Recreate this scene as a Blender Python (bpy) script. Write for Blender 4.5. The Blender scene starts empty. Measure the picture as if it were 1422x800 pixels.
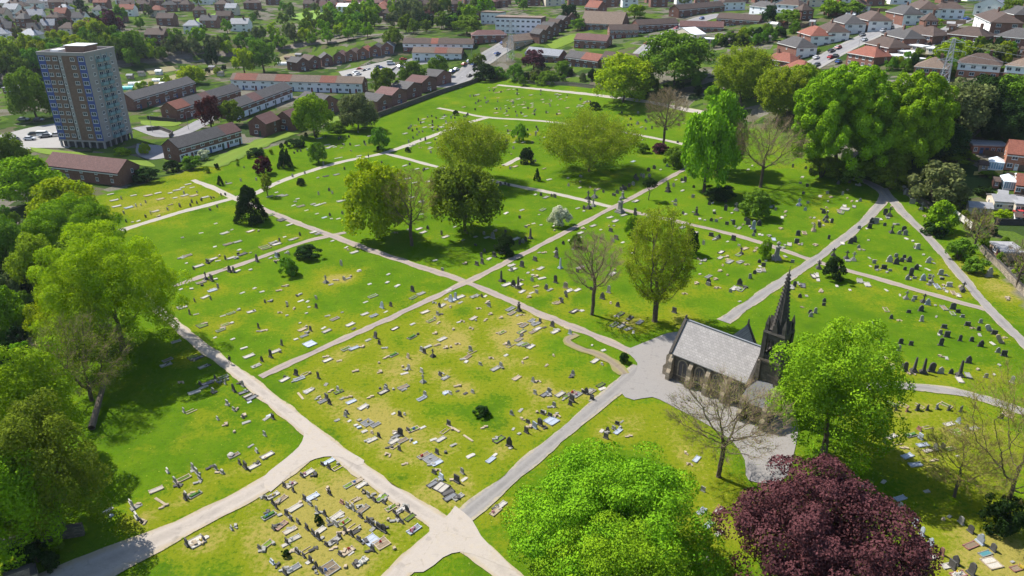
import bpy, bmesh, math, random
import numpy as np
from mathutils import Vector, geometry
random.seed(7); RNG = np.random.default_rng(7)
SC = bpy.context.scene
COL = SC.collection
rad = math.radians
# ------------------------------------------------------------------ camera model and terrain
F, TH, HC = 1031.0, rad(25.2), 71.0          # focal length in photo pixels, downward tilt, flying height
CU, CV = 711.0, 400.0
FW = np.array([0, math.cos(TH), -math.sin(TH)])
DN = np.array([0, -math.sin(TH), -math.cos(TH)])
CAM = np.array([0, 0, HC])

def ray_dir(u, v):
    d = FW * F + np.array([1.0, 0, 0]) * (u - CU) + DN * (v - CV)
    return d / np.linalg.norm(d)

# ground height is known at these picture points through the size of the things standing there: (u, v, range in metres)
_CTL = [(1355, 105, 312), (1325, 40, 400), (1205, 40, 425), (805, 93, 405), (860, 50, 465), (715, 45, 500), (1400, 245, 252),
        (1280, 205, 275), (1060, 100, 370), (1140, 75, 385), (960, 95, 385), (930, 60, 440), (1100, 30, 450), (1000, 40, 450),
        (640, 40, 520), (560, 35, 580), (450, 30, 640), (330, 35, 620), (200, 35, 600), (60, 45, 560), (60, 20, 620),
        (250, 15, 680), (500, 12, 660), (700, 12, 600), (900, 12, 540), (1200, 8, 480), (1400, 20, 400), (1420, 160, 292),
        (1422, 60, 345), (1250, 120, 330)]
CP = []
for u, v, R in _CTL:
    p = CAM + ray_dir(u, v) * R
    CP.append(tuple(p))
for u, v in [(0, 320), (0, 180), (60, 180), (150, 205), (230, 215), (300, 165), (400, 130), (330, 110), (500, 125), (600, 118), (640, 125),
             (450, 200), (520, 165), (350, 260), (600, 160), (700, 170), (680, 135), (760, 160), (800, 200), (650, 390), (480, 330), (900, 400), (1000, 300),
             (1000, 445), (1130, 365), (1200, 310), (1300, 360), (1422, 475), (1300, 540), (1422, 650), (1100, 700), (700, 700),
             (300, 600), (100, 500), (0, 700), (100, 330), (250, 300), (850, 290), (900, 240), (100, 130), (200, 110), (850, 175), (880, 215), (1230, 300)]:
    d = ray_dir(u, v); p = CAM + d * (-HC / d[2]); CP.append((p[0], p[1], 0.0))
for x, y in [(0, 0), (-120, 0), (120, 0), (0, 40), (-150, 80), (160, 60), (200, 130), (-250, 200), (-350, 350)]:
    CP.append((x, y, 0.0))
CP.append((0, 1200, 45)); CP.append((-500, 1000, 40)); CP.append((500, 900, 45)); CP.append((350, 350, 38)); CP.append((-700, 700, 30))
CP.append((230, 215, 24))
CP = np.array(CP)

def zt(x, y):
    """ground height"""
    x = np.asarray(x, float); y = np.asarray(y, float)
    d2 = (x[..., None] - CP[:, 0]) ** 2 + (y[..., None] - CP[:, 1]) ** 2
    w = np.exp(-d2 / (2 * 32.0 ** 2)) + 2e-3 * np.exp(-d2 / (2 * 90.0 ** 2)) + 1e-7 / (1 + d2 / 1e4)
    z = (w * CP[:, 2]).sum(-1) / w.sum(-1)
    z = np.maximum(z - 0.6, 0)
    return z * z / (z + 1.5)

_RR = np.concatenate([np.arange(70, 500, 2.0), np.arange(500, 1500, 6.0)])
def at(u, v):
    """point of the ground seen at picture point (u, v)"""
    d = ray_dir(u, v)
    P = CAM[None] + d[None] * _RR[:, None]
    g = P[:, 2] - zt(P[:, 0], P[:, 1])
    i = int(np.argmax(g <= 0))
    if g[i] > 0: i = len(_RR) - 1
    if i == 0:
        R = (0 - HC) / d[2]
        return np.array([*(CAM + d * R)[:2], 0.0])
    t = g[i - 1] / (g[i - 1] - g[i])
    R = _RR[i - 1] + t * (_RR[i] - _RR[i - 1])
    p = CAM + d * R
    return np.array([p[0], p[1], float(zt(p[0], p[1]))])

def depth_of(p): return float((np.asarray(p) - CAM) @ FW)
def proj(p):
    q = np.asarray(p, float) - CAM
    z = q @ FW
    return CU + F * q[0] / z, CV + F * (q @ DN) / z
def mpp(p): return depth_of(p) / F

# ------------------------------------------------------------------ object helpers
def tag(o, label=None, cat=None, group=None, kind=None):
    if label: o['label'] = label
    if cat: o['category'] = cat
    if group: o['group'] = group
    if kind: o['kind'] = kind
    return o

def empty(name, loc, rz=0.0):
    o = bpy.data.objects.new(name, None); COL.objects.link(o)
    o.empty_display_size = 0.5
    o.location = loc; o.rotation_euler = (0, 0, rz)
    return o

def link(name, me, parent=None, loc=(0, 0, 0), rot=(0, 0, 0), scale=(1, 1, 1)):
    o = bpy.data.objects.new(name, me); COL.objects.link(o)
    o.location = loc; o.rotation_euler = rot; o.scale = scale
    if parent is not None: o.parent = parent
    return o

class MB:
    def __init__(s): s.v = []; s.f = []; s.m = []
    def face(s, pts, m=0):
        n = len(s.v); s.v += [tuple(p) for p in pts]; s.f.append(tuple(range(n, n + len(pts)))); s.m.append(m)
    def hexa(s, b, t, m=0, bottom=True):
        n = len(s.v); k = len(b); s.v += [tuple(p) for p in b] + [tuple(p) for p in t]
        for i in range(k):
            j = (i + 1) % k; s.f.append((n + i, n + j, n + k + j, n + k + i)); s.m.append(m)
        s.f.append(tuple(n + k + i for i in range(k))); s.m.append(m)
        if bottom: s.f.append(tuple(n + k - 1 - i for i in range(k))); s.m.append(m)
    def box(s, x0, x1, y0, y1, z0, z1, m=0):
        s.hexa([(x0, y0, z0), (x1, y0, z0), (x1, y1, z0), (x0, y1, z0)], [(x0, y0, z1), (x1, y0, z1), (x1, y1, z1), (x0, y1, z1)], m)
    def frus(s, cx, cy, w0, d0, w1, d1, z0, z1, m=0, dx=0, dy=0):
        f = lambda w, d, z, ox, oy: [(cx + ox - w / 2, cy + oy - d / 2, z), (cx + ox + w / 2, cy + oy - d / 2, z), (cx + ox + w / 2, cy + oy + d / 2, z), (cx + ox - w / 2, cy + oy + d / 2, z)]
        s.hexa(f(w0, d0, z0, 0, 0), f(w1, d1, z1, dx, dy), m)
    def ngon(s, cx, cy, r0, r1, z0, z1, k=8, m=0, ph=0.0):
        c = lambda r, z: [(cx + r * math.cos(ph + 2 * math.pi * i / k), cy + r * math.sin(ph + 2 * math.pi * i / k), z) for i in range(k)]
        s.hexa(c(r0, z0), c(r1, z1), m)
    def tube(s, p, q, r0, r1, k=6, m=0):
        p = Vector(p); q = Vector(q); d = (q - p)
        if d.length < 1e-6: return
        d.normalize(); a = d.orthogonal().normalized(); b = d.cross(a)
        c = lambda o, r: [o + (a * math.cos(2 * math.pi * i / k) + b * math.sin(2 * math.pi * i / k)) * r for i in range(k)]
        s.hexa(c(p, r0), c(q, r1), m, bottom=False)
    def prism(s, poly, y0, y1, m=0):
        """polygon in (x, z) pushed along y"""
        n = len(s.v); k = len(poly)
        s.v += [(x, y0, z) for x, z in poly] + [(x, y1, z) for x, z in poly]
        for i in range(k):
            j = (i + 1) % k; s.f.append((n + i, n + j, n + k + j, n + k + i)); s.m.append(m)
        s.f.append(tuple(n + k - 1 - i for i in range(k))); s.m.append(m)
        s.f.append(tuple(n + k + i for i in range(k))); s.m.append(m)
    def mesh(s, name, mats):
        me = bpy.data.meshes.new(name)
        me.from_pydata(s.v, [], s.f)
        for m in (mats if isinstance(mats, (list, tuple)) else [mats]): me.materials.append(m)
        me.polygons.foreach_set('material_index', s.m)
        bm = bmesh.new(); bm.from_mesh(me); bmesh.ops.recalc_face_normals(bm, faces=bm.faces); bm.to_mesh(me); bm.free()
        me.update()
        return me
    def obj(s, name, mats, parent=None, **k):
        return link(name, s.mesh(name, mats), parent, **k)

def quads_mesh(name, V, mat, attr=None):
    """V: (n,4,3) quads, attr: per-quad float"""
    n = len(V); me = bpy.data.meshes.new(name)
    me.vertices.add(n * 4); me.vertices.foreach_set('co', np.ascontiguousarray(V, np.float32).ravel())
    me.loops.add(n * 4); me.loops.foreach_set('vertex_index', np.arange(n * 4, dtype=np.int32))
    me.polygons.add(n); me.polygons.foreach_set('loop_start', np.arange(0, n * 4, 4, dtype=np.int32))
    me.polygons.foreach_set('loop_total', np.full(n, 4, dtype=np.int32))
    if attr is not None:
        a = me.attributes.new('tint', 'FLOAT', 'FACE'); a.data.foreach_set('value', np.asarray(attr, np.float32))
    me.materials.append(mat); me.update(calc_edges=True)
    return me

# ------------------------------------------------------------------ materials
MATS = {}
def nt_new(name):
    m = bpy.data.materials.new(name); m.use_nodes = True
    nt = m.node_tree
    for n in list(nt.nodes): nt.nodes.remove(n)
    out = nt.nodes.new('ShaderNodeOutputMaterial')
    return m, nt, out
def N(nt, t, **k):
    n = nt.nodes.new(t)
    for a, b in k.items():
        if a.startswith('i_'):
            key = a[2:]
            n.inputs[int(key) if key.isdigit() else key.replace('_', ' ')].default_value = b
        else: setattr(n, a, b)
    return n
def noise(nt, vec, scale, detail=4, rough=0.55):
    n = N(nt, 'ShaderNodeTexNoise', i_Scale=scale, i_Detail=detail, i_Roughness=rough)
    nt.links.new(vec, n.inputs['Vector']); return n.outputs['Fac']
def mapr(nt, val, a, b, c=0.0, d=1.0, smooth=False):
    n = N(nt, 'ShaderNodeMapRange', i_1=a, i_2=b, i_3=c, i_4=d)
    if smooth: n.interpolation_type = 'SMOOTHSTEP'
    nt.links.new(val, n.inputs[0]); return n.outputs[0]
def mixc(nt, fac, a, b, blend='MIX'):
    n = N(nt, 'ShaderNodeMix', data_type='RGBA', blend_type=blend)
    for s, v in ((n.inputs[0], fac), (n.inputs[6], a), (n.inputs[7], b)):
        if hasattr(v, 'links') or hasattr(v, 'is_linked'): nt.links.new(v, s)
        else: s.default_value = v if not isinstance(v, tuple) else (*v[:3], 1)
    return n.outputs[2]
def math2(nt, op, a, b):
    n = N(nt, 'ShaderNodeMath', operation=op)
    for s, v in ((n.inputs[0], a), (n.inputs[1], b)):
        if hasattr(v, 'is_linked'): nt.links.new(v, s)
        else: s.default_value = v
    return n.outputs[0]

def mat(name, col, rough=0.85, col2=None, scale=1.5, amt=0.5, rnd=0.0, bump=0.0, bscale=6.0, streak=None, spec=0.3):
    """plain weathered surface: two tones in noise, per-object variation, small bumps"""
    if name in MATS: return MATS[name]
    m, nt, out = nt_new(name)
    b = N(nt, 'ShaderNodeBsdfPrincipled', i_Roughness=rough); b.inputs['Specular IOR Level'].default_value = spec
    tc = N(nt, 'ShaderNodeTexCoord')
    vec = tc.outputs['Object']
    if streak:
        mp = N(nt, 'ShaderNodeMapping'); mp.inputs['Scale'].default_value = streak
        nt.links.new(vec, mp.inputs[0]); vec = mp.outputs[0]
    if rnd > 0:
        oi = N(nt, 'ShaderNodeObjectInfo')
        ad = N(nt, 'ShaderNodeVectorMath', operation='ADD')
        sc = N(nt, 'ShaderNodeVectorMath', operation='SCALE'); sc.inputs['Scale'].default_value = 37.0
        cb = N(nt, 'ShaderNodeCombineXYZ')
        for i in range(3): nt.links.new(oi.outputs['Random'], cb.inputs[i])
        nt.links.new(cb.outputs[0], sc.inputs[0]); nt.links.new(vec, ad.inputs[0]); nt.links.new(sc.outputs[0], ad.inputs[1])
        vec = ad.outputs[0]
    n1 = noise(nt, vec, scale, 5, 0.62)
    c2 = col2 or tuple(c * 0.55 for c in col)
    c = mixc(nt, mapr(nt, n1, 0.5 - 0.28, 0.5 + 0.28, 0, 1), tuple(col), tuple(col[i] * (1 - amt) + c2[i] * amt for i in range(3)))
    if rnd > 0:
        f = mapr(nt, oi.outputs['Random'], 0, 1, 1 - rnd, 1 + rnd)
        hs = N(nt, 'ShaderNodeHueSaturation'); nt.links.new(f, hs.inputs['Value']); nt.links.new(c, hs.inputs['Color']); c = hs.outputs[0]
    nt.links.new(c, b.inputs['Base Color'])
    if bump > 0:
        bp = N(nt, 'ShaderNodeBump', i_Strength=bump, i_Distance=0.05)
        nt.links.new(noise(nt, vec, bscale, 4), bp.inputs['Height']); nt.links.new(bp.outputs[0], b.inputs['Normal'])
    nt.links.new(b.outputs[0], out.inputs[0])
    MATS[name] = m; return m

def courses(name, col, mortar, w, h, rough=0.9, var=0.35, axis='wall'):
    """brickwork, slates or tiles laid in courses"""
    if name in MATS: return MATS[name]
    m, nt, out = nt_new(name)
    b = N(nt, 'ShaderNodeBsdfPrincipled', i_Roughness=rough); b.inputs['Specular IOR Level'].default_value = 0.25
    tc = N(nt, 'ShaderNodeTexCoord'); sp = N(nt, 'ShaderNodeSeparateXYZ'); nt.links.new(tc.outputs['Object'], sp.inputs[0])
    cb = N(nt, 'ShaderNodeCombineXYZ')
    if axis == 'wall':
        nt.links.new(math2(nt, 'ADD', sp.outputs[0], sp.outputs[1]), cb.inputs[0]); nt.links.new(sp.outputs[2], cb.inputs[1])
    elif axis == 'roofx':
        nt.links.new(sp.outputs[0], cb.inputs[0]); nt.links.new(math2(nt, 'MULTIPLY', sp.outputs[2], 1.5), cb.inputs[1])
    br = N(nt, 'ShaderNodeTexBrick', i_Scale=1.0); br.inputs['Brick Width'].default_value = w; br.inputs['Row Height'].default_value = h
    br.inputs['Mortar Size'].default_value = 0.012 if h < 0.3 else 0.02; br.inputs['Bias'].default_value = 0.0
    br.inputs['Color1'].default_value = (*[c * (1 + var) for c in col], 1); br.inputs['Color2'].default_value = (*[c * (1 - var) for c in col], 1)
    br.inputs['Mortar'].default_value = (*mortar, 1)
    nt.links.new(cb.outputs[0], br.inputs['Vector'])
    oi = N(nt, 'ShaderNodeObjectInfo')
    n = noise(nt, tc.outputs['Object'], 0.7, 5, 0.6)
    c = mixc(nt, mapr(nt, n, 0.3, 0.7, 0.0, 0.55), br.outputs['Color'], tuple(x * 0.6 for x in col))
    hs = N(nt, 'ShaderNodeHueSaturation'); nt.links.new(mapr(nt, oi.outputs['Random'], 0, 1, 0.85, 1.15), hs.inputs['Value']); nt.links.new(c, hs.inputs['Color'])
    nt.links.new(hs.outputs[0], b.inputs['Base Color'])
    bp = N(nt, 'ShaderNodeBump', i_Strength=0.4, i_Distance=0.03); nt.links.new(br.outputs['Fac'], bp.inputs['Height']); bp.invert = True
    nt.links.new(bp.outputs[0], b.inputs['Normal'])
    nt.links.new(b.outputs[0], out.inputs[0]); MATS[name] = m; return m

def leaf_mat(name, c1, c2, trans=0.35, rnd=0.12, tcol=None):
    if name in MATS: return MATS[name]
    m, nt, out = nt_new(name)
    at_ = N(nt, 'ShaderNodeAttribute', attribute_name='tint'); oi = N(nt, 'ShaderNodeObjectInfo')
    c = mixc(nt, at_.outputs['Fac'], tuple(c1), tuple(c2))
    hs = N(nt, 'ShaderNodeHueSaturation')
    nt.links.new(mapr(nt, oi.outputs['Random'], 0, 1, 1 - rnd, 1 + rnd), hs.inputs['Value'])
    nt.links.new(mapr(nt, oi.outputs['Random'], 0, 1, 0.5 - rnd * 0.12, 0.5 + rnd * 0.12), hs.inputs['Hue'])
    nt.links.new(c, hs.inputs['Color'])
    d = N(nt, 'ShaderNodeBsdfDiffuse'); t = N(nt, 'ShaderNodeBsdfTranslucent'); mx = N(nt, 'ShaderNodeMixShader', i_0=trans)
    nt.links.new(hs.outputs[0], d.inputs[0]); nt.links.new(hs.outputs[0], t.inputs[0])
    nt.links.new(d.outputs[0], mx.inputs[1]); nt.links.new(t.outputs[0], mx.inputs[2]); nt.links.new(mx.outputs[0], out.inputs[0])
    MATS[name] = m; return m

def glass_mat(name, col, rough=0.12):
    if name in MATS: return MATS[name]
    m, nt, out = nt_new(name)
    b = N(nt, 'ShaderNodeBsdfPrincipled', i_Roughness=rough); b.inputs['Base Color'].default_value = (*col, 1)
    b.inputs['Specular IOR Level'].default_value = 0.6
    nt.links.new(b.outputs[0], out.inputs[0]); MATS[name] = m; return m

def inside(X, Y, poly):
    r = np.zeros(X.shape, bool); n = len(poly)
    for i in range(n):
        x0, y0 = poly[i][:2]; x1, y1 = poly[(i + 1) % n][:2]
        if y0 == y1: continue
        c = ((y0 > Y) != (y1 > Y)) & (X < (x1 - x0) * (Y - y0) / (y1 - y0) + x0)
        r ^= c
    return r
HAZE = 0.00005; EXPOSURE = 0.86
# ------------------------------------------------------------------ where the graves stand in the picture
CW = {'w': 'white', 'g': 'grey', 'd': 'dark', 't': 'sandy', 'b': 'blue-grey', 'r': 'red-brown'}
SHW = ['round-topped', 'pointed', 'square', 'shouldered', 'tall narrow', 'low wide']
GRAVES = []      # (u, v, kind, colour, flags)
def add(ox, oy, s, text):
    for tok in text.split():
        xy, code = tok.rsplit(',', 1); x, y = xy.split(',')
        GRAVES.append((ox + float(x) / s, oy + float(y) / s, code[0], code[1], code[2:]))
# left yellow plot
add(0, 265, 2.9625, '470,40,kw 480,65,kw 530,70,kb 560,65,hb 580,60,hb 640,85,kw 650,10,sw 550,20,sw 700,10,sw 520,130,hd 545,130,sw 570,125,sw 740,65,hd 790,50,hd 830,40,hd 880,30,hd 910,20,hd 600,50,hg 620,95,hg 690,80,hg 510,95,hg 455,15,sw 500,35,hg 610,20,kt 660,35,kt 720,30,sw 760,20,kw 600,110,hd 650,105,st 700,60,st')
add(240, 200, 4.444, '45,390,hd 110,385,hd 175,352,hd 238,340,hd 325,318,hd 95,250,sw 30,285,kw 70,310,hg 120,270,sw 150,300,hg 200,330,kw 150,370,hd 10,290,sw 230,410,hd! 275,392,hd 130,320,kt 60,270,sw'
    ' 600,440,kg 670,470,kd! 720,500,sw 690,575,sw 265,492,sw 175,550,sw 320,552,kw 365,530,sg 480,540,kt 520,540,st 410,655,sw 60,580,sg 260,635,sw 340,620,kg 400,605,kg 570,640,kt! 620,610,kg 660,608,hd 640,620,kw 740,590,kg 785,565,hd 870,545,kw 900,555,kg 90,690,kg 70,700,sw 85,738,sw 160,755,kw 130,775,hd 215,735,hd! 250,710,kg 280,722,sw 325,715,hd 360,705,kg 430,682,kd 480,672,sg 520,725,hd!! 375,790,hd! 350,790,hd! 400,785,sw 640,700,hb! 655,695,hd 635,735,hd 715,680,hg 480,778,sw 985,600,sw 1070,640,sw 1120,670,kw 1040,750,hw 1150,782,sw'
    ' 345,245,kg 330,240,hd 440,148,hd 420,230,hg 515,225,hg 740,205,hg 650,232,sw 815,185,hg 895,210,sw 945,200,kd 1010,190,kg 1060,158,hd 920,145,sw 960,25,kw 1010,90,sw 1100,45,hg 1150,75,sw 770,50,hd 790,48,hd 830,40,hw 750,60,hd 640,300,sw 600,325,kg 660,320,kg 690,320,kg 745,380,sw 790,385,kg 825,410,sw 890,432,sw 935,455,sb 970,445,hd 900,315,hg 985,308,hg 930,368,sw 770,340,sw 930,130,hg 1000,20,sw 980,15,kw 1035,85,sw')
# left middle lawn
add(240, 360, 4.444, '205,125,xd 240,132,hd! 265,125,sw 175,145,kg 50,187,sw 115,185,sw 245,195,kb 280,180,hg 200,235,kw 235,250,hd 135,262,hd 60,300,kw 105,340,hd 145,340,sg 180,410,kd! 360,335,kg 310,350,sg 485,325,kw 325,405,kt 295,440,kg 365,395,sw 260,485,sw 370,495,sw 440,550,sw 470,600,kw 515,660,kw 550,628,hd 605,605,hd! 635,570,kw 672,530,hd 430,208,sw 505,180,sw 550,203,sw 705,165,sw 570,270,hd 705,280,hw 765,230,hd 790,258,sw 885,300,hd 825,335,sw 705,348,sw 885,245,hg 945,145,xg 975,158,sg 1057,130,hw 1150,75,sw 1215,155,sw 1330,95,sw 1325,145,sw 1385,165,sw 1190,265,sw 1235,230,kg 1185,340,kw 1240,350,kb 1290,300,hb! 1315,325,sw 1345,290,hd 1045,330,sg 1000,370,kg 1095,405,kw 785,395,sw 800,435,kt 850,440,hd 810,475,kg 760,495,sw 930,425,sw 950,445,kg 845,525,kb! 530,425,hd 570,440,st 1370,430,kd 1250,485,hd! 1205,500,sg 1275,525,hd 1120,550,kb 1070,555,kg 955,625,kg 1030,628,st 760,715,hd! 690,745,kg 780,740,kb 820,710,kt 900,735,hd 945,775,sg'
    ' 130,610,kd! 160,610,kd 190,665,kg 20,510,kg 1010,130,st 1090,110,st 690,170,st 740,310,st 660,335,st 1130,690,st 1265,645,st')
add(380, 400, 5.469, '720,395,sg 1280,135,kw 1260,145,hd 1360,95,kb 1345,100,hb! 1380,85,hb! 1415,70,kw 1150,185,kt 1245,205,hg 1195,250,kt 1255,270,st 1055,275,sw 1405,262,sw 1355,320,st 1220,345,st 1050,375,kG 1280,390,kw 1240,440,st 1125,480,hw 1145,495,hd 1210,520,xd 1020,530,ht 910,510,kG 995,650,sw! 1025,615,hw 800,640,st 625,635,st 1125,640,hw 1135,715,xg 1265,665,hd 1305,685,kg 850,770,hg 985,755,kg 1300,790,sg 490,780,hw 265,780,kw 1060,75,kg 1055,25,hd! 1120,45,kg 45,20,st 1330,20,sw 855,535,st 970,605,st 1300,455,st 1400,745,st')
# middle yellow plot
add(600, 400, 5.064, '200,65,kw 155,85,kb 300,60,kg 350,65,hd 375,60,sw 210,240,st 290,215,kt 270,290,st 140,295,st 400,130,hg 405,185,st 550,150,kg 610,160,ud 560,180,kg 600,195,sg 635,195,st 645,265,kg 700,230,kg 730,255,kg 760,240,hd 630,310,kg 710,310,kt 740,290,kg 845,270,hd! 865,310,kw 610,365,kg 620,395,kg 650,400,kg 695,415,kw 510,395,st 540,400,hg 550,405,kt 490,315,kt 280,450,kt 245,490,kt 240,520,sw 270,440,hg 520,475,sw 415,500,st 630,530,st 805,545,st 340,540,hg 445,570,kg 485,555,hg 595,635,kt 710,660,hg 745,665,st 180,690,st 285,735,hg 95,740,sg 128,745,hw 1145,515,kw 990,610,hg 1185,685,kd 1125,405,sw 1205,440,sw 970,325,hb 795,750,kd 825,735,hg 900,750,kg 950,760,kd 985,745,kg 1020,755,kg 1065,740,hd 1100,730,kg 1125,780,hd 725,745,hg'
    ' 890,105,kt 915,105,hd 1005,165,kd 1045,160,sw 1325,185,kd 1280,260,kg 1330,270,kg 1380,290,kg 1390,215,kd 1305,130,hd 1250,110,st 940,45,hg 970,15,sw 800,10,hd 630,25,sw 610,10,hd 700,35,sw 380,230,st 480,210,st 330,150,st 660,500,st 120,420,st 180,400,st 850,480,st')
add(380, 520, 5.469, '265,130,kw 205,165,st- 405,190,hd! 375,205,kg 425,225,hd 495,135,kd 590,210,kb 565,180,st 680,250,kw 735,180,st 555,295,hd 545,320,hg 575,355,sw 625,390,sw 650,405,sb 690,435,sw 710,370,kg! 775,385,kg 740,450,st 745,500,kw 800,475,hd 920,450,sw 960,460,hd! 935,470,kd 915,510,kg 980,505,kg 920,545,kt 955,575,hd 1075,520,sb 1060,420,kt 1130,405,sw 1020,430,hd 910,300,sw 960,315,hd 1300,430,kt 1330,385,hd 1270,495,kg 1365,540,sg 1140,620,kg 1190,645,kg! 1240,675,kb 1240,600,hd 1220,750,hd 835,135,kd 855,105,hg 1125,185,kb 1150,160,hw 1310,140,sb 860,620,st 1000,680,st')
add(560, 540, 4.444, '310,245,st- 400,305,st- 310,348,sg 415,415,sw 540,440,kb 590,315,kd 655,355,hd!! 760,270,hd! 810,240,hb! 845,225,hd! 915,200,kb! 905,170,hd 680,250,sg 715,280,sg 735,195,st 770,210,hd 670,160,hg 815,150,st 860,155,hd 930,110,hg 1030,100,hd 1040,75,hd! 1165,70,hd 1130,30,hd! 1160,20,kg 190,520,hd 235,555,hb! 180,590,kd 235,610,kd! 275,640,kd 290,670,kd 340,670,kg 330,575,hd! 375,560,sw 365,520,hg 605,720,kw 570,760,kt 1225,262,sw 1260,265,hd 1250,305,hd 1325,265,kb 1320,220,hd 500,245,st 1390,300,st 1300,250,hg')
# near kerbed plot
add(350, 620, 4.444, '475,95,kb 435,115,hd 475,135,hd 530,130,kt 345,165,kw 310,185,hd 240,240,kt 200,250,hd 255,275,hd 130,305,kw 180,330,kt 85,325,hd 130,355,hd 150,380,hd 265,380,kw 370,315,kb 325,330,hd 215,425,hd 240,450,hd 285,470,hd 180,490,kr 135,510,hd 235,520,kt 340,510,hd 260,570,kg 215,595,hd 90,610,kt 45,630,hd 105,430,kG 480,295,hd 360,360,hg 400,400,hg 450,425,hd 415,525,kw 380,545,hd 410,570,hd 505,585,kg 460,610,hd 540,560,hd 525,430,kw 470,465,hg 520,490,hg 570,470,kt 625,500,kt 575,530,hd 615,550,hd 660,580,hd 555,350,hr 590,375,hg 640,330,kt 685,390,kg 625,390,hg 670,435,hd 715,465,hd 745,490,hd 600,240,kg 650,215,kt 675,240,kw 690,285,hd 720,310,hg 755,335,hd 800,320,kg 815,350,hd 860,380,kt 915,395,kw 880,410,hd 900,440,hd 925,470,hd 975,440,kd 1000,515,kb* 785,505,hd! 815,525,hd! 735,580,kb! 800,600,kt! 745,640,hd 865,640,st 345,640,kt 280,655,hd 320,680,hd 360,710,hd 400,745,hd 590,650,kt 545,670,hd 675,715,kw* 635,740,hd 480,755,kg! 430,775,hd 205,785,hd 255,755,kg 125,720,hb 825,455,st 560,750,st 240,650,st 455,270,st 500,640,st 960,400,hd')
# lower left lawn
add(100, 480, 4.444, '755,290,kw 835,235,kd 790,240,hd 935,195,kg 885,210,hd 735,405,kt 690,410,hg 1060,290,kd 1085,310,kd 1110,325,kd 1000,280,hd! 1055,250,hg 1095,350,sb 960,365,hg 1000,400,hg 1055,445,hd 1075,475,sg 900,455,hg 940,490,st 990,540,st 1215,435,sb 1240,450,hd 1190,555,hg 1105,620,sg 1140,655,hg 1205,680,kg 975,670,sw 1000,680,kg 1035,730,hd 1070,755,hd! 1125,745,kw 590,780,hw 745,760,hg 770,785,hg 890,765,hg 930,785,hg 670,235,st 870,290,hg 945,235,hg 590,90,kg 580,120,kg')
add(100, 620, 4.444, '640,225,hg! 690,200,kt 655,245,hd 520,270,kt 545,340,st- 565,380,st 760,300,kG 705,310,hw 700,325,hd 360,350,hw 375,375,hg 400,440,hw! 425,465,hd 225,395,sw 240,430,sb 770,165,hg 790,200,hg 925,165,hg 985,510,hg 770,590,kg! 710,610,hd! 815,575,hd')
# right of the crossing
add(880, 250, 5.064, '240,60,xd 280,40,hg 345,75,sw 415,125,hg 295,155,hg 555,165,sw 565,215,sw 440,245,ud 465,275,sw 500,285,sw 365,240,sw 545,290,hd 580,295,hg 645,215,hd! 720,215,xg! 690,235,sw 690,290,hw 655,315,hd 610,270,st 740,340,sg 765,320,st 805,315,hd! 840,345,hb!! 880,320,hd! 885,385,sw 905,390,sw 1045,265,sw 1030,345,st 985,420,kb 1165,175,xb 965,195,hb 1205,215,hb 1320,210,hd 1355,265,xd 1305,320,hd 1335,320,sw 1385,280,sw 1265,350,xt 1140,420,sw 1145,445,hd! 1155,390,hd! 1095,455,kw 1200,375,kt 1220,45,hd 1310,115,sw 1360,90,sg 545,395,hd! 440,375,kg 490,455,hg 580,415,hg 600,410,hd 660,435,sw 700,425,hd! 740,465,hw 615,510,kd 755,520,xd 750,580,kg 780,485,kt 850,500,st 1000,555,ug!! 930,570,sw 880,640,kw 850,660,hd 910,635,kg 820,690,hd 655,565,st 600,640,st 655,675,st 465,665,sw 470,590,sg 500,565,sg 525,735,hd! 570,700,st 595,765,st 705,765,kw 745,740,hd! 755,775,kg 680,790,hg 1300,620,xd 1265,680,kd 1290,660,sw 1130,750,hd/ 1110,755,kg 1190,745,kd 1330,780,st 20,150,kd 10,230,hd 20,275,sw 250,540,sg 255,600,sg 1160,460,st 420,440,st 800,600,st')
add(1120, 250, 4.705, '540,235,xd! 515,215,hd! 530,245,kg 425,285,hd! 410,315,hd! 440,285,hg! 455,280,hg! 395,318,sw 510,300,hd 485,258,sw 595,295,hw 575,290,sg 555,345,xd 605,355,hg 635,335,hd! 645,360,hg! 655,385,sw 695,400,sw 725,450,hw! 715,420,sw 765,490,sw 795,540,hw! 835,545,sg 790,585,sw 745,562,sw 670,535,hd! 585,550,hd! 540,535,hw! 505,580,hd! 545,595,hg 455,580,hd 420,565,sw 410,510,sg 450,530,st 680,625,hd! 715,585,hd! 760,655,hb! 815,670,xg 875,620,hg! 885,640,sg 930,695,hw! 850,695,kb 895,695,st 860,705,kg 915,730,sw 960,740,kt 1020,720,xd 1020,735,hd 990,755,kt 235,415,kw 285,415,hd! 310,405,hd! 340,445,hg 375,460,sg 260,515,xd 305,525,xg 265,522,kg 175,495,xd 405,395,sw 350,140,hg 330,140,sw 250,190,kw! 230,215,kg 310,175,kg 130,275,xd 160,265,sw 85,310,hd 110,300,sw 45,335,xt 280,20,hd 345,35,xg 325,30,sw 630,70,hg!! 650,95,hg!! 690,155,hg!! 680,115,hw 750,190,xg 860,290,hb 1190,630,hg!! 1130,585,hd! 1310,775,st! 135,90,hg 90,105,sw'
    ' 80,580,xd 65,625,kw 45,630,kd 75,655,sw 350,660,kg 400,685,kw 200,695,sw 285,720,sw 520,720,sw 95,730,st 115,795,hd 1010,700,st 770,240,st 560,180,st')
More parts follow.
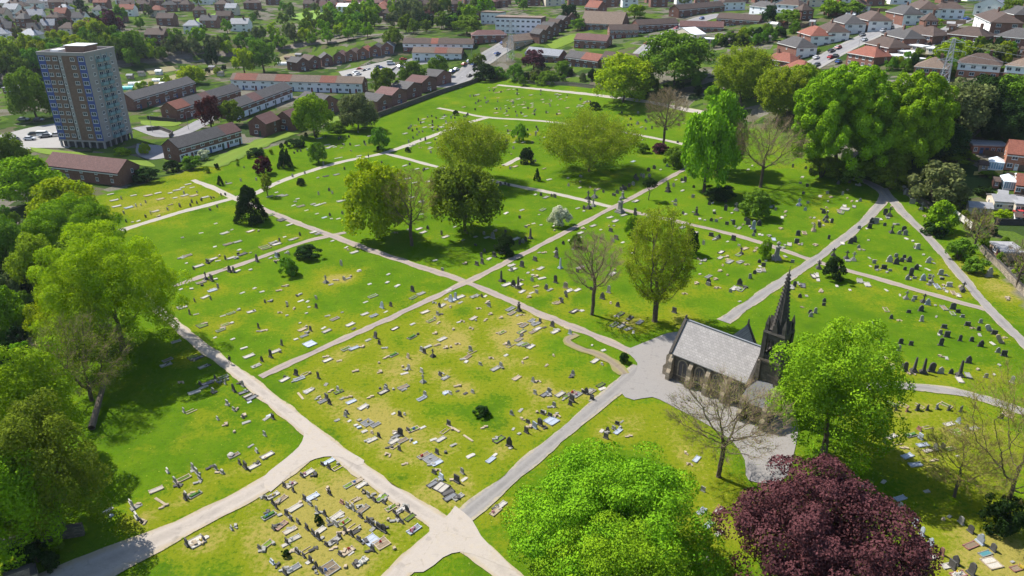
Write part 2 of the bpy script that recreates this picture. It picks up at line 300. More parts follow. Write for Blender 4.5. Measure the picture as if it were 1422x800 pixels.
add(1080, 380, 4.158, '265,185,hd 255,105,st 470,45,kg 515,65,kw 705,125,sw 740,145,xg 780,160,hw 790,148,hg 840,165,xd 825,215,hd! 865,180,hb! 910,185,sg 960,200,kg 1010,205,hd! 1040,225,hd! 1010,232,kg 625,210,kt 655,260,hd 705,275,st 830,275,hw 915,250,sg 960,315,hd! 975,365,hd! 930,352,sw 940,415,hd! 1095,300,hd! 1170,420,hd! 1170,285,hg 1225,330,hw/! 1130,320,st 1160,328,hd 1165,355,sg 1250,350,hd! 1240,405,sw 1290,400,ht/! 1315,375,st 1305,475,hd! 1270,455,hg 1280,530,sg 1100,515,hd! 950,485,st! 975,490,sg 735,565,hd!! 785,565,od! 840,572,od! 885,565,hd!! 940,575,hg! 775,585,st! 720,545,hw 690,505,hd 1000,578,hd 1050,590,od! 1050,615,kw 1100,590,kg 660,540,kg 620,495,st 700,445,hg 1325,145,st! 1350,630,hw 1250,585,sw 1200,600,hg 1150,560,st')
# lower right plots
add(1180, 530, 5.876, '345,185,kg^ 375,230,hd^ 430,190,kt^ 465,240,hr^ 565,200,kt^ 550,230,hd!^ 630,230,hd^ 710,220,hg^ 785,195,kt^ 805,230,hd^ 905,240,hd^ 810,350,kw> 885,335,hb> 635,375,kt> 565,395,hr> 875,415,kt!> 1010,385,kg> 950,390,hd> 340,450,kw> 390,505,kt> 500,440,kG> 575,465,hb> 595,520,kb> 440,550,st> 470,610,kb> 535,680,kb> 820,550,kt> 755,545,hd> 640,565,kt> 700,550,hg> 1230,300,hd 1290,270,kt! 880,610,sw> 690,655,st> 280,500,hd>')
add(1180, 660, 5.715, '270,55,sw> 140,85,sw> 610,130,sw> 400,185,kb> 400,260,hw> 515,400,hb> 570,475,hb> 530,510,kt> 640,550,hb> 580,590,kG> 635,650,kw> 730,630,hr> 780,720,kw> 810,735,hd!> 840,700,hd!> 720,350,st> 790,330,sw> 955,450,hd> 880,380,hg> 960,560,kr> 1030,535,hb!> 1075,625,kT> 1135,595,hd> 1125,700,kt!> 960,785,hd!> 1290,690,sg> 1330,740,kr*> 860,790,kr*>')
add(942, 530, 2.9625, '100,450,hg 95,535,kb 165,530,kr* 125,590,kb 165,625,sw 120,730,sw 45,345,st 75,320,kb 30,300,st')
# beside the crossing path
add(660, 280, 4.706, '290,110,hd 440,55,kg 380,145,sw 430,155,sw 330,170,hg 360,240,od 330,260,hd 310,270,hg 290,280,hd 265,245,kg 115,240,hg! 75,235,sw 60,330,hd 40,365,hd 90,375,sw 10,415,hd! 45,405,hd! 125,360,hd!! 170,335,ug 390,385,hd! 305,425,hd! 245,445,kw 345,468,sg 375,482,sw 435,503,sw 170,520,od 190,525,hd 205,545,kw 250,555,hd! 280,565,od 305,590,kw 370,598,sw 300,520,st 400,555,st 465,573,hg 525,530,hd! 555,435,ob 530,365,hd! 530,320,hd 575,280,hd 640,310,sg 590,565,ht! 595,625,hd 620,575,sw 530,660,kt 565,660,hd 640,720,kd 700,715,sw 880,105,kw 885,195,hd! 905,160,sg 820,185,sw 770,160,kg 715,180,sw 685,235,sw 945,70,ug!! 970,90,kg 1045,90,hd! 1050,115,sw 710,50,hd! 740,45,xd! 770,30,xg! 920,245,hd! 1375,85,sw 900,450,st 1025,340,sw 830,635,hd! 870,595,hg! 930,680,hd 950,735,kd 1010,770,hd 1075,790,kg 1300,725,hd!')
# far plots
add(560, 100, 4.444, '1300,765,hd!! 1320,750,hd! 1345,730,hd! 1355,720,hd 1395,705,hd 1090,715,sw 1150,715,st 1200,725,kt 1235,745,hd 1180,775,xg! 1140,785,xd! 915,770,hd 935,775,hd! 880,775,kg 850,765,hd 815,758,sw 1095,650,hg! 1015,655,sg 900,665,sw 1085,680,st 1020,705,hg 690,585,kt 660,600,hg 870,600,st 660,510,st 830,365,hd 870,405,sg 845,425,hd 815,555,hw 680,475,hg 645,370,hd 155,440,kw 130,605,hd 650,705,hd 600,700,hd! 630,695,hd 620,580,st 140,600,kg 10,580,sw 85,600,sw 40,575,hd 170,500,hg 500,385,sw 600,410,sg')
add(860, 120, 4.444, '55,245,hd 75,245,hd 85,465,kb 180,525,hd! 215,510,hd! 255,515,sw 100,570,hd!! 110,580,hd! 150,565,hw 185,560,hg! 135,555,hg 85,610,hg! 60,620,hd 35,640,hd! 10,645,hd! 295,495,hb 385,585,hd 405,590,hd! 350,578,sw 300,650,xd! 335,620,hg 390,645,sg 345,735,hg! 455,685,hg 585,768,sw 575,720,sw 100,710,kw 415,290,hw! 432,290,hw! 462,305,hd 145,330,sw 55,295,hd! 360,350,hd 400,380,xd 1160,620,hd 1285,660,hd 1240,680,sw 1130,560,sw 1105,735,xb 1150,510,hg 1180,530,hd! 1070,500,hg 820,490,sw 795,515,sw 1260,785,hd! 1390,740,kw 1360,775,kg 700,400,st 20,690,ug')
r_ = random.Random(11)
def far_scatter(n, poly, mix):
    us = [p[0] for p in poly]; vs = [p[1] for p in poly]; c = 0
    while c < n:
        u, v = r_.uniform(min(us), max(us)), r_.uniform(min(vs), max(vs))
        if inside(np.array([u]), np.array([v]), poly)[0]:
            k = r_.choice(mix); GRAVES.append((u, v, k[0], k[1], '')); c += 1
far_scatter(105, [(664, 122), (690, 121), (770, 129), (830, 137), (815, 150), (790, 160), (745, 165), (680, 158), (640, 150), (645, 140)], ['hd', 'hd', 'hg', 'sw', 'sw', 'hg', 'kw', 'kt', 'st'])
far_scatter(46, [(572, 168), (600, 158), (650, 160), (655, 163), (610, 182), (570, 194), (560, 185)], ['hd', 'hd', 'hg', 'sw', 'kw', 'st'])
far_scatter(22, [(690, 170), (760, 176), (750, 200), (690, 205), (680, 180)], ['hd', 'hg', 'sw', 'st'])
far_scatter(22, [(560, 196), (600, 192), (640, 178), (650, 182), (610, 210), (560, 207)], ['hd', 'hg', 'sw', 'kw', 'st'])
far_scatter(24, [(440, 190), (500, 178), (540, 190), (500, 206), (450, 212)], ['hd', 'hg', 'sw', 'kw', 'st'])
far_scatter(20, [(860, 150), (960, 165), (960, 190), (870, 178)], ['hd', 'hd', 'hg', 'sw', 'st'])
far_scatter(16, [(1040, 260), (1180, 250), (1190, 290), (1120, 300), (1050, 290)], ['hd', 'hg', 'sw', 'st'])


# loose pieces lying beside the listed graves
r_ = random.Random(23); nf = nb = 0
for u, v, k, c_, fl in list(GRAVES):
    if v < 330 or k not in 'kh' or r_.random() > .62: continue
    sx, sy = r_.uniform(-13, 13), r_.uniform(-7, 7)
    if r_.random() < .3 and nf < 62: GRAVES.append((u + sx, v + sy, 's', r_.choice('ggdw'), '')); nf += 1
    elif nb < 190: GRAVES.append((u + sx * .8, v + sy * .8, 's', 't', '~' + r_.choice('ggdt'))); nb += 1

far_scatter(34, [(885, 300), (955, 318), (1060, 345), (1120, 365), (1060, 400), (1000, 440), (960, 425), (900, 390), (870, 340)], ['hg', 'hd', 'sw', 'sg', 'st', 'st', 'kg'])
far_scatter(30, [(700, 370), (840, 298), (880, 310), (860, 380), (780, 430), (720, 410)], ['hg', 'hd', 'sw', 'sg', 'st', 'kw'])
far_scatter(26, [(900, 290), (950, 250), (1050, 300), (1190, 300), (1130, 350), (1000, 320)], ['hg', 'hd', 'hd', 'sg', 'st'])
far_scatter(24, [(560, 370), (680, 275), (790, 285), (840, 285), (700, 360), (650, 380)], ['hg', 'hd', 'sw', 'sg', 'st'])
far_scatter(22, [(1010, 470), (1120, 400), (1340, 440), (1400, 480), (1260, 520), (1100, 440)], ['hd', 'hd', 'hg', 'st', 'sg'])
far_scatter(14, [(1180, 320), (1225, 290), (1330, 410), (1200, 370)], ['hd', 'hg', 'st', 'hg'])
far_scatter(40, [(400, 270), (480, 235), (540, 220), (610, 238), (620, 330), (500, 330), (420, 300)], ['sw', 'hg', 'st', 'sg', 'hd', 'kw'])
# ------------------------------------------------------------------ ground sheet
def seg_dist(X, Y, pts):
    best = np.full(X.shape, 1e9)
    for a, b in zip(pts[:-1], pts[1:]):
        ax, ay = a[:2]; bx, by = b[:2]; dx, dy = bx - ax, by - ay
        t = np.clip(((X - ax) * dx + (Y - ay) * dy) / (dx * dx + dy * dy + 1e-9), 0, 1)
        best = np.minimum(best, np.hypot(X - ax - t * dx, Y - ay - t * dy))
    return best
def W(pts): return [at(u, v) for u, v in pts]

# outline of the burial ground on the picture; outside it lies the town
CEM = W([(-60, 800), (-60, 520), (60, 420), (100, 320), (120, 275), (200, 255), (290, 228), (420, 192), (520, 164), (664, 112), (700, 108), (840, 124), (905, 138),
         (1000, 160), (1110, 200), (1200, 236), (1262, 262), (1320, 300), (1372, 360), (1422, 420), (1500, 520), (1500, 800), (1200, 950), (200, 950)])
DRY = [  # (u, v, radius m, strength): worn yellow turf
    (560, 500, 20, .55), (640, 480, 16, .6), (500, 570, 14, .7), (700, 530, 16, .5), (590, 640, 14, .5), (660, 650, 12, .45), (560, 450, 12, .5), (700, 450, 10, .5),
    (460, 500, 10, .5), (470, 720, 14, .9), (420, 760, 12, .8), (520, 700, 10, .7), (340, 720, 14, .5), (270, 770, 12, .5), (940, 600, 12, .8), (890, 590, 10, .7),
    (1000, 720, 12, .6), (960, 650, 10, .6), (1300, 600, 22, .75), (1370, 620, 16, .6), (1260, 570, 12, .6), (1330, 750, 14, .6), (1400, 780, 12, .7), (215, 280, 22, .95),
    (170, 290, 14, .8), (120, 700, 8, .0), (720, 190, 14, .4), (620, 180, 14, .3), (420, 395, 8, .4), (465, 385, 6, .5), (900, 420, 14, .35), (1390, 400, 12, .5),
    (1340, 370, 8, .4), (1000, 540, 10, .2), (760, 240, 14, .2), (660, 800, 10, .4), (590, 560, 12, .2), (300, 215, 16, .3), (860, 155, 14, .3), (1230, 420, 12, .15)]

def axis(a, b, near0, near1, fine, coarse):
    l = list(np.arange(near0, near1, fine)); x = near1; s = fine
    while x < b: l.append(x); s = min(s * 1.18, coarse); x += s
    l.append(b); x = near0; s = fine
    while x > a: s = min(s * 1.18, coarse); x -= s; l.append(max(x, a))
    return np.array(sorted(set(np.round(l, 3))))
gx = axis(-1600, 1600, -150, 150, 2.0, 60); gy = axis(-150, 2600, 45, 420, 2.2, 70)
GX, GY = np.meshgrid(gx, gy); GZ = zt(GX.ravel(), GY.ravel()).reshape(GX.shape)
me = bpy.data.meshes.new('ground')
nx, ny = len(gx), len(gy)
me.vertices.add(nx * ny); me.vertices.foreach_set('co', np.stack([GX, GY, GZ], -1).astype(np.float32).ravel())
ii = np.arange(nx * ny).reshape(ny, nx)
Q = np.stack([ii[:-1, :-1], ii[:-1, 1:], ii[1:, 1:], ii[1:, :-1]], -1).reshape(-1, 4)
me.loops.add(Q.size); me.loops.foreach_set('vertex_index', Q.astype(np.int32).ravel())
me.polygons.add(len(Q)); me.polygons.foreach_set('loop_start', np.arange(0, Q.size, 4, dtype=np.int32)); me.polygons.foreach_set('loop_total', np.full(len(Q), 4, dtype=np.int32))
dry = np.zeros(GX.shape)
for u, v, r, s in DRY:
    p = at(u, v); dry = np.maximum(dry, .8 * s * np.exp(-((GX - p[0]) ** 2 + (GY - p[1]) ** 2) / (2 * (r * 0.6) ** 2)))
for u, v, k, c_, fl in GRAVES:
    p = at(u, v); rr_ = 1.7 if k in 'ks' else 1.3; s_ = (.20 if u < 1000 and v > 400 else .10) * (1.6 if c_ == 't' else 1) * (.35 if u < 420 and v > 500 and v < 600 + (420 - u) * .5 else 1)
    i0, i1 = np.searchsorted(gx, [p[0] - 6, p[0] + 6]); j0, j1 = np.searchsorted(gy, [p[1] - 6, p[1] + 6])
    sub = np.s_[j0:j1, i0:i1]; dry[sub] = np.minimum(dry[sub] + s_ * np.exp(-((GX[sub] - p[0]) ** 2 + (GY[sub] - p[1]) ** 2) / (2 * rr_ ** 2)), .85)
for u, v, r, s in [(735, 442, 3, .6), (640, 472, 2.4, .6), (700, 464, 2.2, .5), (530, 588, 3, .6), (575, 700, 2.4, .5), (476, 705, 3, .6), (1402, 776, 3.5, .9), (955, 440, 3, .6), (1300, 660, 2, .5), (470, 388, 3, .5), (940, 452, 3, .5), (760, 540, 2, .3), (690, 500, 2, .3), (300, 208, 8, .7), (250, 240, 8, .6), (1345, 370, 4, .5), (1395, 405, 6, .6), (469, 719, 2.2, .7), (478, 708, 2, .5), (415, 678, 1.6, .5), (485, 680, 1.8, .5), (496, 694, 1.8, .4), (475, 786, 2, .5), (450, 773, 1.8, .4), (440, 740, 1.6, .4), (410, 705, 1.5, .4), (455, 695, 1.5, .3)]:
    p = at(u, v); dry += s * np.exp(-((GX - p[0]) ** 2 + (GY - p[1]) ** 2) / (2 * r ** 2))
cem = inside(GX, GY, CEM).astype(float)
for nm, arr in (('dry', dry), ('cem', cem)):
    a = me.attributes.new(nm, 'FLOAT', 'POINT'); a.data.foreach_set('value', arr.astype(np.float32).ravel())
for p_ in me.polygons: p_.use_smooth = True
me.update(calc_edges=True)

m, nt, out = nt_new('turf')
b = N(nt, 'ShaderNodeBsdfPrincipled', i_Roughness=0.95); b.inputs['Specular IOR Level'].default_value = 0.0
geo = N(nt, 'ShaderNodeNewGeometry'); pos = geo.outputs['Position']
n_big = noise(nt, pos, 0.035, 4); n_mid = noise(nt, pos, 0.22, 5, 0.6); n_fine = noise(nt, pos, 1.6, 6, 0.7); n_blade = noise(nt, pos, 7.0, 3, 0.7)
n_pat = noise(nt, pos, 0.085, 9, 0.72)
GREEN1 = (0.088, 0.166, 0.006); GREEN2 = (0.056, 0.122, 0.005); YEL = (0.165, 0.182, 0.010); STRAW = (0.34, 0.25, 0.085)
c = mixc(nt, mapr(nt, n_big, 0.35, 0.65), GREEN1, GREEN2)
c = mixc(nt, mapr(nt, n_mid, 0.42, 0.72, 0, 0.8), c, (0.105, 0.165, 0.007))
c = mixc(nt, mapr(nt, n_pat, 0.54, 0.63, 0, 0.55), c, (0.145, 0.175, 0.010))
c = mixc(nt, mapr(nt, n_pat, 0.46, 0.32, 0, 0.75), c, (0.036, 0.090, 0.005))
n_sm = noise(nt, pos, 0.55, 6, 0.75)
c = mixc(nt, mapr(nt, n_sm, 0.58, 0.72, 0, 0.5), c, (0.20, 0.175, 0.03))
ad = N(nt, 'ShaderNodeAttribute', attribute_name='dry'); ac = N(nt, 'ShaderNodeAttribute', attribute_name='cem')
dn = math2(nt, 'ADD', ad.outputs['Fac'], math2(nt, 'MULTIPLY', math2(nt, 'SUBTRACT', n_pat, 0.5), 2.0))
dn = math2(nt, 'ADD', dn, math2(nt, 'MULTIPLY', math2(nt, 'SUBTRACT', n_fine, 0.5), 1.5))
c = mixc(nt, mapr(nt, dn, 0.2, 0.52, 0, 0.85), c, YEL)
c = mixc(nt, mapr(nt, dn, 0.72, 1.1, 0, 0.6), c, STRAW)
c = mixc(nt, mapr(nt, n_fine, 0.30, 0.48, 0.6, 0), c, (0.034, 0.068, 0.005))
c = mixc(nt, mapr(nt, n_blade, 0.35, 0.65, 0.0, 0.35), c, (0.036, 0.07, 0.005))
spk = N(nt, 'ShaderNodeTexVoronoi', i_Scale=0.9); nt.links.new(pos, spk.inputs['Vector'])
c = mixc(nt, mapr(nt, spk.outputs['Distance'], 0.03, 0.10, 0.55, 0), c, (0.42, 0.40, 0.10))
# town gardens, yards and verges
t1 = noise(nt, pos, 0.11, 3, 0.5)
tv = N(nt, 'ShaderNodeTexVoronoi', i_Scale=0.07); nt.links.new(pos, tv.inputs['Vector'])
sv = N(nt, 'ShaderNodeSeparateColor'); nt.links.new(tv.outputs['Color'], sv.inputs[0])
town = mixc(nt, mapr(nt, sv.outputs[0], 0.3, 0.35), (0.045, 0.080, 0.015), (0.075, 0.12, 0.018))
town = mixc(nt, mapr(nt, sv.outputs[1], 0.68, 0.70), town, (0.15, 0.135, 0.115))
tv2 = N(nt, 'ShaderNodeTexVoronoi', i_Scale=0.19); nt.links.new(pos, tv2.inputs['Vector']); sv2 = N(nt, 'ShaderNodeSeparateColor'); nt.links.new(tv2.outputs['Color'], sv2.inputs[0])
town = mixc(nt, mapr(nt, sv2.outputs[0], 0.72, 0.74, 0, .8), town, (0.10, 0.085, 0.06))
town = mixc(nt, mapr(nt, sv2.outputs[1], 0.74, 0.76, 0, .9), town, (0.025, 0.05, 0.012))
town = mixc(nt, mapr(nt, t1, 0.58, 0.7, 0, 0.8), town, (0.035, 0.06, 0.015))
town = mixc(nt, mapr(nt, n_fine, 0.35, 0.6, 0.5, 0), town, (0.03, 0.05, 0.012))
c = mixc(nt, ac.outputs['Fac'], town, c)
nt.links.new(c, b.inputs['Base Color'])
bp = N(nt, 'ShaderNodeBump', i_Strength=0.7, i_Distance=0.25); nt.links.new(n_fine, bp.inputs['Height']); nt.links.new(bp.outputs[0], b.inputs['Normal'])
nt.links.new(b.outputs[0], out.inputs[0])
me.materials.append(m)
tag(link('ground', me), 'bright green turf of the burial ground running out into the town', None, None, 'structure')

# ------------------------------------------------------------------ paths, roads and yards
def edged(name, c1, c2, edge, grain=3.0, edge_in=0.55):
    if name in MATS: return MATS[name]
    m, nt, out = nt_new(name)
    b = N(nt, 'ShaderNodeBsdfPrincipled', i_Roughness=0.92); b.inputs['Specular IOR Level'].default_value = 0.15
    g = N(nt, 'ShaderNodeNewGeometry'); pos = g.outputs['Position']
    n1 = noise(nt, pos, 0.25, 5, 0.6); n2 = noise(nt, pos, grain, 5, 0.7); n3 = noise(nt, pos, 1.1, 4, 0.6)
    c = mixc(nt, mapr(nt, n1, 0.35, 0.66), c1, c2)
    c = mixc(nt, mapr(nt, n2, 0.3, 0.7, 0.0, 0.35), c, tuple(x * 0.55 for x in c1))
    e = N(nt, 'ShaderNodeAttribute', attribute_name='edge')
    ev = math2(nt, 'ADD', e.outputs['Fac'], math2(nt, 'MULTIPLY', math2(nt, 'SUBTRACT', n3, 0.5), 0.9))
    c = mixc(nt, mapr(nt, ev, edge_in, 1.0, 0, 0.75), c, edge)
    c = mixc(nt, mapr(nt, ev, 1.0, 1.15, 0, 1), c, (0.09, 0.15, 0.008))
    pt = mapr(nt, noise(nt, pos, 0.6, 3, 0.5), 0.64, 0.70, 0, 0.4)
    c = mixc(nt, pt, c, tuple(x * 0.62 for x in c2))
    wear = mapr(nt, math2(nt, 'ABSOLUTE', math2(nt, 'SUBTRACT', e.outputs['Fac'], 0.5), 0.0), 0.0, 0.32, .38, 0)
    c = mixc(nt, math2(nt, 'MULTIPLY', wear, mapr(nt, n1, .35, .6)), c, tuple(min(x * 1.35, .8) for x in c1))
    vc = N(nt, 'ShaderNodeTexVoronoi', i_Scale=0.16, feature='DISTANCE_TO_EDGE'); nt.links.new(pos, vc.inputs['Vector'])
    c = mixc(nt, math2(nt, 'MULTIPLY', mapr(nt, vc.outputs['Distance'], 0.0, 0.02, .3, 0), mapr(nt, n3, .5, .6)), c, tuple(x * 0.45 for x in c2))
    nt.links.new(c, b.inputs['Base Color'])
    bp = N(nt, 'ShaderNodeBump', i_Strength=0.35, i_Distance=0.05); nt.links.new(n2, bp.inputs['Height']); nt.links.new(bp.outputs[0], b.inputs['Normal'])
    nt.links.new(b.outputs[0], out.inputs[0]); MATS[name] = m; return m
M_CREAM = edged('pale_gravel', (0.345, 0.305, 0.262), (0.25, 0.222, 0.195), (0.31, 0.25, 0.15))
M_TARM = edged('worn_tarmac', (0.235, 0.220, 0.205), (0.165, 0.157, 0.150), (0.33, 0.28, 0.19), edge_in=0.7)
M_PINK = edged('old_pinkish_tarmac', (0.275, 0.23, 0.20), (0.20, 0.17, 0.155), (0.33, 0.28, 0.17), edge_in=0.7)
M_FAR = edged('far_path', (0.33, 0.30, 0.26), (0.27, 0.25, 0.225), (0.35, 0.31, 0.19), edge_in=0.7)
M_DIRT = edged('bare_earth', (0.215, 0.175, 0.125), (0.17, 0.14, 0.10), (0.19, 0.185, 0.04), edge_in=0.35)
M_ROAD = edged('town_road', (0.22, 0.215, 0.22), (0.175, 0.175, 0.18), (0.30, 0.29, 0.28), edge_in=0.9)
M_PAVE = edged('pavement_slabs', (0.27, 0.26, 0.245), (0.22, 0.215, 0.205), (0.25, 0.24, 0.21), edge_in=0.9)
M_BALLAST = edged('rail_ballast', (0.17, 0.145, 0.125), (0.12, 0.105, 0.09), (0.08, 0.09, 0.03), edge_in=0.5)
M_FIELD = edged('playing_field', (0.15, 0.25, 0.03), (0.12, 0.21, 0.03), (0.1, 0.18, 0.03))
M_SOIL = edged('allotment_soil', (0.20, 0.16, 0.10), (0.13, 0.16, 0.05), (0.1, 0.13, 0.03), edge_in=0.6)
M_VERGE = edged('mown_verge', (0.10, 0.165, 0.010), (0.12, 0.165, 0.014), (0.07, 0.12, 0.012))

def smooth_poly(P, step):
    P = [np.array(p[:2]) for p in P]
    if len(P) > 2:
        Qs = []
        E = [2 * P[0] - P[1]] + P + [2 * P[-1] - P[-2]]
        for i in range(1, len(E) - 2):
            p0, p1, p2, p3 = E[i - 1:i + 3]
            n = max(2, int(np.linalg.norm(p2 - p1) / step))
            for k in range(n):
                t = k / n
                Qs.append(0.5 * ((2 * p1) + (-p0 + p2) * t + (2 * p0 - 5 * p1 + 4 * p2 - p3) * t * t + (-p0 + 3 * p1 - 3 * p2 + p3) * t ** 3))
        Qs.append(P[-1]); return np.array(Qs)
    n = max(2, int(np.linalg.norm(P[1] - P[0]) / step))
    return np.array([P[0] + (P[1] - P[0]) * k / n for k in range(n + 1)])

_lift = [0]
PW = .70
def strip(name, pts, width, m, label=None, step=1.2, ragged=0.14, lift=None, world=False, profile=None, kind='structure', cross=(-1, -.8, -.4, 0, .4, .8, 1)):
    P = smooth_poly(pts if world else W(pts), step)
    T = np.gradient(P, axis=0); T /= np.linalg.norm(T, axis=1)[:, None] + 1e-9
    Nn = np.stack([-T[:, 1], T[:, 0]], 1)
    if lift is None: _lift[0] += 1; lift = 0.03 + 0.004 * _lift[0]
    if name == 'path': width = [w_ * PW for w_ in width] if isinstance(width, (list, tuple)) else width * (PW + .06)
    n = len(P); wv = np.interp(np.linspace(0, 1, n), np.linspace(0, 1, len(width)), width) if isinstance(width, (list, tuple)) else np.full(n, width)
    V = []; A = []
    jl = RNG.normal(0, 1, (n, 2)); jl = (jl + np.roll(jl, 1, 0) + np.roll(jl, -1, 0)) / 1.7
    for k in cross:
        j = jl[:, 0 if k < 0 else 1] * ragged if abs(k) > 0.9 else 0
        q = P + Nn * (np.sign(k) * (wv / 2 * abs(k) + j))[:, None]
        V.append(np.column_stack([q, zt(q[:, 0], q[:, 1]) + lift])); A.append(np.full(n, abs(k)))
    V = np.array(V); c = len(cross)
    me = bpy.data.meshes.new(name)
    idx = np.arange(c * n).reshape(c, n)
    f = np.stack([idx[:-1, :-1], idx[:-1, 1:], idx[1:, 1:], idx[1:, :-1]], -1).reshape(-1, 4)[:, ::-1]
    me.from_pydata(V.reshape(-1, 3).tolist(), [], f.tolist())
    a = me.attributes.new('edge', 'FLOAT', 'POINT'); a.data.foreach_set('value', np.array(A, np.float32).ravel())
    me.materials.append(m); me.update()
    return tag(link(name, me), label, None, None, kind)

def patch(name, pts, m, label=None, lift=None, world=False, sub=3.0, kind='structure', curve=True, edge=.55):
    """flat area with a given outline, draped on the ground"""
    P = [p[:2] for p in (pts if world else W(pts))]
    if curve: P = list(smooth_poly(list(P) + [P[0]], 1.5)[:-1])
    if lift is None: _lift[0] += 1; lift = 0.03 + 0.004 * _lift[0]
    bm = bmesh.new()
    vs = [bm.verts.new((p[0], p[1], 0)) for p in P]
    f = bm.faces.new(vs)
    if f.normal.z < 0: f.normal_flip()
    try:
        r = bmesh.ops.inset_region(bm, faces=[f], thickness=0.5, use_even_offset=True)
    except Exception: pass
    bmesh.ops.triangulate(bm, faces=bm.faces[:])
    ol = set(v.index for v in vs)
    bm.verts.index_update()
    me = bpy.data.meshes.new(name)
    n0 = len(vs)
    ed = []
    for v in bm.verts:
        v.co.z = float(zt(v.co.x, v.co.y)) + lift
        ed.append(edge if v.is_boundary else 0.1)
    bm.normal_update()
    for f in bm.faces:
        if f.normal.z < 0: f.normal_flip()
    bm.to_mesh(me); bm.free()
    a = me.attributes.new('edge', 'FLOAT', 'POINT'); a.data.foreach_set('value', np.array(ed, np.float32))
    me.materials.append(m)
    return tag(link(name, me), label, None, None, kind)

# far paths first so that nearer junctions lie on top
strip('path', [(691, 118), (760, 125), (834, 133), (902, 142), (985, 158)], 3.6, M_FAR, 'pale path along the far boundary of the burial ground')
strip('path', [(608, 150), (640, 156), (676, 163), (760, 169), (855, 182), (943, 199), (1010, 215)], 3.4, M_FAR, 'pale path crossing the far plots from the boundary wall')
strip('path', [(345, 273), (400, 248), (470, 226), (535, 212), (600, 189), (645, 172), (678, 163)], 3.6, M_FAR, 'long pale path rising from the conifer to the far fork')
strip('path', [(168, 320), (240, 298), (300, 282), (345, 270)], 3.2, M_FAR, 'pale path along the yellow plot at the left')
strip('path', [(268, 250), (300, 263), (330, 277), (362, 287)], 3.0, M_FAR, 'short path between the yellow plot and the conifer')
strip('path', [(535, 213), (600, 230), (650, 243), (700, 255), (780, 271), (850, 288)], 3.0, M_FAR, 'narrow path under the olive trees')
strip('path', [(700, 230), (722, 219)], 2.6, M_FAR, 'short stub of path beside the dark round bush')
strip('path', [(850, 287), (890, 297), (960, 312), (1040, 332), (1135, 364)], 2.8, M_PINK, 'narrow path from the central crossing to the broad diagonal')
strip('path', [(1135, 364), (1200, 382), (1280, 405), (1368, 430)], 2.7, M_PINK, 'narrow path below the triangular plot')
strip('path', [(240, 398), (300, 378), (350, 362), (420, 337), (480, 323)], 2.4, M_PINK, 'narrow path past the dark shrubs on the left lawn')
strip('path', [(355, 286), (400, 305), (480, 335), (560, 363), (645, 391), (700, 414), (760, 440), (820, 464), (880, 490)], 2.9, M_PINK, 'long diagonal path from the conifer to the chapel yard')
strip('path', [(362, 524), (430, 492), (500, 461), (580, 424), (650, 391), (700, 366), (760, 336), (850, 289), (900, 263), (945, 238), (965, 226)], [2.5, 2.5, 2.6, 2.6, 2.6, 2.8, 3.0], M_PINK, 'long path crossing the middle of the burial ground')
strip('path', [(1005, 447), (1060, 408), (1130, 362), (1180, 325), (1222, 284), (1226, 268), (1205, 254), (1185, 248)], [3.8, 3.8, 3.6, 3.5, 3.6, 4.0, 3.4], M_TARM, 'broad tarmac path from the chapel to the far right corner')
strip('path', [(1226, 262), (1242, 282), (1300, 342), (1370, 425), (1430, 485), (1480, 540)], 3.2, M_TARM, 'tarmac path along the right edge of the triangular plot')
strip('path', [(1195, 537), (1240, 536), (1300, 541), (1360, 552), (1430, 576), (1500, 610)], 3.2, M_TARM, 'curving tarmac path right of the chapel')
strip('path', [(120, 360), (165, 390), (205, 418), (238, 446), (270, 474), (320, 510), (380, 558), (440, 606), (500, 652), (560, 694), (625, 737), (700, 795), (760, 845)], [3.4, 3.4, 3.4, 3.4, 3.3, 3.3, 3.4, 3.9, 4.0, 3.9, 4.2, 4.4, 4.4], M_CREAM, 'wide pale gravel drive through the near plots')
strip('path', [(450, 607), (425, 632), (390, 660), (330, 695), (250, 735), (170, 772), (100, 806), (40, 840)], [4.6, 4.8, 4.8, 5.0, 5.6, 7.5, 10.0, 13.0], M_CREAM, 'wide pale track curving to the lower left corner')
strip('path', [(620, 737), (680, 688), (740, 638), (820, 570), (870, 528), (890, 510)], [4.2, 3.7, 3.6, 3.6, 4.0, 5.0], M_TARM, 'straight grey tarmac path from the near junction to the chapel')
strip('path', [(625, 733), (590, 760), (555, 795), (520, 835)], [4.6, 4.4, 4.4, 4.6], M_CREAM, 'pale gravel arm leaving the near junction downwards')
patch('yard', [(868, 487), (900, 474), (935, 462), (975, 470), (1060, 540), (1105, 580), (1100, 640), (1085, 668), (1040, 668), (1034, 640), (1018, 615), (985, 592), (940, 568), (906, 552), (880, 556), (862, 545), (880, 522), (885, 505)], M_TARM, 'grey tarmac yard around the chapel')
patch('path', [(632, 703), (655, 722), (668, 745), (690, 768), (712, 792), (672, 776), (640, 767), (615, 775), (588, 795), (550, 789), (590, 750), (596, 730), (578, 712), (600, 722), (618, 720)], M_CREAM, 'rounded gravel junction of the near drives')
patch('path', [(398, 574), (419, 595), (422, 606), (415, 621), (396, 638), (366, 664), (376, 684), (402, 659), (426, 643), (450, 635), (475, 636), (496, 647), (506, 640), (470, 620), (440, 596), (420, 578)], M_CREAM, 'rounded gravel junction where the near drive splits')
strip('path', [(800, 464), (788, 473), (806, 484), (835, 494), (855, 507), (868, 520)], [2.0, 2.6, 2.8, 3.0, 3.0, 2.4], M_DIRT, 'worn earth track cutting the corner by the chapel', ragged=.35, cross=(-1, -.7, -.35, 0, .35, .7, 1), step=1.0)
strip('path', [(-60, 440), (0, 458), (35, 475), (50, 500)], 4.0, M_DIRT, 'bare earth track under the left trees')

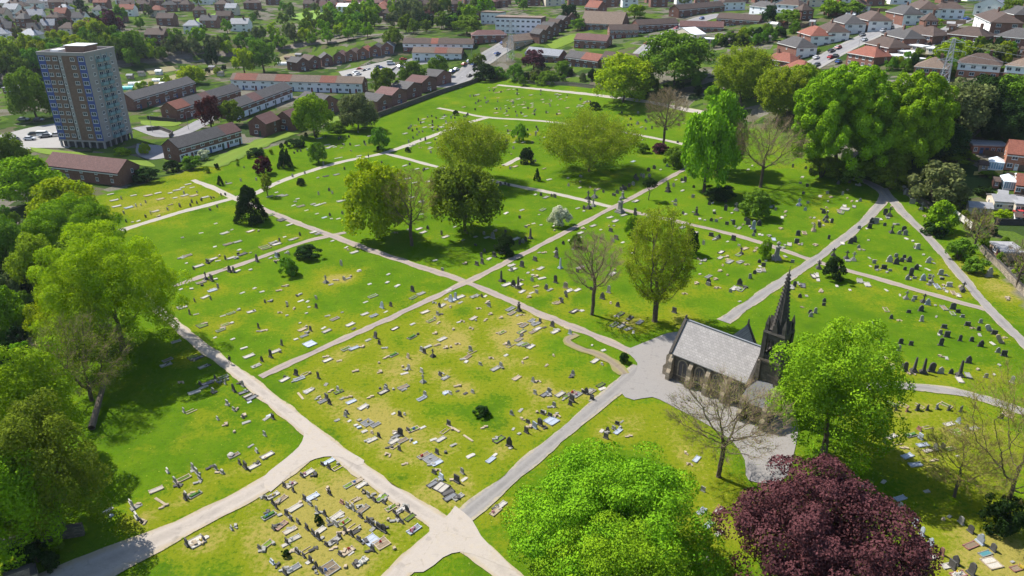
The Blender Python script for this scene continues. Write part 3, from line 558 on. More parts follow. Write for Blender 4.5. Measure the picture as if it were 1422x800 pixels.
# town roads with raised pavements
def road(pts, w, label, pave=True):
    P = smooth_poly(W(pts), 3.0)
    strip('road', list(P), w, M_ROAD, label, step=3.0, ragged=0.0, world=True)
    if pave:
        T = np.gradient(P, axis=0); T /= np.linalg.norm(T, axis=1)[:, None]; Nn = np.stack([-T[:, 1], T[:, 0]], 1)
        for s in (-1, 1):
            a = P + Nn * s * (w / 2); b = P + Nn * s * (w / 2 + 1.9); mb = MB()
            za = zt(a[:, 0], a[:, 1]); zb = zt(b[:, 0], b[:, 1])
            for i in range(len(P) - 1):
                lo = [(*a[i], za[i] - .1), (*a[i + 1], za[i + 1] - .1), (*b[i + 1], zb[i + 1] - .1), (*b[i], zb[i] - .1)]
                hi = [(*a[i], za[i] + .17), (*a[i + 1], za[i + 1] + .17), (*b[i + 1], zb[i + 1] + .17), (*b[i], zb[i] + .17)]
                mb.hexa(lo, hi)
            o = mb.obj('pavement', M_PAVE); tag(o, 'raised pavement of a town road', None, None, 'structure')
road([(622, 122), (650, 100), (680, 78), (705, 62), (740, 46), (770, 36)], 10, 'wide grey road running away from the burial ground corner')
mk = MB(); Pm = smooth_poly(W([(640, 108), (680, 78), (705, 62), (740, 46), (770, 36)]), 2.0)
for i in range(0, len(Pm) - 2, 4):
    a_, b2 = Pm[i], Pm[i + 1]; dd = (b2 - a_) / np.linalg.norm(b2 - a_); nn = np.array([-dd[1], dd[0]]) * .09
    mk.face([(*(q + s * nn), float(zt(*q)) + .4) for q, s in ((a_, -1), (b2, -1), (b2, 1), (a_, 1))])
tag(mk.obj('road_marking', mat('white_paint', (0.75, 0.75, 0.72), .7)), 'white dashed centre line on the wide road', None, None, 'structure')
road([(876, 92), (900, 68), (933, 46), (965, 30), (1005, 20)], 8, 'short estate road between brick terraces')
road([(1108, 102), (1150, 79), (1185, 61), (1222, 44), (1262, 26)], 8, 'grey street between rows of semi-detached houses')
road([(1285, 66), (1300, 50), (1320, 38), (1345, 26)], 6, 'short side street between pale houses', pave=False)
road([(196, 176), (232, 188), (258, 182), (285, 168), (300, 160)], 8, 'turning road beside the tower block', pave=False)
road([(520, 110), (560, 92), (600, 82)], 9, 'estate parking street between brick rows', pave=False)
patch('yard', [(-40, 210), (0, 188), (40, 178), (75, 172), (102, 178), (96, 206), (50, 206), (0, 215)], M_PAVE, 'pale parking yard beside the tower block', curve=False)
patch('yard', [(190, 200), (232, 204), (246, 214), (212, 222), (190, 214)], M_ROAD, 'grey service road at the foot of the tower block')
patch('yard', [(470, 100), (540, 84), (552, 92), (520, 108), (480, 112)], M_PAVE, 'pale parking yard behind the brick rows', curve=False)
patch('lawn', [(260, 30), (302, 18), (310, 30), (276, 40)], M_FIELD, 'far green playing field', curve=False)
patch('lawn', [(398, 22), (448, 12), (470, 20), (424, 31)], M_FIELD, 'far green sports pitch', curve=False)
patch('lawn', [(195, 168), (250, 170), (238, 176), (200, 174)], M_VERGE, 'mown grass verge beside the tower block road')
patch('lawn', [(40, 205), (110, 212), (180, 216), (215, 232), (150, 224), (60, 214)], M_VERGE, 'mown grass strip below the tower block')
patch('lawn', [(758, 62), (795, 48), (800, 56), (772, 68)], M_VERGE, 'small green lawn behind the brick houses')
patch('lawn', [(860, 86), (905, 80), (900, 90), (866, 93)], M_VERGE, 'grass verge beside the short estate road')
strip('verge', [(290, 232), (360, 200), (440, 172), (520, 155)], 9, M_VERGE, 'bright grass bank along the terrace backs', ragged=.6)
strip('railway', [(-60, 122), (0, 108), (100, 95), (170, 88), (280, 77), (420, 62), (480, 55), (560, 45)], 8, M_BALLAST, 'dark railway cutting behind the tower block', step=4)
for poly in ([(170, 118), (215, 108), (222, 116), (180, 126)], [(226, 108), (262, 100), (270, 108), (236, 116)], [(268, 100), (300, 94), (312, 100), (280, 108)], [(200, 96), (240, 92), (246, 98), (208, 104)], [(384, 78), (410, 72), (412, 84), (388, 88)]):
    patch('allotment', poly, M_SOIL, 'dug allotment plot behind the terraces', curve=False)
# ------------------------------------------------------------------ trees
LEAF = {
    'lime': leaf_mat('leaf_lime', (0.345, 0.435, 0.012), (0.180, 0.300, 0.010), .36),
    'bright': leaf_mat('leaf_bright', (0.225, 0.372, 0.013), (0.115, 0.235, 0.012), .18),
    'green': leaf_mat('leaf_green', (0.150, 0.250, 0.020), (0.085, 0.165, 0.016), .28, .2),
    'dark': leaf_mat('leaf_dark', (0.030, 0.062, 0.014), (0.016, 0.036, 0.010), .15),
    'olive': leaf_mat('leaf_olive', (0.275, 0.345, 0.016), (0.170, 0.232, 0.016), .38),
    'purple': leaf_mat('leaf_purple', (0.122, 0.048, 0.058), (0.055, 0.022, 0.027), .15),
    'red': leaf_mat('leaf_red', (0.10, 0.022, 0.022), (0.05, 0.013, 0.015), .2),
    'white': leaf_mat('leaf_white', (0.66, 0.66, 0.52), (0.30, 0.35, 0.16), .2),
    'willow': leaf_mat('leaf_willow', (0.17, 0.20, 0.07), (0.085, 0.115, 0.035), .25, .15),
    'bud': leaf_mat('twig_buds', (0.25, 0.19, 0.095), (0.17, 0.13, 0.065), .2),
    'brown': leaf_mat('leaf_brown', (0.185, 0.270, 0.020), (0.105, 0.160, 0.018), .3),
}
BARK = mat('bark', (0.12, 0.09, 0.065), .95, (0.03, 0.025, 0.02), 2.5, .8, .15, .6, 8)
BARKP = mat('pale_bark', (0.145, 0.115, 0.085), .95, (0.05, 0.04, 0.03), 2.5, .8, .1, .6, 8)
TWIG = mat('twig', (0.24, 0.175, 0.105), .95, (0.15, 0.115, 0.075), 1.0, .8, .1)
TWIGO = mat('budding_twig', (0.27, 0.215, 0.07), .95, (0.18, 0.15, 0.045), 1.0, .8, .1)

def unit(a): return a / (np.linalg.norm(a, axis=-1, keepdims=True) + 1e-9)
def crown_quads(seed, n, leaf, asp=1.0, clumps=70, bot=-0.45, shape='round', cr=(.20, .36), inner=.12, lump=.16, rrr=(.62, .86), jit=.55, rho_=(.35, 1.18)):
    """leaf faces spread through clumps; crown of radius 1, half height asp, centred on the origin"""
    r = np.random.default_rng(seed)
    d = unit(r.normal(size=(clumps * 4, 3))); d = d[d[:, 2] > bot][:clumps]; K = len(d)
    rr = r.uniform(*rrr, K); rr[: K // 7] *= r.uniform(.2, .7, K // 7)
    lob = unit(r.normal(size=(7, 3)))
    rr = rr * (1 + lump * (np.max(d @ lob.T, 1) - .75) * 2)
    c = d * rr[:, None]
    c[:, :2] *= (1 + np.where(c[:, 2] < 0, .42 * np.abs(c[:, 2]) ** .8, 0))[:, None]
    if shape == 'cone':
        h = r.uniform(-1, 1, K) ; h = np.sort(h); rad_ = (1 - (h + 1) / 2) ** .75 * .86 + .04
        th = r.uniform(0, 6.283, K); c = np.stack([rad_ * np.cos(th), rad_ * np.sin(th), h * .95], 1)
        d = unit(np.stack([np.cos(th), np.sin(th), np.full(K, .35)], 1))
    elif shape == 'flat':
        c[:, 2] = np.where(c[:, 2] > 0, c[:, 2] * .75, c[:, 2] * .5)
    q = r.uniform(cr[0], cr[1], K)
    if shape == 'cone': q = q * (1.15 - .5 * (c[:, 2] + 1) / 2)
    pk = q ** 2 / np.sum(q ** 2)
    ni = int(n * inner); k = r.choice(K, n, p=pk)
    e = unit(r.normal(size=(n, 3)) + .75 * d[k] + np.array([0, 0, .35]))
    rho = r.uniform(*rho_, n) ** .6
    p = c[k] + e * (q[k] * rho)[:, None]
    nm = unit(e + jit * r.normal(size=(n, 3)))
    if ni: p[:ni] *= r.uniform(.25, .8, ni)[:, None]
    t = unit(np.cross(nm, r.normal(size=(n, 3)))); b = np.cross(nm, t)
    s = leaf * r.uniform(.6, 1.4, n)[:, None]
    p = p * np.array([1, 1, asp])
    V = np.stack([p - t * s, p - b * s * .62, p + t * s, p + b * s * .62], 1)
    tint = np.clip(r.uniform(0, 1, n) * .55 + r.uniform(0, 1, K)[k] * .45, 0, 1)
    return V, tint

def limbs(mb, seed, zc, R, hz, tr, n=7, reach=.7, lean=(0, 0), zs=1.0):
    """tapered trunk with limbs rising into the crown, metres"""
    r = random.Random(seed)
    pts = [(0, 0, -0.4)]; z = 0; x = y = 0.0; top = zc + hz * .2
    for i in range(1, 6):
        t = i / 5; x = lean[0] * t + r.uniform(-.05, .05) * R; y = lean[1] * t + r.uniform(-.05, .05) * R; pts.append((x, y, top * t))
    for i in range(5):
        mb.tube(pts[i], pts[i + 1], tr * (1.25 if i == 0 else 1 - i * .17), tr * (1 - (i + 1) * .17), 7)
    for k in range(n):
        t = r.uniform(.3, .9); i = min(4, int(t * 5)); a = Vector(pts[i]).lerp(Vector(pts[i + 1]), t * 5 - i)
        th = k * 2.4 + r.uniform(-.4, .4); L = R * reach * r.uniform(.7, 1.1)
        m1 = a + Vector((math.cos(th) * L * .5, math.sin(th) * L * .5, hz * r.uniform(.1, .3) * zs))
        e = m1 + Vector((math.cos(th + .3) * L * .5, math.sin(th + .3) * L * .5, hz * r.uniform(.1, .4) * zs))
        mb.tube(a, m1, tr * .42, tr * .26, 5); mb.tube(m1, e, tr * .26, tr * .08, 4)
        for q in range(2):
            f = m1.lerp(e, r.uniform(.1, .8)); g = f + Vector((r.uniform(-1, 1) * L * .35, r.uniform(-1, 1) * L * .35, hz * r.uniform(.1, .3) * zs))
            mb.tube(f, g, tr * .16, tr * .05, 4)

def colonise(seed, R, H, low=.28, n=420, step=.55, lean=0.0, flat=.0):
    """branches grown towards points spread through the crown; returns node positions, parents and radii (metres)"""
    r = np.random.default_rng(seed)
    zc, hz = H * (1 + low) / 2, H * (1 - low) / 2
    d = unit(r.normal(size=(n, 3))); rr = r.uniform(0, 1, n) ** (.42)
    A = d * rr[:, None] * np.array([R, R, hz]); A[:, 2] = A[:, 2] * (1 - flat * np.hypot(A[:, 0], A[:, 1]) / R * (A[:, 2] > 0)) + zc
    P = [np.array([0, 0, -.3])]; par = [-1]; z = -.3; x = y = 0.0
    while z < H * low * .95: z += step; x += r.normal(0, .04) + lean * step; y += r.normal(0, .04); P.append(np.array([x, y, z])); par.append(len(P) - 2)
    alive = np.ones(n, bool)
    for it in range(110):
        X = np.array(P); L = A[alive]
        if len(L) == 0: break
        D = np.linalg.norm(L[:, None] - X[None], axis=2); k = D.argmin(1); dm = D.min(1)
        kill = dm < step * 1.6
        idx = np.where(alive)[0]; alive[idx[kill]] = False
        use = (~kill) & (dm < max(R, H) * .9)
        if not use.any(): break
        acc = {}
        for q, t in zip(k[use], unit(L[use] - X[k[use]])): acc[q] = acc.get(q, 0) + t
        for q, v in acc.items():
            if np.linalg.norm(v) < .15: continue
            P.append(X[q] + (unit(v) + r.normal(0, .16, 3) + np.array([0, 0, .05])) * step); par.append(int(q))
        if len(P) > 2600: break
    P = np.array(P); m = len(P); tips = np.zeros(m); ch = np.zeros(m, int)
    for q in par[1:]: ch[q] += 1
    tips[ch == 0] = 1
    for q in range(m - 1, 0, -1): tips[par[q]] += tips[q]
    return P, par, tips, ch
def skeleton(seed, R, H, tr, twig=3, tlen=.9, trad=.016, **k):
    """trunk-and-limb MB, fine twig MB and the twig nodes"""
    P, par, tips, ch = colonise(seed, R, H, **k); r = random.Random(seed); T = MB(); C = MB()
    rr = np.maximum(tr * (tips / tips[0]) ** .52, trad)
    for q in range(1, len(P)):
        p = par[q]; ra = rr[p] if p > 0 and rr[p] < rr[q] * 1.7 else rr[q] * 1.15
        if p == 0: ra = rr[q] * 1.5
        (T if rr[q] > tr * .12 else C).tube(P[p], P[q], ra, rr[q], 7 if rr[q] > tr * .4 else 5 if rr[q] > tr * .12 else 3)
    thin = [q for q in range(len(P)) if tips[q] <= 3]
    ax = P[:, :2].mean(0)
    for q in thin:
        o = Vector(P[q] - np.array([0, 0, H * .45])); o.normalize()
        for _ in range(twig):
            d = (o + Vector((r.uniform(-1, 1), r.uniform(-1, 1), r.uniform(-.4, .9))) * .9).normalized(); L = tlen * r.uniform(.4, 1.2)
            m = Vector(P[q]) + d * L * .5; e = m + (d + Vector((r.uniform(-.4, .4), r.uniform(-.4, .4), r.uniform(-.1, .4)))).normalized() * L * .5
            C.tube(P[q], m, trad * .8, trad * .6, 3); C.tube(m, e, trad * .6, trad * .3, 3)
    return T, C, P[thin]
def buds(root, pts, n, spread, lf, col, seed, name='foliage'):
    r = np.random.default_rng(seed); pk = pts[r.integers(0, len(pts), n)] + r.normal(0, spread, (n, 3))
    nm = unit(r.normal(size=(n, 3)) + np.array([0, 0, .7])); t = unit(np.cross(nm, r.normal(size=(n, 3)))); b_ = np.cross(nm, t); s = lf * r.uniform(.6, 1.4, n)[:, None]
    return link(name, quads_mesh('leaf_sprays', np.stack([pk - t * s, pk - b_ * s * .65, pk + t * s, pk + b_ * s * .65], 1), LEAF[col], r.uniform(0, 1, n)), root)

VARS = {}
def crown_mesh(kind, shape, lod, var, asp=1.0):
    key = (kind, shape, lod, var)
    if key not in VARS:
        n, lf = {'near': (42000, .028), 'mid': (11000, .050), 'far': (3600, .078), 'tiny': (1300, .12), 'sparse': (12500, .024), 'shrub': (3800, .075)}[lod]
        sd = abs(hash((shape, lod, var))) % 9999 if False else (len(shape) * 131 + len(lod) * 17 + ord(lod[0]) * 3 + var * 7)
        V, t = crown_quads(sd, n, lf, 1.0, {'near': 150, 'mid': 75, 'far': 42, 'tiny': 26, 'sparse': 70, 'shrub': 30}[lod], shape=shape,
                           bot=-.95 if lod == 'shrub' else -.45 if lod == 'sparse' else -.85, cr={'near': (.13, .25), 'sparse': (.2, .4)}.get(lod, (.20, .36)), inner=.12 if lod != 'sparse' else .3,
                           lump=.22)
        VARS[key] = quads_mesh('crown_' + kind, V, LEAF[kind], t)
    return VARS[key]

def size_from(base, w_px, top_v, zc_f, hz_f):
    """crown radius and total height from the width and the top line seen in the picture"""
    R = w_px / 2 * depth_of(base) / F * .97
    lo, hi = .5, 45.0
    for _ in range(40):
        H = (lo + hi) / 2; c = base + np.array([0, 0, H * zc_f]); zd = depth_of(c)
        dl = math.atan2(HC - c[2], np.hypot(c[0], c[1]))
        vt = proj(c)[1] - F / zd * math.hypot(R * math.sin(dl), H * hz_f * math.cos(dl))
        if vt > top_v: lo = H
        else: hi = H
    return R * depth_of(base + np.array([0, 0, H * zc_f])) / depth_of(base), H

TREES = []          # (object, description, base point): labels are completed at the end
TRUNKS = {}
def tree(u, v, w, top, kind, name='tree', label=None, cat='tree', lod='mid', shape='round', trunk=True, H=None, group=None, seed=None, desc=None, base=None, Rm=None, zc=None, hz=None, bot=-.8, leaf=.17, leaves=7000, flat=0.0, lump=.2):
    if zc is None: zc, hz = (.6, .42) if lod == 'sparse' else (.53, .47)
    base = at(u, v) if base is None else base
    sd = int(seed if seed is not None else (u * 3 + v * 7)) % 10007
    if Rm: R = Rm
    else:
        for _ in range(4):          # u is the middle of the crown; a tall tree leans outwards in the picture, so its foot stands further in
            R, Hs = size_from(base, w, top, zc, hz)
            if lod in ('sparse', 'shrub'): break
            cu = proj(base + np.array([0, 0, max(Hs, R * .9) * zc]))[0]
            uu = (uu + u - cu) if _ else (2 * u - cu)
            base = at(uu, v)
        H = H or Hs
    H = max(H, R * (.9 if lod != 'shrub' else .5))
    root = empty(name, base, (sd % 628) / 100)
    var = sd % (3 if lod in ('mid', 'far', 'tiny', 'shrub') else 1)
    if lod == 'sparse':
        root.rotation_euler = (0, 0, 0)
        T, C, pts = skeleton(sd, R, H, max(.12, H * .022), 4, R * .15, max(.014, mpp(base) * .07), low=1 - 2 * hz if H > 5 else .3, n=650, step=max(.4, R * .075), flat=flat)
        T.obj('trunk', BARK, root); C.obj('crown', TWIGO, root); buds(root, pts, int(np.clip(leaves / 42 * R * max(R, H * .5), 1500, 30000)), R * .065, max(.13, mpp(base) * 1.05), kind, sd)
    elif lod == 'shrub':
        me = crown_mesh(kind, shape, 'shrub', var)
        link('foliage', me, root, (0, 0, H * .46), scale=(R, R, H * .52))
        key = ('st', var)
        if key not in TRUNKS:
            mb = MB()
            for k in range(5):
                a = k * 1.26; mb.tube((0, 0, -.1), (math.cos(a) * .35, math.sin(a) * .35, .55), .05, .02, 4)
            TRUNKS[key] = mb.mesh('stems', BARK)
        link('stem', TRUNKS[key], root, scale=(R, R, H))
    else:
        if lod == 'near':
            V, t = crown_quads(sd, int(np.clip(700 * R * R, 30000, 150000)), leaf / R, H * hz / R, int(np.clip(R * R * 1.9, 90, 340)), cr=(.95 / R + .02, 1.9 / R + .035), inner=.22, lump=lump, bot=-.8, rrr=(.60, .97), jit=.45, rho_=(.55, 1.1))
            me = quads_mesh('crown_near', V, LEAF[kind], t)
            link('crown', me, root, (0, 0, H * zc), scale=(R, R, R))
        else:
            me = crown_mesh(kind, shape, lod, var)
            link('crown', me, root, (0, 0, H * zc), scale=(R, R, H * hz))
        if lod in ('tiny', 'far'):
            key = ('t', lod, var)
            if key not in TRUNKS:
                mb = MB(); limbs(mb, var, .6, 1.0, .4, .075, 3); TRUNKS[key] = mb.mesh('trunk', BARK)
            link('trunk', TRUNKS[key], root, scale=(R, R, H))
        else:
            mb = MB(); limbs(mb, sd, H * zc, R, H * hz, max(.18, H * .022), 9, reach=.45 if lod == 'near' else .6, zs=.4 if lod == 'near' else .8)
            mb.obj('trunk', BARK, root)
    if label: tag(root, label, cat, group)
    TREES.append((root, desc, base, cat, group, label))
    return root

def bare(u, v, w, top, label, kind='bare', sprinkle=None, var=0, name='bare_tree', low=.28, n=750, twig=7, tr=None, lean=0.0, flat=0.0, step=None, tlen=None, trad=None):
    base = at(u, v); R, H = size_from(base, w, top, .62, .38); H = max(H, R * .9)
    root = empty(name, base, 0.0); px = mpp(base)
    T, C, pts = skeleton(40 + var, R, H, tr or H * .021, twig, tlen or R * .15, trad or max(.016, px * .11), low=low, n=n, step=step or max(.4, R * .065), lean=lean, flat=flat)
    T.obj('trunk', BARK, root); C.obj('crown', TWIGO if kind == 'olive' else TWIG, root)
    buds(root, pts, int(np.clip(110 * R * R, 1500, 8000)), R * .09, max(.055, px * .4), 'bud' if kind != 'olive' else 'olive', var + 3, 'twig_ends')
    if sprinkle: buds(root, pts, sprinkle[1], R * .07, sprinkle[2], sprinkle[0], var)
    tag(root, label, 'tree'); TREES.append((root, None, base, 'tree', None, label)); return root

# --- near trees, left edge
tree(150, 487, 188, 313, 'lime', label='big lime-green domed tree whose shade falls on the path at the left', lod='near', lump=.08, leaf=.16, name='broadleaf_tree')
tree(95, 470, 95, 386, 'lime', label='small lime tree in front of the big domed one', lod='near', name='broadleaf_tree')
tree(98, 352, 112, 272, 'bright', label='round green tree behind the big lime dome', lod='near', name='broadleaf_tree', seed=5)
tree(88, 312, 85, 244, 'lime', label='yellow-green tree at the left, just below the brown-roofed block', lod='mid', name='broadleaf_tree')
tree(38, 285, 86, 214, 'bright', label='mid-green tree at the left edge under the parking yard', lod='mid', name='broadleaf_tree')
tree(12, 248, 56, 188, 'green', label='green tree in the upper part of the left margin, below the parked cars', lod='mid', name='broadleaf_tree')
tree(46, 402, 66, 322, 'olive', label='brownish tree between the big lime dome and the left edge', lod='mid', name='broadleaf_tree')
tree(8, 385, 60, 300, 'green', label='green tree touching the left edge beside the brownish one', lod='mid', name='broadleaf_tree')
tree(2, 462, 50, 395, 'bright', label='bright bush-like tree at the left edge above the earth track', lod='mid', name='broadleaf_tree')
tree(40, 640, 122, 484, 'bright', label='pale green spreading tree on the left margin below the grey twiggy one', lod='near', name='broadleaf_tree', seed=3)
tree(58, 735, 132, 555, 'brown', label='dark brown-olive tree shading the lower left lawn', lod='near', name='broadleaf_tree', seed=9)
tree(12, 775, 105, 634, 'bright', label='bright green tree in the lower left corner above the stone walls', lod='near', name='broadleaf_tree', seed=14)
bare(128, 556, 140, 432, 'large grey twiggy tree leaning over the left lawn', var=1, sprinkle=('brown', 9000, .13), n=700, low=.15, twig=5)
# --- near trees, bottom
tree(842, 792, 282, 608, 'bright', label='huge bright green tree at the bottom with a rounded crown', lod='near', name='broadleaf_tree', seed=21, leaf=.14, lump=.14)
tree(850, 890, 214, 719, 'bright', label='bright green dome at the bottom edge in front of the huge tree', lod='near', name='broadleaf_tree', seed=22, leaf=.12, lump=.08)
tree(1140, 845, 268, 642, 'purple', label='large purple copper beech at the bottom', lod='near', name='copper_beech', seed=23, leaf=.17, lump=.1)
tree(1164, 630, 158, 440, 'bright', label='tall bright green tree standing right beside the chapel', lod='near', name='broadleaf_tree', seed=24)
bare(998, 662, 178, 510, 'bare brown tree in front of the chapel wall', var=2, sprinkle=('olive', 5200, .065), low=.34, n=950, twig=8, flat=.3)
bare(1392, 722, 215, 496, 'sparse olive tree on the right edge with ivy at its foot', var=3, kind='olive', sprinkle=('olive', 6500, .075), low=.2, n=900, twig=8, tr=.3)
bare(1440, 690, 120, 470, 'thin grey tree half outside the right edge', var=4, kind='bare', sprinkle=('olive', 600, .1))
tree(1388, 735, 56, 685, 'dark', name='shrub', label='dark ivy clump at the foot of the sparse olive tree', cat='shrub', lod='shrub')
bare(1325, 690, 130, 590, 'low grey thicket left of the sparse olive tree', var=5, twig=9, n=900, name='thicket', kind='olive', sprinkle=('olive', 900, .1))
# --- middle
bare(822, 437, 88, 320, 'slender bare tree standing by the middle diagonal path', var=6, low=.32, n=800, twig=7)
tree(909, 446, 104, 284, 'olive', label='tall sparse olive-yellow tree between the slender bare tree and the chapel', lod='sparse', leaves=12000, name='broadleaf_tree', zc=.58, hz=.42)
tree(520, 329, 92, 224, 'lime', label='yellow-green tree at the head of the middle diagonal path', lod='mid', name='broadleaf_tree')
bare(572, 341, 80, 232, 'brown bare tree next to the yellow-green one', var=0, kind='olive', sprinkle=('olive', 500, .2))
tree(646, 324, 92, 226, 'brown', label='dense dark olive tree shading the lawn beside the brown bare tree', lod='mid', name='broadleaf_tree', seed=1)
tree(645, 318, 84, 222, 'olive', label='olive crown rising behind the dense dark olive tree', lod='sparse', name='broadleaf_tree')
tree(656, 252, 108, 164, 'olive', label='open olive tree with dark limbs showing, behind the dense one', lod='sparse', name='broadleaf_tree', seed=8)
tree(818, 238, 148, 150, 'olive', label='broad flat-topped olive tree above the central crossing', lod='sparse', name='broadleaf_tree', seed=11, zc=.56, hz=.44, flat=.45, leaves=8500)
bare(921, 204, 62, 122, 'bare brown tree above the end of the crossing path', var=7)
tree(985, 268, 72, 150, 'bright', label='tall bright lime tree leaning by the far end of the crossing path', lod='mid', name='broadleaf_tree', seed=31)
tree(1004, 240, 66, 124, 'bright', label='upper lime crown behind the leaning lime tree', lod='mid', name='broadleaf_tree', seed=33)
bare(1056, 260, 116, 160, 'wide bare tree with forked trunk right of the tall lime', var=8, sprinkle=('olive', 500, .2))
tree(1172, 242, 138, 91, 'bright', label='great lime-green tree at the far right corner, the larger of the two', lod='near', name='broadleaf_tree', seed=41, leaf=.3)
tree(1270, 236, 100, 108, 'bright', label='second great lime-green tree, nearer the right-hand houses', lod='near', name='broadleaf_tree', seed=42, leaf=.3)
tree(867, 142, 80, 76, 'lime', label='yellow-green tree at the end of the far boundary path', lod='mid', name='broadleaf_tree')
tree(940, 118, 92, 45, 'green', label='rounded dark green tree behind the far boundary path', lod='mid', name='broadleaf_tree')
tree(1028, 142, 90, 66, 'olive', label='olive-green tree behind the tall lime', lod='sparse', leaves=13000, zc=.56, hz=.44, name='broadleaf_tree', seed=2)
tree(1080, 168, 76, 92, 'olive', label='brownish olive tree against the great lime tree', lod='sparse', leaves=13000, zc=.56, hz=.44, name='broadleaf_tree', seed=4)
tree(1121, 142, 46, 89, 'bright', label='small green tree peeping over the great lime tree', lod='mid', name='broadleaf_tree')
tree(345, 307, 40, 258, 'dark', name='conifer', label='dark green cone-shaped conifer at the path fork', lod='mid', shape='cone', zc=.5, hz=.5)
tree(305, 257, 9, 244, 'dark', name='conifer', label='tiny dark conifer on the far side of the yellow plot path', lod='far', shape='cone', zc=.5, hz=.5)
tree(393, 234, 17, 207, 'dark', name='conifer', label='dark upright conifer, the fuller of a pair', lod='far', shape='cone', zc=.5, hz=.5)
tree(399, 231, 11, 207, 'dark', name='conifer', label='dark upright conifer, the thinner of a pair', lod='far', shape='cone', zc=.5, hz=.5)
tree(746, 251, 9, 234, 'dark', name='conifer', label='small dark column conifer below the broad flat-topped olive tree', lod='far', shape='cone', zc=.5, hz=.5)
S = lambda u, v, w, top, kind, label, name='shrub', cat='shrub': tree(u, v, w, top, kind, name=name, label=label, cat=cat, lod='shrub')
S(401, 381, 27, 356, 'green', 'round green bush on the left lawn casting a dark shadow')
S(429, 358, 36, 338, 'dark', 'wide dark evergreen shrub beside the narrow left path')
S(366, 241, 27, 216, 'red', 'maroon shrub beside the pair of upright conifers')
S(418, 257, 13, 247, 'dark', 'little dark shrub at the edge of the long far path')
S(778, 313, 32, 284, 'white', 'white flowering bush above the crossing path')
S(701, 353, 30, 324, 'dark', 'dark bush beside the crossing path, below the white flowering one')
S(1047, 301, 44, 261, 'green', 'big green bush in front of the wide bare tree')
S(1157, 388, 32, 356, 'dark', 'dark round yew near the narrow path under the triangular plot')
S(1062, 359, 18, 331, 'bright', 'upright green bush beside the pinnacled monument')
S(955, 352, 28, 316, 'dark', 'dark bush behind the tall sparse olive tree')
S(732, 227, 20, 204, 'dark', 'dark round bush beside the short stub of path')
S(527, 208, 9, 202, 'dark', 'small dark bush at the far path junction')
S(567, 211, 9, 204, 'dark', 'dark little bush right of the far path junction')
S(633, 160, 9, 153, 'dark', 'small dark bush on the far plot beside the boundary path')
S(721, 196, 22, 171, 'bright', 'loose pale green bush behind the dark round bush')
S(668, 577, 23, 562, 'dark', 'lone dark bush on the near yellow lawn')
S(799, 343, 17, 324, 'green', 'small green bush among stones left of the slender bare tree')
S(878, 328, 26, 299, 'bright', 'pale green bush above the tall sparse olive tree')
S(916, 212, 24, 198, 'purple', 'dark purple bush at the foot of the upper bare tree')
S(935, 231, 30, 204, 'green', 'green bush by the far end of the crossing path')
S(892, 212, 18, 198, 'green', 'green bush left of the dark purple bush')
S(825, 152, 16, 141, 'dark', 'dark bush on the far plot left of the yellow-green tree')
S(1297, 284, 78, 222, 'willow', 'large grey-green bush at the right boundary')
S(1303, 322, 44, 278, 'bright', 'yellow-green bush below the large grey-green one')
S(1298, 326, 34, 306, 'dark', 'dark bush hiding a stone by the right-hand path')
S(1330, 360, 38, 330, 'green', 'dense green bush by the right boundary fence')
S(1354, 378, 34, 356, 'green', 'lower green bush by the small grey shed')
S(866, 503, 14, 489, 'dark', 'dark little bush on the grass island by the chapel')
tree(441, 226, 25, 198, 'green', name='broadleaf_tree', label='small green tree beside the long far path', lod='far')
tree(526, 208, 27, 177, 'green', name='broadleaf_tree', label='small green tree at the far path junction', lod='far')
tree(372, 272, 16, 240, 'olive', name='broadleaf_tree', label='thin young tree by the conifer fork', lod='sparse')
tree(903, 278, 20, 247, 'dark', name='broadleaf_tree', label='small dark tree with a bare trunk beside the crossing path', lod='far', zc=.78, hz=.22)
tree(990, 146, 24, 118, 'bright', name='broadleaf_tree', label='small bright tree right of the rounded dark green tree', lod='far')
for i, (u, v, w, t) in enumerate([(398, 701, 13, 715)]):
    tree(441, 726, 12, 713, 'dark', name='conifer', label='miniature conifer between rows of graves on the near plot', lod='far', shape='cone', zc=.5, hz=.5)
S(397, 772, 12, 762, 'dark', 'dark little bush among the kerbed graves of the near plot')
bare(1350, 352, 46, 286, 'small brown bare tree by the right boundary fence', var=9, sprinkle=('olive', 300, .16))
bare(1412, 400, 60, 330, 'grey leafless tree at the right edge by the stone wall', var=10)
# wooded bank at the right
for u, v, w, t, l in [(1140, 246, 50, 214, 'shady shrub at the left foot of the great lime trees'), (1190, 250, 60, 214, 'shady shrub in the middle below the great lime trees'), (1236, 262, 46, 226, 'brown shrub right of the far right path corner'), (1000, 276, 44, 256, 'dark shrub at the foot of the tall leaning lime tree')]:
    tree(u, v, w, t, 'dark' if 'dark' in l else 'brown', name='shrub', label=l, cat='shrub', lod='shrub')
for u, v, w, t, k, l in [(1325, 190, 96, 112, 'willow', 'pale grey-green tree on the wooded bank at the right'), (1378, 176, 80, 108, 'dark', 'dark evergreen on the wooded bank at the right'),
                         (1418, 176, 70, 105, 'green', 'olive-green tree at the right edge of the wooded bank'), (1310, 222, 70, 165, 'dark', 'dark ivy-clad tree under the great lime trees'),
                         (1352, 188, 60, 140, 'dark', 'dark holly in the middle of the wooded bank'), (1400, 192, 60, 140, 'dark', 'dark holly towards the right end of the wooded bank'),
                         (1230, 250, 60, 200, 'brown', 'brown undergrowth tree below the great lime trees'), (1280, 232, 60, 180, 'dark', 'dark tree low in the gap between bank and lime trees')]:
    tree(u, v, w, t, k, name='broadleaf_tree', label=l, lod='mid')
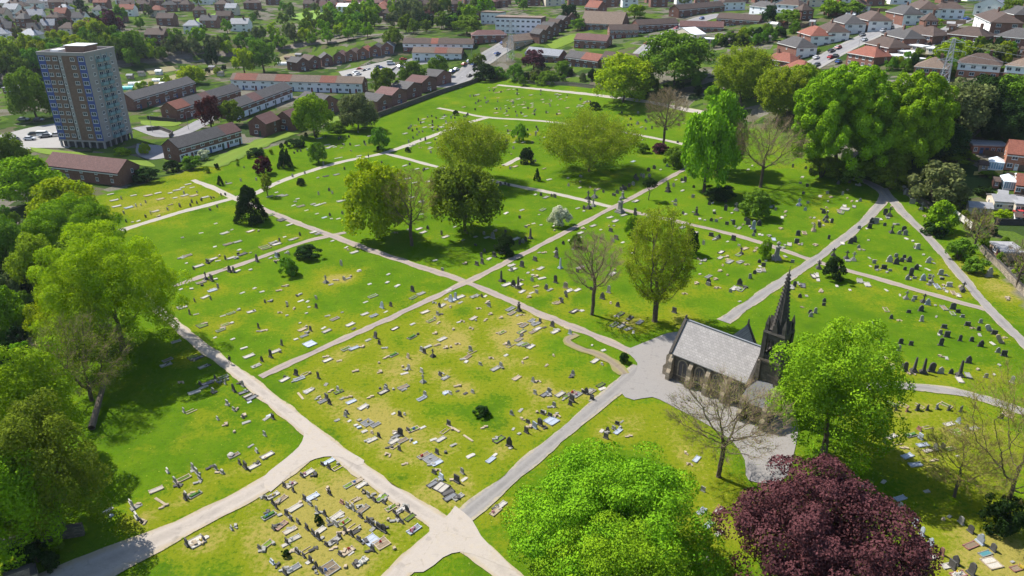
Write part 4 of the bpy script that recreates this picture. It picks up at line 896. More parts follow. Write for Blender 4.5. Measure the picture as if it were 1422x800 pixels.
# --- town trees one can tell apart
for u, v, w, t, k, l in [
    (42, 164, 58, 98, 'green', 'big round green tree left of the tower block'), (434, 190, 52, 130, 'bright', 'bright round tree at the end of the brick terraces'),
    (290, 177, 34, 134, 'red', 'maroon tree between the terraces near the tower block'), (318, 174, 36, 140, 'green', 'dark green tree touching the maroon one'),
    (363, 102, 40, 56, 'green', 'tall green tree behind the long white terrace'), (337, 105, 30, 68, 'lime', 'yellow-green tree left of the tall one behind the white terrace'),
    (293, 94, 18, 64, 'dark', 'dark narrow tree by the railway'), (184, 86, 38, 43, 'green', 'green tree above the tower block roof'),
    (262, 117, 38, 92, 'lime', 'yellow bushy tree among the allotments'), (535, 134, 38, 93, 'green', 'green tree beside the stepped brick row'),
    (573, 120, 38, 84, 'green', 'green tree right above the stepped brick row'), (607, 106, 28, 78, 'green', 'smaller green tree by the wide road'),
    (495, 180, 52, 128, 'willow', 'grey-olive tree left of the stepped brick row'), (545, 64, 28, 38, 'green', 'round green tree above the long estate block'),
    (741, 99, 32, 70, 'purple', 'purple tree behind the far boundary'), (150, 52, 36, 15, 'purple', 'large purple tree in the far upper left'),
    (122, 52, 40, 26, 'olive', 'olive tree left of the far purple tree'), (648, 48, 40, 22, 'green', 'green tree beside the blue and white building'),
    (791, 32, 26, 6, 'dark', 'dark tree between the blue building and the big tiled roof'), (803, 42, 22, 26, 'green', 'pale round tree by the big tiled roof'),
    (882, 26, 28, 6, 'bright', 'bright tree above the upper terraces'), (1068, 36, 20, 8, 'dark', 'dark conifer among the upper right terraces'),
    (1095, 36, 34, 14, 'green', 'green tree in the gardens of the upper right'), (1155, 24, 30, 0, 'bright', 'bright tree above the upper right street'),
    (1328, 88, 44, 54, 'olive', 'olive tree in a garden among the semi-detached houses'), (1378, 84, 42, 62, 'willow', 'grey-green garden tree at the upper right'),
    (1408, 30, 34, 0, 'green', 'green tree in the top right corner'), (1180, 22, 40, 2, 'green', 'mid-green tree at the top of the right-hand street'),
    (62, 95, 44, 68, 'lime', 'yellowish tree left of the tower roof'), (100, 96, 40, 70, 'green', 'green tree partly hidden behind the tower roof')]:
    tree(u, v, w, t, k, name='broadleaf_tree', label=l, lod='mid' if w > 44 else 'far', shape='round')
for u, v, w, t, k, l in [(673, 112, 34, 88, 'dark', 'dark shrub at the corner of the burial ground by the road'), (690, 110, 24, 92, 'green', 'green shrub at the far boundary corner'), (715, 112, 26, 88, 'green', 'leafy shrub below the purple tree'),
                         (762, 116, 34, 98, 'green', 'clipped round green hedge bush at the far boundary'), (745, 112, 22, 96, 'willow', 'grey-green shrub at the far boundary'), (782, 104, 28, 84, 'green', 'garden bush below the grey-roofed house'),
                         (665, 92, 24, 74, 'green', 'bush at the roadside below the blue building'), (284, 222, 18, 207, 'white', 'pale flowering bush at the terrace end'), (268, 234, 28, 215, 'green', 'green bush against the near terrace'),
                         (240, 238, 24, 222, 'dark', 'dark bush against the near terrace end wall'), (205, 252, 36, 232, 'dark', 'dark hedge bush by the brown-roofed block'), (170, 216, 22, 204, 'lime', 'yellow bush at the foot of the tower block'),
                         (202, 214, 16, 198, 'lime', 'yellow sapling right of the tower block'), (355, 216, 24, 205, 'dark', 'dark bramble clump on the grass bank'), (410, 204, 26, 192, 'dark', 'bramble clump further along the grass bank'),
                         (470, 182, 30, 168, 'green', 'green thicket at the end of the grass bank'), (1030, 62, 26, 46, 'green', 'green garden bush between upper right rows'), (1010, 58, 20, 44, 'green', 'garden bush behind the upper right terrace'),
                         (1285, 40, 22, 24, 'green', 'round bush before the white-fronted house'), (1302, 36, 14, 25, 'lime', 'yellow-green bush before the white-fronted house'), (1130, 72, 16, 64, 'lime', 'small bush beside the right-hand street'),
                         (410, 124, 20, 112, 'willow', 'pale round bush before the long white terrace'), (425, 124, 14, 114, 'green', 'green bush before the long white terrace'), (1392, 305, 26, 290, 'lime', 'yellow bush in a back garden at the right edge'),
                         (1365, 270, 26, 258, 'dark', 'dark bush among the right-hand back gardens'), (1372, 246, 26, 236, 'green', 'green garden hedge bush by the conservatory'), (1330, 226, 50, 205, 'green', 'long green garden hedge below the wooded bank')]:
    S(u, v, w, t, k, l)

# --- belts of trees in the background, every tree its own
BELT = []
def belt(n, poly, kinds, hw, desc, seed, big=(11, 19), shrub=False):
    shrub = shrub or 'bush' in desc or 'bramble' in desc or desc.startswith('garden')
    P = poly; r = random.Random(seed)
    us = [p[0] for p in P]; vs = [p[1] for p in P]; c = 0; tries = 0
    while c < n and tries < n * 60:
        tries += 1
        u = r.uniform(min(us), max(us)); v = r.uniform(min(vs), max(vs))
        if not bool(inside(np.array([u]), np.array([v]), P)[0]): continue
        b_ = at(u, v)
        if any((b_[0] - q[0]) ** 2 + (b_[1] - q[1]) ** 2 < (hw * .8) ** 2 for q in BELT): continue
        BELT.append(b_); k = r.choice(kinds); H = r.uniform(*big); R = H * r.uniform(.36, .5)
        names = {'green': 'green', 'dark': 'dark', 'olive': 'olive', 'lime': 'yellow-green', 'willow': 'grey-green', 'bright': 'bright', 'purple': 'purple', 'brown': 'brownish', 'red': 'maroon', 'white': 'white'}
        tree(u, v, 0, 0, k, name='shrub' if shrub else 'broadleaf_tree', cat='shrub' if shrub else 'tree', lod='shrub' if shrub else 'tiny' if b_[1] > 480 else 'far', base=b_, Rm=R, H=H, desc=f'{names[k]} {("tall " if H > sum(big) / 2 else "low ") if not shrub else ""}{desc}', group=desc.replace('tree', 'trees').replace('bush', 'bushes').replace('clump', 'clumps'), seed=r.randrange(9999))
        c += 1
belt(40, [(180, 92), (260, 82), (400, 68), (480, 62), (520, 50), (470, 40), (400, 48), (280, 62), (180, 70)], ['green', 'green', 'bright', 'willow', 'lime'], 9, 'tree along the railway', 1, (7, 12))
belt(30, [(-20, 120), (60, 105), (100, 92), (170, 82), (170, 60), (90, 62), (0, 88), (-20, 95)], ['green', 'lime', 'olive', 'green'], 9, 'tree left of the tower', 2, (9, 15))
belt(46, [(-20, 70), (160, 55), (330, 48), (480, 38), (620, 30), (700, 20), (700, 4), (450, 0), (200, -4), (-20, 0)], ['green', 'green', 'bright', 'green', 'willow', 'olive', 'dark'], 15, 'tree among the far houses', 3, (6, 11))
belt(26, [(440, 48), (560, 40), (660, 36), (700, 22), (600, 18), (450, 30)], ['green', 'green', 'bright', 'willow'], 10, 'tree beyond the estate', 4, (11, 18))
belt(26, [(700, 16), (800, 12), (960, 8), (1200, 6), (1420, -2), (1420, -8), (1000, -8), (700, -2)], ['green', 'dark', 'green', 'willow', 'bright'], 10, 'tree along the top skyline', 5, (8, 13))
belt(34, [(960, 70), (1060, 62), (1110, 44), (1050, 50), (1000, 60)], ['green', 'lime', 'dark', 'green'], 6, 'garden shrub by the terraces', 6, (4, 7))
belt(44, [(1230, 100), (1320, 100), (1400, 90), (1420, 60), (1340, 72), (1260, 84)], ['green', 'green', 'olive', 'dark'], 5, 'garden shrub among the houses', 7, (3, 6))
belt(16, [(170, 128), (260, 104), (320, 96), (300, 108), (200, 126)], ['green', 'lime', 'dark'], 6, 'small tree in the allotments', 8, (3, 5))
belt(22, [(720, 122), (800, 118), (900, 128), (1000, 140), (1000, 120), (900, 108), (800, 104), (740, 106)], ['green', 'dark', 'willow', 'green'], 6, 'garden bush beyond the far boundary', 9, (3, 6))
belt(26, [(1240, 255), (1300, 285), (1340, 330), (1380, 370), (1420, 400), (1420, 360), (1350, 300), (1300, 255)], ['green', 'dark', 'willow', 'brown', 'lime'], 4, 'bush along the right boundary', 10, (2.0, 3.6))
belt(24, [(0, 430), (40, 420), (70, 480), (60, 560), (0, 560)], ['green', 'dark', 'brown', 'bright'], 4, 'bush in the left margin', 11, (2.5, 5))
belt(20, [(0, 300), (60, 330), (60, 420), (0, 420)], ['green', 'dark', 'brown', 'willow'], 5, 'bush under the left margin trees', 12, (3, 7))
belt(10, [(0, 740), (60, 720), (110, 760), (80, 800), (0, 800)], ['dark', 'brown', 'dark'], 3, 'dark bush by the lower left walls', 13, (1.5, 3))
belt(20, [(280, 240), (380, 205), (500, 165), (500, 172), (400, 212), (290, 246)], ['green', 'dark', 'olive'], 5, 'bramble on the grass bank', 14, (1.2, 2.4))
belt(16, [(560, 48), (640, 44), (640, 36), (560, 40)], ['green', 'dark'], 7, 'tree behind the estate block', 15, (8, 12))
# ------------------------------------------------------------------ graves
STONE = {'w': mat('white_stone', (0.44, 0.415, 0.37), .8, (0.19, 0.18, 0.16), 2.5, .8, .14, .3, 9),
         'g': mat('grey_stone', (0.29, 0.28, 0.255), .88, (0.13, 0.13, 0.11), 2.5, .85, .2, .4, 9),
         'd': mat('blackened_stone', (0.085, 0.08, 0.075), .85, (0.028, 0.027, 0.025), 2.5, .85, .3, .4, 9),
         't': mat('sandy_stone', (0.38, 0.31, 0.22), .9, (0.20, 0.16, 0.11), 2.5, .85, .15, .4, 9),
         'b': mat('blue_grey_marble', (0.33, 0.37, 0.43), .45, (0.16, 0.18, 0.21), 2.5, .7, .2, .1, 9, spec=.5),
         'r': mat('red_granite', (0.27, 0.13, 0.105), .5, (0.12, 0.06, 0.05), 3, .7, .2, .1, 9, spec=.5)}
FILL = {'gravel': mat('grave_gravel', (0.46, 0.43, 0.37), .95, (0.22, 0.2, 0.17), 5, .8, .2, .8, 14), 'soil': mat('grave_soil', (0.20, 0.15, 0.10), .95, (0.10, 0.08, 0.05), 3, .8, .2, .8, 10),
        'grass': mat('grave_grass', (0.10, 0.16, 0.012), .95, (0.05, 0.09, 0.01), 3, .8, .3, .8, 10), 'slate': mat('grave_chips', (0.17, 0.18, 0.19), .9, (0.08, 0.08, 0.09), 6, .8, .2, .8, 14),
        'teal': mat('grave_glass_chips', (0.07, 0.22, 0.24), .6, (0.04, 0.12, 0.14), 6, .8, .1, .6, 14), 'green': mat('grave_planting', (0.05, 0.15, 0.02), .95, (0.03, 0.07, 0.01), 4, .8, .1, .8, 10)}
FLW = [mat('flower_red', (0.5, 0.03, 0.04), .8), mat('flower_pink', (0.6, 0.25, 0.35), .8), mat('flower_yellow', (0.65, 0.5, 0.05), .8), mat('flower_white', (0.75, 0.75, 0.72), .8), mat('flower_blue', (0.12, 0.25, 0.6), .8)]
GM = {}
def arc(w, h0, h, k=7, sharp=1.0):
    return [(w / 2 * math.cos(t), h0 + (h - h0) * math.sin(t) ** sharp) for t in np.linspace(0, math.pi, k)]
def head_mesh(sh):
    mb = MB(); w, t, h = .82, .17, 1.15
    if sh == 0: poly = [(-w / 2, .16), (w / 2, .16)] + arc(w, .85, h)
    elif sh == 1: poly = [(-w / 2, .16), (w / 2, .16), (w / 2, .75), (w * .3, 1.02), (0, h + .1), (-w * .3, 1.02), (-w / 2, .75)]
    elif sh == 2: poly = [(-w / 2, .16), (w / 2, .16), (w / 2, 1.02), (-w / 2, 1.02)]
    elif sh == 3: poly = [(-w / 2, .16), (w / 2, .16), (w / 2, .8), (w * .36, .84)] + arc(w * .64, .88, h + .08, 6)[0:] + [(-w * .36, .84), (-w / 2, .8)]
    elif sh == 4: poly = [(-w * .42, .16), (w * .42, .16), (w * .42, 1.25)] + arc(w * .7, 1.3, 1.5, 5) + [(-w * .42, 1.25)]
    else: poly = [(-.38, .16), (.38, .16), (.42, .62), (.36, .72), (-.36, .72), (-.42, .62)]
    mb.prism(poly, -t / 2, t / 2); return mb
def gm(key, fn, m):
    k = (key, m.name)
    if k not in GM: GM[k] = fn().mesh(key if isinstance(key, str) else key[0], m)
    return GM[k]
def base_mb(): mb = MB(); mb.frus(0, 0, 1.06, .42, .98, .34, -.1, .17); return mb
def kerb_mb(sz):
    L, Wd = (2.15, .98) if sz == 0 else (2.2, 2.1)
    mb = MB(); k = .13; h = .17
    mb.box(-L / 2, L / 2, -Wd / 2, -Wd / 2 + k, -.1, h); mb.box(-L / 2, L / 2, Wd / 2 - k, Wd / 2, -.1, h)
    mb.box(-L / 2, -L / 2 + k, -Wd / 2 + k, Wd / 2 - k, -.1, h - .003); mb.box(L / 2 - k, L / 2, -Wd / 2 + k, Wd / 2 - k, -.1, h - .003)
    for sx in (-1, 1):
        for sy in (-1, 1): mb.box(sx * (L / 2 - .09) - .1, sx * (L / 2 - .09) + .1, sy * (Wd / 2 - .09) - .1, sy * (Wd / 2 - .09) + .1, -.1, h + .07)
    if sz: mb.box(-L / 2 + k, L / 2 - k, -k / 2, k / 2, -.1, h - .006)
    return mb
def fill_mb(sz, hi=False):
    L, Wd = (2.15, .98) if sz == 0 else (2.2, 2.1)
    mb = MB(); e = .15; mb.frus(0, 0, L - 2 * e + .01, Wd - 2 * e + .01, L - 2 * e - (.2 if hi else .004), Wd - 2 * e - (.2 if hi else .004), -.05, .36 if hi else .13); return mb
def open_kerb_mb():
    mb = MB(); mb.box(-1.05, 1.0, -.48, -.34, -.1, .14); mb.box(-1.05, .7, .34, .46, -.1, .1); mb.box(-1.05, -.9, -.34, .34, -.1, .12); return mb
def ledger_mb(v):
    mb = MB(); r = random.Random(v)
    L, Wd, h = [(1.85, .8, .16), (1.1, .72, .13), (.8, .6, .2), (1.5, .5, .12)][v % 4]
    p = [(-L / 2, -Wd / 2), (L / 2, -Wd / 2), (L / 2, Wd / 2), (-L / 2, Wd / 2)]
    if v > 3: p = [(x + r.uniform(-.1, .1), y + r.uniform(-.1, .1)) for x, y in p]; p.insert(2, (L / 2 + r.uniform(-.05, .2), r.uniform(-.15, .15)))
    mb.hexa([(x, y, -.08) for x, y in p], [(x * .95, y * .93, h + r.uniform(-.03, .05)) for x, y in p]); return mb
def rubble_mb(v):
    mb = MB(); r = random.Random(100 + v)
    for i in range(r.randint(2, 5)):
        x, y = r.uniform(-.6, .6), r.uniform(-.45, .45); a = r.uniform(0, 3)
        L, Wd, h = r.uniform(.3, .9), r.uniform(.2, .45), r.uniform(.1, .3)
        c, s = math.cos(a), math.sin(a)
        q = [(x + (c * X - s * Y), y + (s * X + c * Y)) for X, Y in ((-L / 2, -Wd / 2), (L / 2, -Wd / 2), (L / 2, Wd / 2), (-L / 2, Wd / 2))]
        mb.hexa([(X, Y, -.06) for X, Y in q], [(X + r.uniform(-.05, .05), Y + r.uniform(-.05, .05), h + r.uniform(-.06, .08)) for X, Y in q])
    return mb
def cross_mb():
    mb = MB(); mb.box(-.13, .13, -.1, .1, .72, 2.25); mb.box(-.48, -.135, -.095, .095, 1.58, 1.82); mb.box(.135, .48, -.095, .095, 1.58, 1.82)
    return mb
def plinth_mb(): mb = MB(); mb.frus(0, 0, 1.3, 1.3, 1.25, 1.25, -.1, .22); mb.frus(0, 0, .98, .98, .9, .9, .22, .48); mb.frus(0, 0, .64, .64, .5, .5, .48, .74); return mb
def obelisk_mb(): mb = MB(); mb.frus(0, 0, .5, .5, .3, .3, .74, 3.0); mb.frus(0, 0, .3, .3, .02, .02, 3.0, 3.28); return mb
def urn_mb():
    mb = MB(); mb.frus(0, 0, .56, .56, .5, .5, .74, 1.7); mb.frus(0, 0, .72, .72, .66, .66, 1.7, 1.86)
    for r0, r1, z0, z1 in ((.1, .1, 1.86, 2.0), (.12, .3, 2.0, 2.3), (.3, .26, 2.3, 2.45), (.2, .06, 2.45, 2.62)): mb.ngon(0, 0, r0, r1, z0, z1, 8)
    return mb
def flower_mb():
    mb = MB(); r = random.Random(3)
    for i in range(9): mb.ngon(r.uniform(-.18, .18), r.uniform(-.14, .14), .05, .03, .05, r.uniform(.22, .36), 5)
    return mb

def gaxis(u, v, fl):
    if '^' in fl: return 127
    if '>' in fl: return 17
    if u > 1040 and v < 530: return 78 if v > 300 else 62
    if u > 960 and v < 330: return 65
    return 47
OBJ_G = []
# the 290 of each kind that show largest stand as things of their own; the few beyond that form one mass per colour
_sz = [1 / mpp(at(g[0], g[1])) * (1.3 if '!' in g[4] else 1) for g in GRAVES]
def kind_of(g): return 'b' if g[2] == 's' and g[3] == 't' and '-' not in g[4] else g[2]
KEEP = set(); far_rest = {}
for kd in 'hksbxou':
    KEEP |= set(sorted([i for i, g in enumerate(GRAVES) if kind_of(g) == kd], key=lambda i: -_sz[i])[:290])
for i, (u, v, k, c, fl) in enumerate(GRAVES):
    r = random.Random(i * 31 + 5); p = at(u, v); big = fl.count('!'); rz = rad(gaxis(u, v, fl) + r.gauss(0, 4)); col = c if c in STONE else 'g'
    far = p[1] > 150; sz_ = .86 if p[1] < 140 else .94; col = fl[1] if fl[:1] == '~' else col; m = STONE[col]; s = r.uniform(.9, 1.12) * (1.1 if far else 1) * (1, 1.3, 1.7)[big] * sz_
    if i not in KEEP:
        far_rest.setdefault((kind_of((u, v, k, c, fl)), col), []).append((p, rz, s, r.randrange(6))); continue
    lab = None
    if k == 'h':
        sh = r.choice([0, 0, 1, 2, 3, 3, 4, 5] if p[1] > 110 or u > 1000 else [0, 2, 3, 5, 5, 2])
        tl = ('/' in fl) * .6 + r.gauss(0, .045)
        o = link('headstone', gm(('headstone', sh), lambda: head_mesh(sh), m), None, p, (r.gauss(0, .04), tl, rz + math.pi / 2), (s * (1 if big < 2 else .8), s, s * (1 if '/' not in fl else 1.2)))
        link('base', gm('headstone_base', base_mb, m), o)
        lean = 'leaning ' if '/' in fl else ''
        lab = f"{'large ' if big else ''}{lean}{CW[col]} {SHW[sh]} headstone"; cat, grp = 'headstone', 'upright headstones in the burial ground'
    elif k == 'k':
        if col == 't' and r.random() < .35 and not big:
            o = link('kerbed_grave', gm('broken_kerb', open_kerb_mb, m), None, p, (0, 0, rz), (s, s, s)); lab = f'{CW[col]} broken-kerbed grave'
        else:
            sz = 1 if big else 0; s2 = s / (1, 1.3, 1.7)[big]
            fk = {'G': 'green', 'T': 'teal'}.get(c) or r.choice({'w': ['stone', 'stone', 'gravel'], 'g': ['gravel', 'grass', 'soil', 'stone', 'slate'], 'd': ['slate', 'gravel', 'grass', 'stone'], 't': ['soil', 'gravel', 'stone', 'grass'], 'b': ['stone', 'stone', 'slate'], 'r': ['soil', 'gravel']}.get(c, ['gravel']))
            o = link('kerbed_grave', gm(('grave_kerb', sz), lambda: kerb_mb(sz), m), None, p, (0, 0, rz), (s2, s2, s2))
            fm = m if fk == 'stone' else FILL[fk]
            link('infill' if fk != 'stone' else 'slab', gm(('grave_infill', sz, fk == 'green'), lambda: fill_mb(sz, fk == 'green'), fm), o)
            fw = {'stone': 'stone slab', 'gravel': 'pale gravel', 'soil': 'bare soil', 'grass': 'grass', 'slate': 'dark chippings', 'teal': 'teal glass chippings', 'green': 'green planting'}[fk]
            lab = f"{'double ' if big else ''}{CW[col]} kerbed grave with {fw}"
            if '*' in fl or (p[1] < 110 and r.random() < .25):
                for q in range(3 if '*' in fl else 1):
                    fmm = FLW[r.randrange(5)]
                    link('flowers', gm('grave_flowers', flower_mb, fmm), o, (r.uniform(-.7, .7), r.uniform(-.2, .2), .1), (0, 0, r.uniform(0, 6)), (1.3, 1.3, 1.3))
                if '*' in fl: lab += ' and flowers'
        cat, grp = 'grave', 'kerbed graves in the burial ground'
    elif k == 's' and c == 't' and '-' not in fl:
        vv = r.randrange(6); o = link('broken_stone', gm(('broken_stone', vv), lambda: rubble_mb(vv), m), None, p, (0, 0, rz + r.uniform(-.5, .5)), (s, s, s))
        lab = f"{'large ' if big else ''}{CW[col]} scatter of broken stone"; cat, grp = 'broken stone', 'broken stones in the burial ground'
    elif k == 's':
        vv = r.choice([0, 1, 1, 2, 3, 4, 5, 5, 6, 6, 7]) if '-' not in fl else 3; s *= r.uniform(.75, 1.0); sx = s * (2.2 if '-' in fl else 1)
        o = link('flat_gravestone', gm(('ledger_stone', vv), lambda: ledger_mb(vv), m), None, p, (r.gauss(0, .03), r.gauss(0, .05), rz + (math.pi / 2 if '-' in fl else r.gauss(0, .22))), (sx, s, s))
        lab = f"{'large ' if big else ''}{['long', 'short', 'small thick', 'narrow'][vv % 4]} {CW[col]} flat gravestone"; cat, grp = 'gravestone', 'flat gravestones in the burial ground'
    else:
        s *= .88 if big < 2 else .95
        fn = {'x': cross_mb, 'o': obelisk_mb, 'u': urn_mb}[k]; nm = {'x': 'cross_monument', 'o': 'obelisk', 'u': 'urn_monument'}[k]
        o = link(nm, gm(nm, fn, m), None, p, (r.gauss(0, .015), r.gauss(0, .02), rz + math.pi / 2), (s, s, s))
        link('plinth', gm('stepped_plinth', plinth_mb, m), o)
        lab = f"{'tall ' if big else ''}{CW[col]} {dict(x='stone cross on a stepped plinth', o='obelisk on a stepped plinth', u='urn-topped pedestal')[k]}"; cat, grp = 'monument', dict(x='stone crosses', o='obelisks', u='urn-topped pedestals')[k]
    tag(o, None, cat, grp); OBJ_G.append((o, lab, p))
for (kd, col), L in far_rest.items():
    mb = MB()
    for p, rz, s, sh in L:
        t = dict(h=lambda: head_mesh(sh), k=lambda: kerb_mb(0), s=lambda: ledger_mb(sh), b=lambda: rubble_mb(sh))[kd](); a = rz + (math.pi / 2 if kd == 'h' else 0)
        if kd == 'k': f_ = fill_mb(0); n1 = len(t.v); t.v += f_.v; t.f += [tuple(n1 + q for q in f) for f in f_.f]; t.m += f_.m
        c_, s_ = math.cos(a), math.sin(a); n0 = len(mb.v); dz = .2 if kd == 'h' else 0
        mb.v += [(p[0] + s * (x * c_ - y * s_), p[1] + s * (x * s_ + y * c_), p[2] + s * (z - dz)) for x, y, z in t.v]
        mb.f += [tuple(n0 + q for q in f) for f in t.f]; mb.m += t.m
    nm = dict(h='distant_headstones', k='distant_kerbed_graves', s='distant_gravestones', b='distant_broken_stones')[kd]
    tag(mb.obj(nm, STONE[col]), f"many tiny {CW[col]} {dict(h='headstones', k='kerbed graves', s='flat gravestones', b='broken stones')[kd]} spread over the farthest plots", nm.replace('distant_', '').replace('_', ' '), None, 'stuff')
# ------------------------------------------------------------------ chapel
M_ASH = courses('blackened_ashlar', (0.11, 0.090, 0.070), (0.07, 0.06, 0.05), .7, .34, .95, .45)
M_ASHL = courses('paler_ashlar', (0.29, 0.24, 0.175), (0.15, 0.12, 0.09), .7, .34, .95, .3)
M_SOOT = mat('sooty_stone', (0.085, 0.075, 0.066), .95, (0.035, 0.032, 0.028), 1.0, .95, .1, .6, 5)
M_SLATE = courses('stone_slates', (0.29, 0.272, 0.262), (0.13, 0.125, 0.12), .6, .5, .85, .12, 'roofx')
M_DGLASS = glass_mat('dark_leaded_glass', (0.02, 0.022, 0.03), .25)
M_LEADD = mat('dull_lead', (0.11, 0.115, 0.12), .7, (0.07, 0.07, 0.075), 1.5, .7)
M_LEAD = mat('lead', (0.20, 0.21, 0.23), .6, (0.12, 0.13, 0.14), 1.5, .7)
BX, BY, CA, CL, CWD, ZE, ZR = 28.0, 113.5, rad(-43.5), 15.0, 7.6, 5.4, 10.1
ch = empty('chapel', (BX, BY, 0), CA)
tag(ch, 'blackened stone chapel with grey slate roof and tall openwork spire', 'chapel')
mb = MB()      # nave: side walls and gables
t = .6
mb.box(0, CL, 0, t, -.5, ZE); mb.box(0, CL, CWD - t, CWD, -.5, ZE)
for x in (0, CL - t):
    n0 = [(t, -.5), (CWD - t, -.5), (CWD - t, ZE + .05), (CWD / 2, ZR - .15), (t, ZE + .05)]
    mb.hexa([(x, y, z) for y, z in n0], [(x + t, y, z) for y, z in n0])
mb.box(t, CL - t, t, CWD - t, -.5, .05)
mb.obj('wall', M_ASH, ch)
mb = MB(); mb.frus(CL / 2, -.1, CL + .3, .3, CL + .2, .16, -.3, .5); mb.box(-.05, CL, -.06, 0, ZE - .35, ZE - .12); mb.obj('plinth_course', M_ASH, ch)
def slabroof(x0, x1, y0, y1, ze, zr, over, th, mats, ax='x', seg=None):
    """two pitched slabs with thickness; ax: ridge direction; seg: list of (fraction, material index)"""
    mb = MB(); ym = (y0 + y1) / 2; sl = (zr - ze) / (ym - y0); zo = ze - over * sl
    chev = [[(y0 - over, zo), (ym, zr), (ym, zr + th * 1.3), (y0 - over, zo + th * 1.3)], [(ym, zr), (y1 + over, zo), (y1 + over, zo + th * 1.3), (ym, zr + th * 1.3)]]
    fr = [(0, 0)] + (seg or []); 
    for i, (f0, mi) in enumerate(fr):
        f1 = fr[i + 1][0] if i + 1 < len(fr) else 1.0
        a = x0 + (x1 - x0) * f0; b = x0 + (x1 - x0) * f1
        for c in chev:
            pa = [(a, y, z) for y, z in c]; pb = [(b, y, z) for y, z in c]
            if ax == 'y': pa = [(y, x, z) for x, y, z in pa]; pb = [(y, x, z) for x, y, z in pb]
            mb.hexa(pa, pb, mi)
    return mb
rf = slabroof(.35, CL - .35, 0, CWD, ZE, ZR, .35, .14, M_SLATE).obj('roof', M_SLATE, ch)
mb = MB(); mb.prism([(.35, ZR + .12), (CL - .35, ZR + .12), (CL - .35, ZR + .27), (.35, ZR + .27)], CWD / 2 - .16, CWD / 2 + .16); mb.obj('ridge', M_LEAD, rf)
for x in (-.12, CL - .38):      # dark gable copings
    mb = MB(); th = .42
    for s in (0, 1):
        ya, yb = (-.45, CWD / 2) if s == 0 else (CWD / 2, CWD + .45); za, zb = (ZE - .45, ZR + .1) if s == 0 else (ZR + .1, ZE - .45)
        mb.hexa([(x, ya, za), (x + .5, ya, za), (x + .5, yb, zb), (x, yb, zb)], [(x, ya, za + th), (x + .5, ya, za + th), (x + .5, yb, zb + th), (x, yb, zb + th)])
    cp = mb.obj('gable_coping', M_SOOT, ch)
    mb = MB(); mb.frus(x + .25, CWD / 2, .3, .3, .16, .16, ZR + .4, ZR + 1.0); mb.box(x + .17, x + .33, CWD / 2 - .3, CWD / 2 + .3, ZR + .75, ZR + .92); mb.obj('finial', M_SOOT, cp)
def lancet(w, h, pts=7):
    r = [(-w / 2, 0), (w / 2, 0), (w / 2, h * .62)]
    for i in range(1, pts): tt = i / pts; r.append((w / 2 * math.cos(tt * math.pi / 2) , h * .62 + h * .38 * math.sin(tt * math.pi / 2) ** .8))
    r.append((0, h)); r += [(-x, z) for x, z in r[:2:-1][1:]]
    return r
fr = MB(); o_ = lancet(2.1, 3.5); i_ = lancet(1.6, 3.05)
n_ = min(len(o_), len(i_))
for k in range(n_):
    j = (k + 1) % n_
    a, b_, c_, d_ = o_[k], o_[j], (i_[j][0], i_[j][1] + .2), (i_[k][0], i_[k][1] + .2)
    fr.hexa([(a[0], -.14, a[1]), (b_[0], -.14, b_[1]), (c_[0], -.14, c_[1]), (d_[0], -.14, d_[1])], [(a[0], .02, a[1]), (b_[0], .02, b_[1]), (c_[0], .02, c_[1]), (d_[0], .02, d_[1])])
fr.box(-.07, .07, -.12, .02, .2, 2.6)
FRM = fr.mesh('lancet_frame', M_ASHL)
gl = MB(); gl.prism([(x, z + .2) for x, z in i_], -.03, .01); GLM = gl.mesh('lancet_glass', M_DGLASS)
bays = [1.0, 4.35, 7.7, 11.05, 14.4]
for k in range(4):
    xc = (bays[k] + bays[k + 1]) / 2
    if k == 3: xc -= .2
    w_ = link('window', FRM, ch, (xc, 0, 1.15)); link('glass', GLM, w_)
    w_ = link('window', FRM, ch, (xc, CWD, 1.15), (0, 0, math.pi)); link('glass', GLM, w_)
w_ = link('window', FRM, ch, (0, CWD / 2, 2.6), (0, 0, -math.pi / 2), (1.25, 1, 1.25)); link('glass', GLM, w_)
bt = MB()
bt.box(-.38, .38, -1.25, 0, -.4, 1.6); bt.hexa([(-.38, -1.25, 1.6), (.38, -1.25, 1.6), (.38, 0, 1.6), (-.38, 0, 1.6)], [(-.38, -.8, 2.2), (.38, -.8, 2.2), (.38, 0, 2.2), (-.38, 0, 2.2)])
bt.box(-.36, .36, -.8, 0, 2.2, 3.7); bt.hexa([(-.36, -.8, 3.7), (.36, -.8, 3.7), (.36, 0, 3.7), (-.36, 0, 3.7)], [(-.36, -.1, 4.7), (.36, -.1, 4.7), (.36, 0, 4.7), (-.36, 0, 4.7)])
BTM = bt.mesh('buttress', M_ASHL)
for x in bays[:-1]:
    link('buttress', BTM, ch, (x if x > 1.1 else .42, -.003, 0)); link('buttress', BTM, ch, (x, CWD + .003, 0), (0, 0, math.pi))
link('buttress', BTM, ch, (-.003, .5, 0), (0, 0, -math.pi / 2), (1.15, 1.1, 1.1)); link('buttress', BTM, ch, (-.003, CWD - .5, 0), (0, 0, -math.pi / 2), (1.15, 1.1, 1.1))
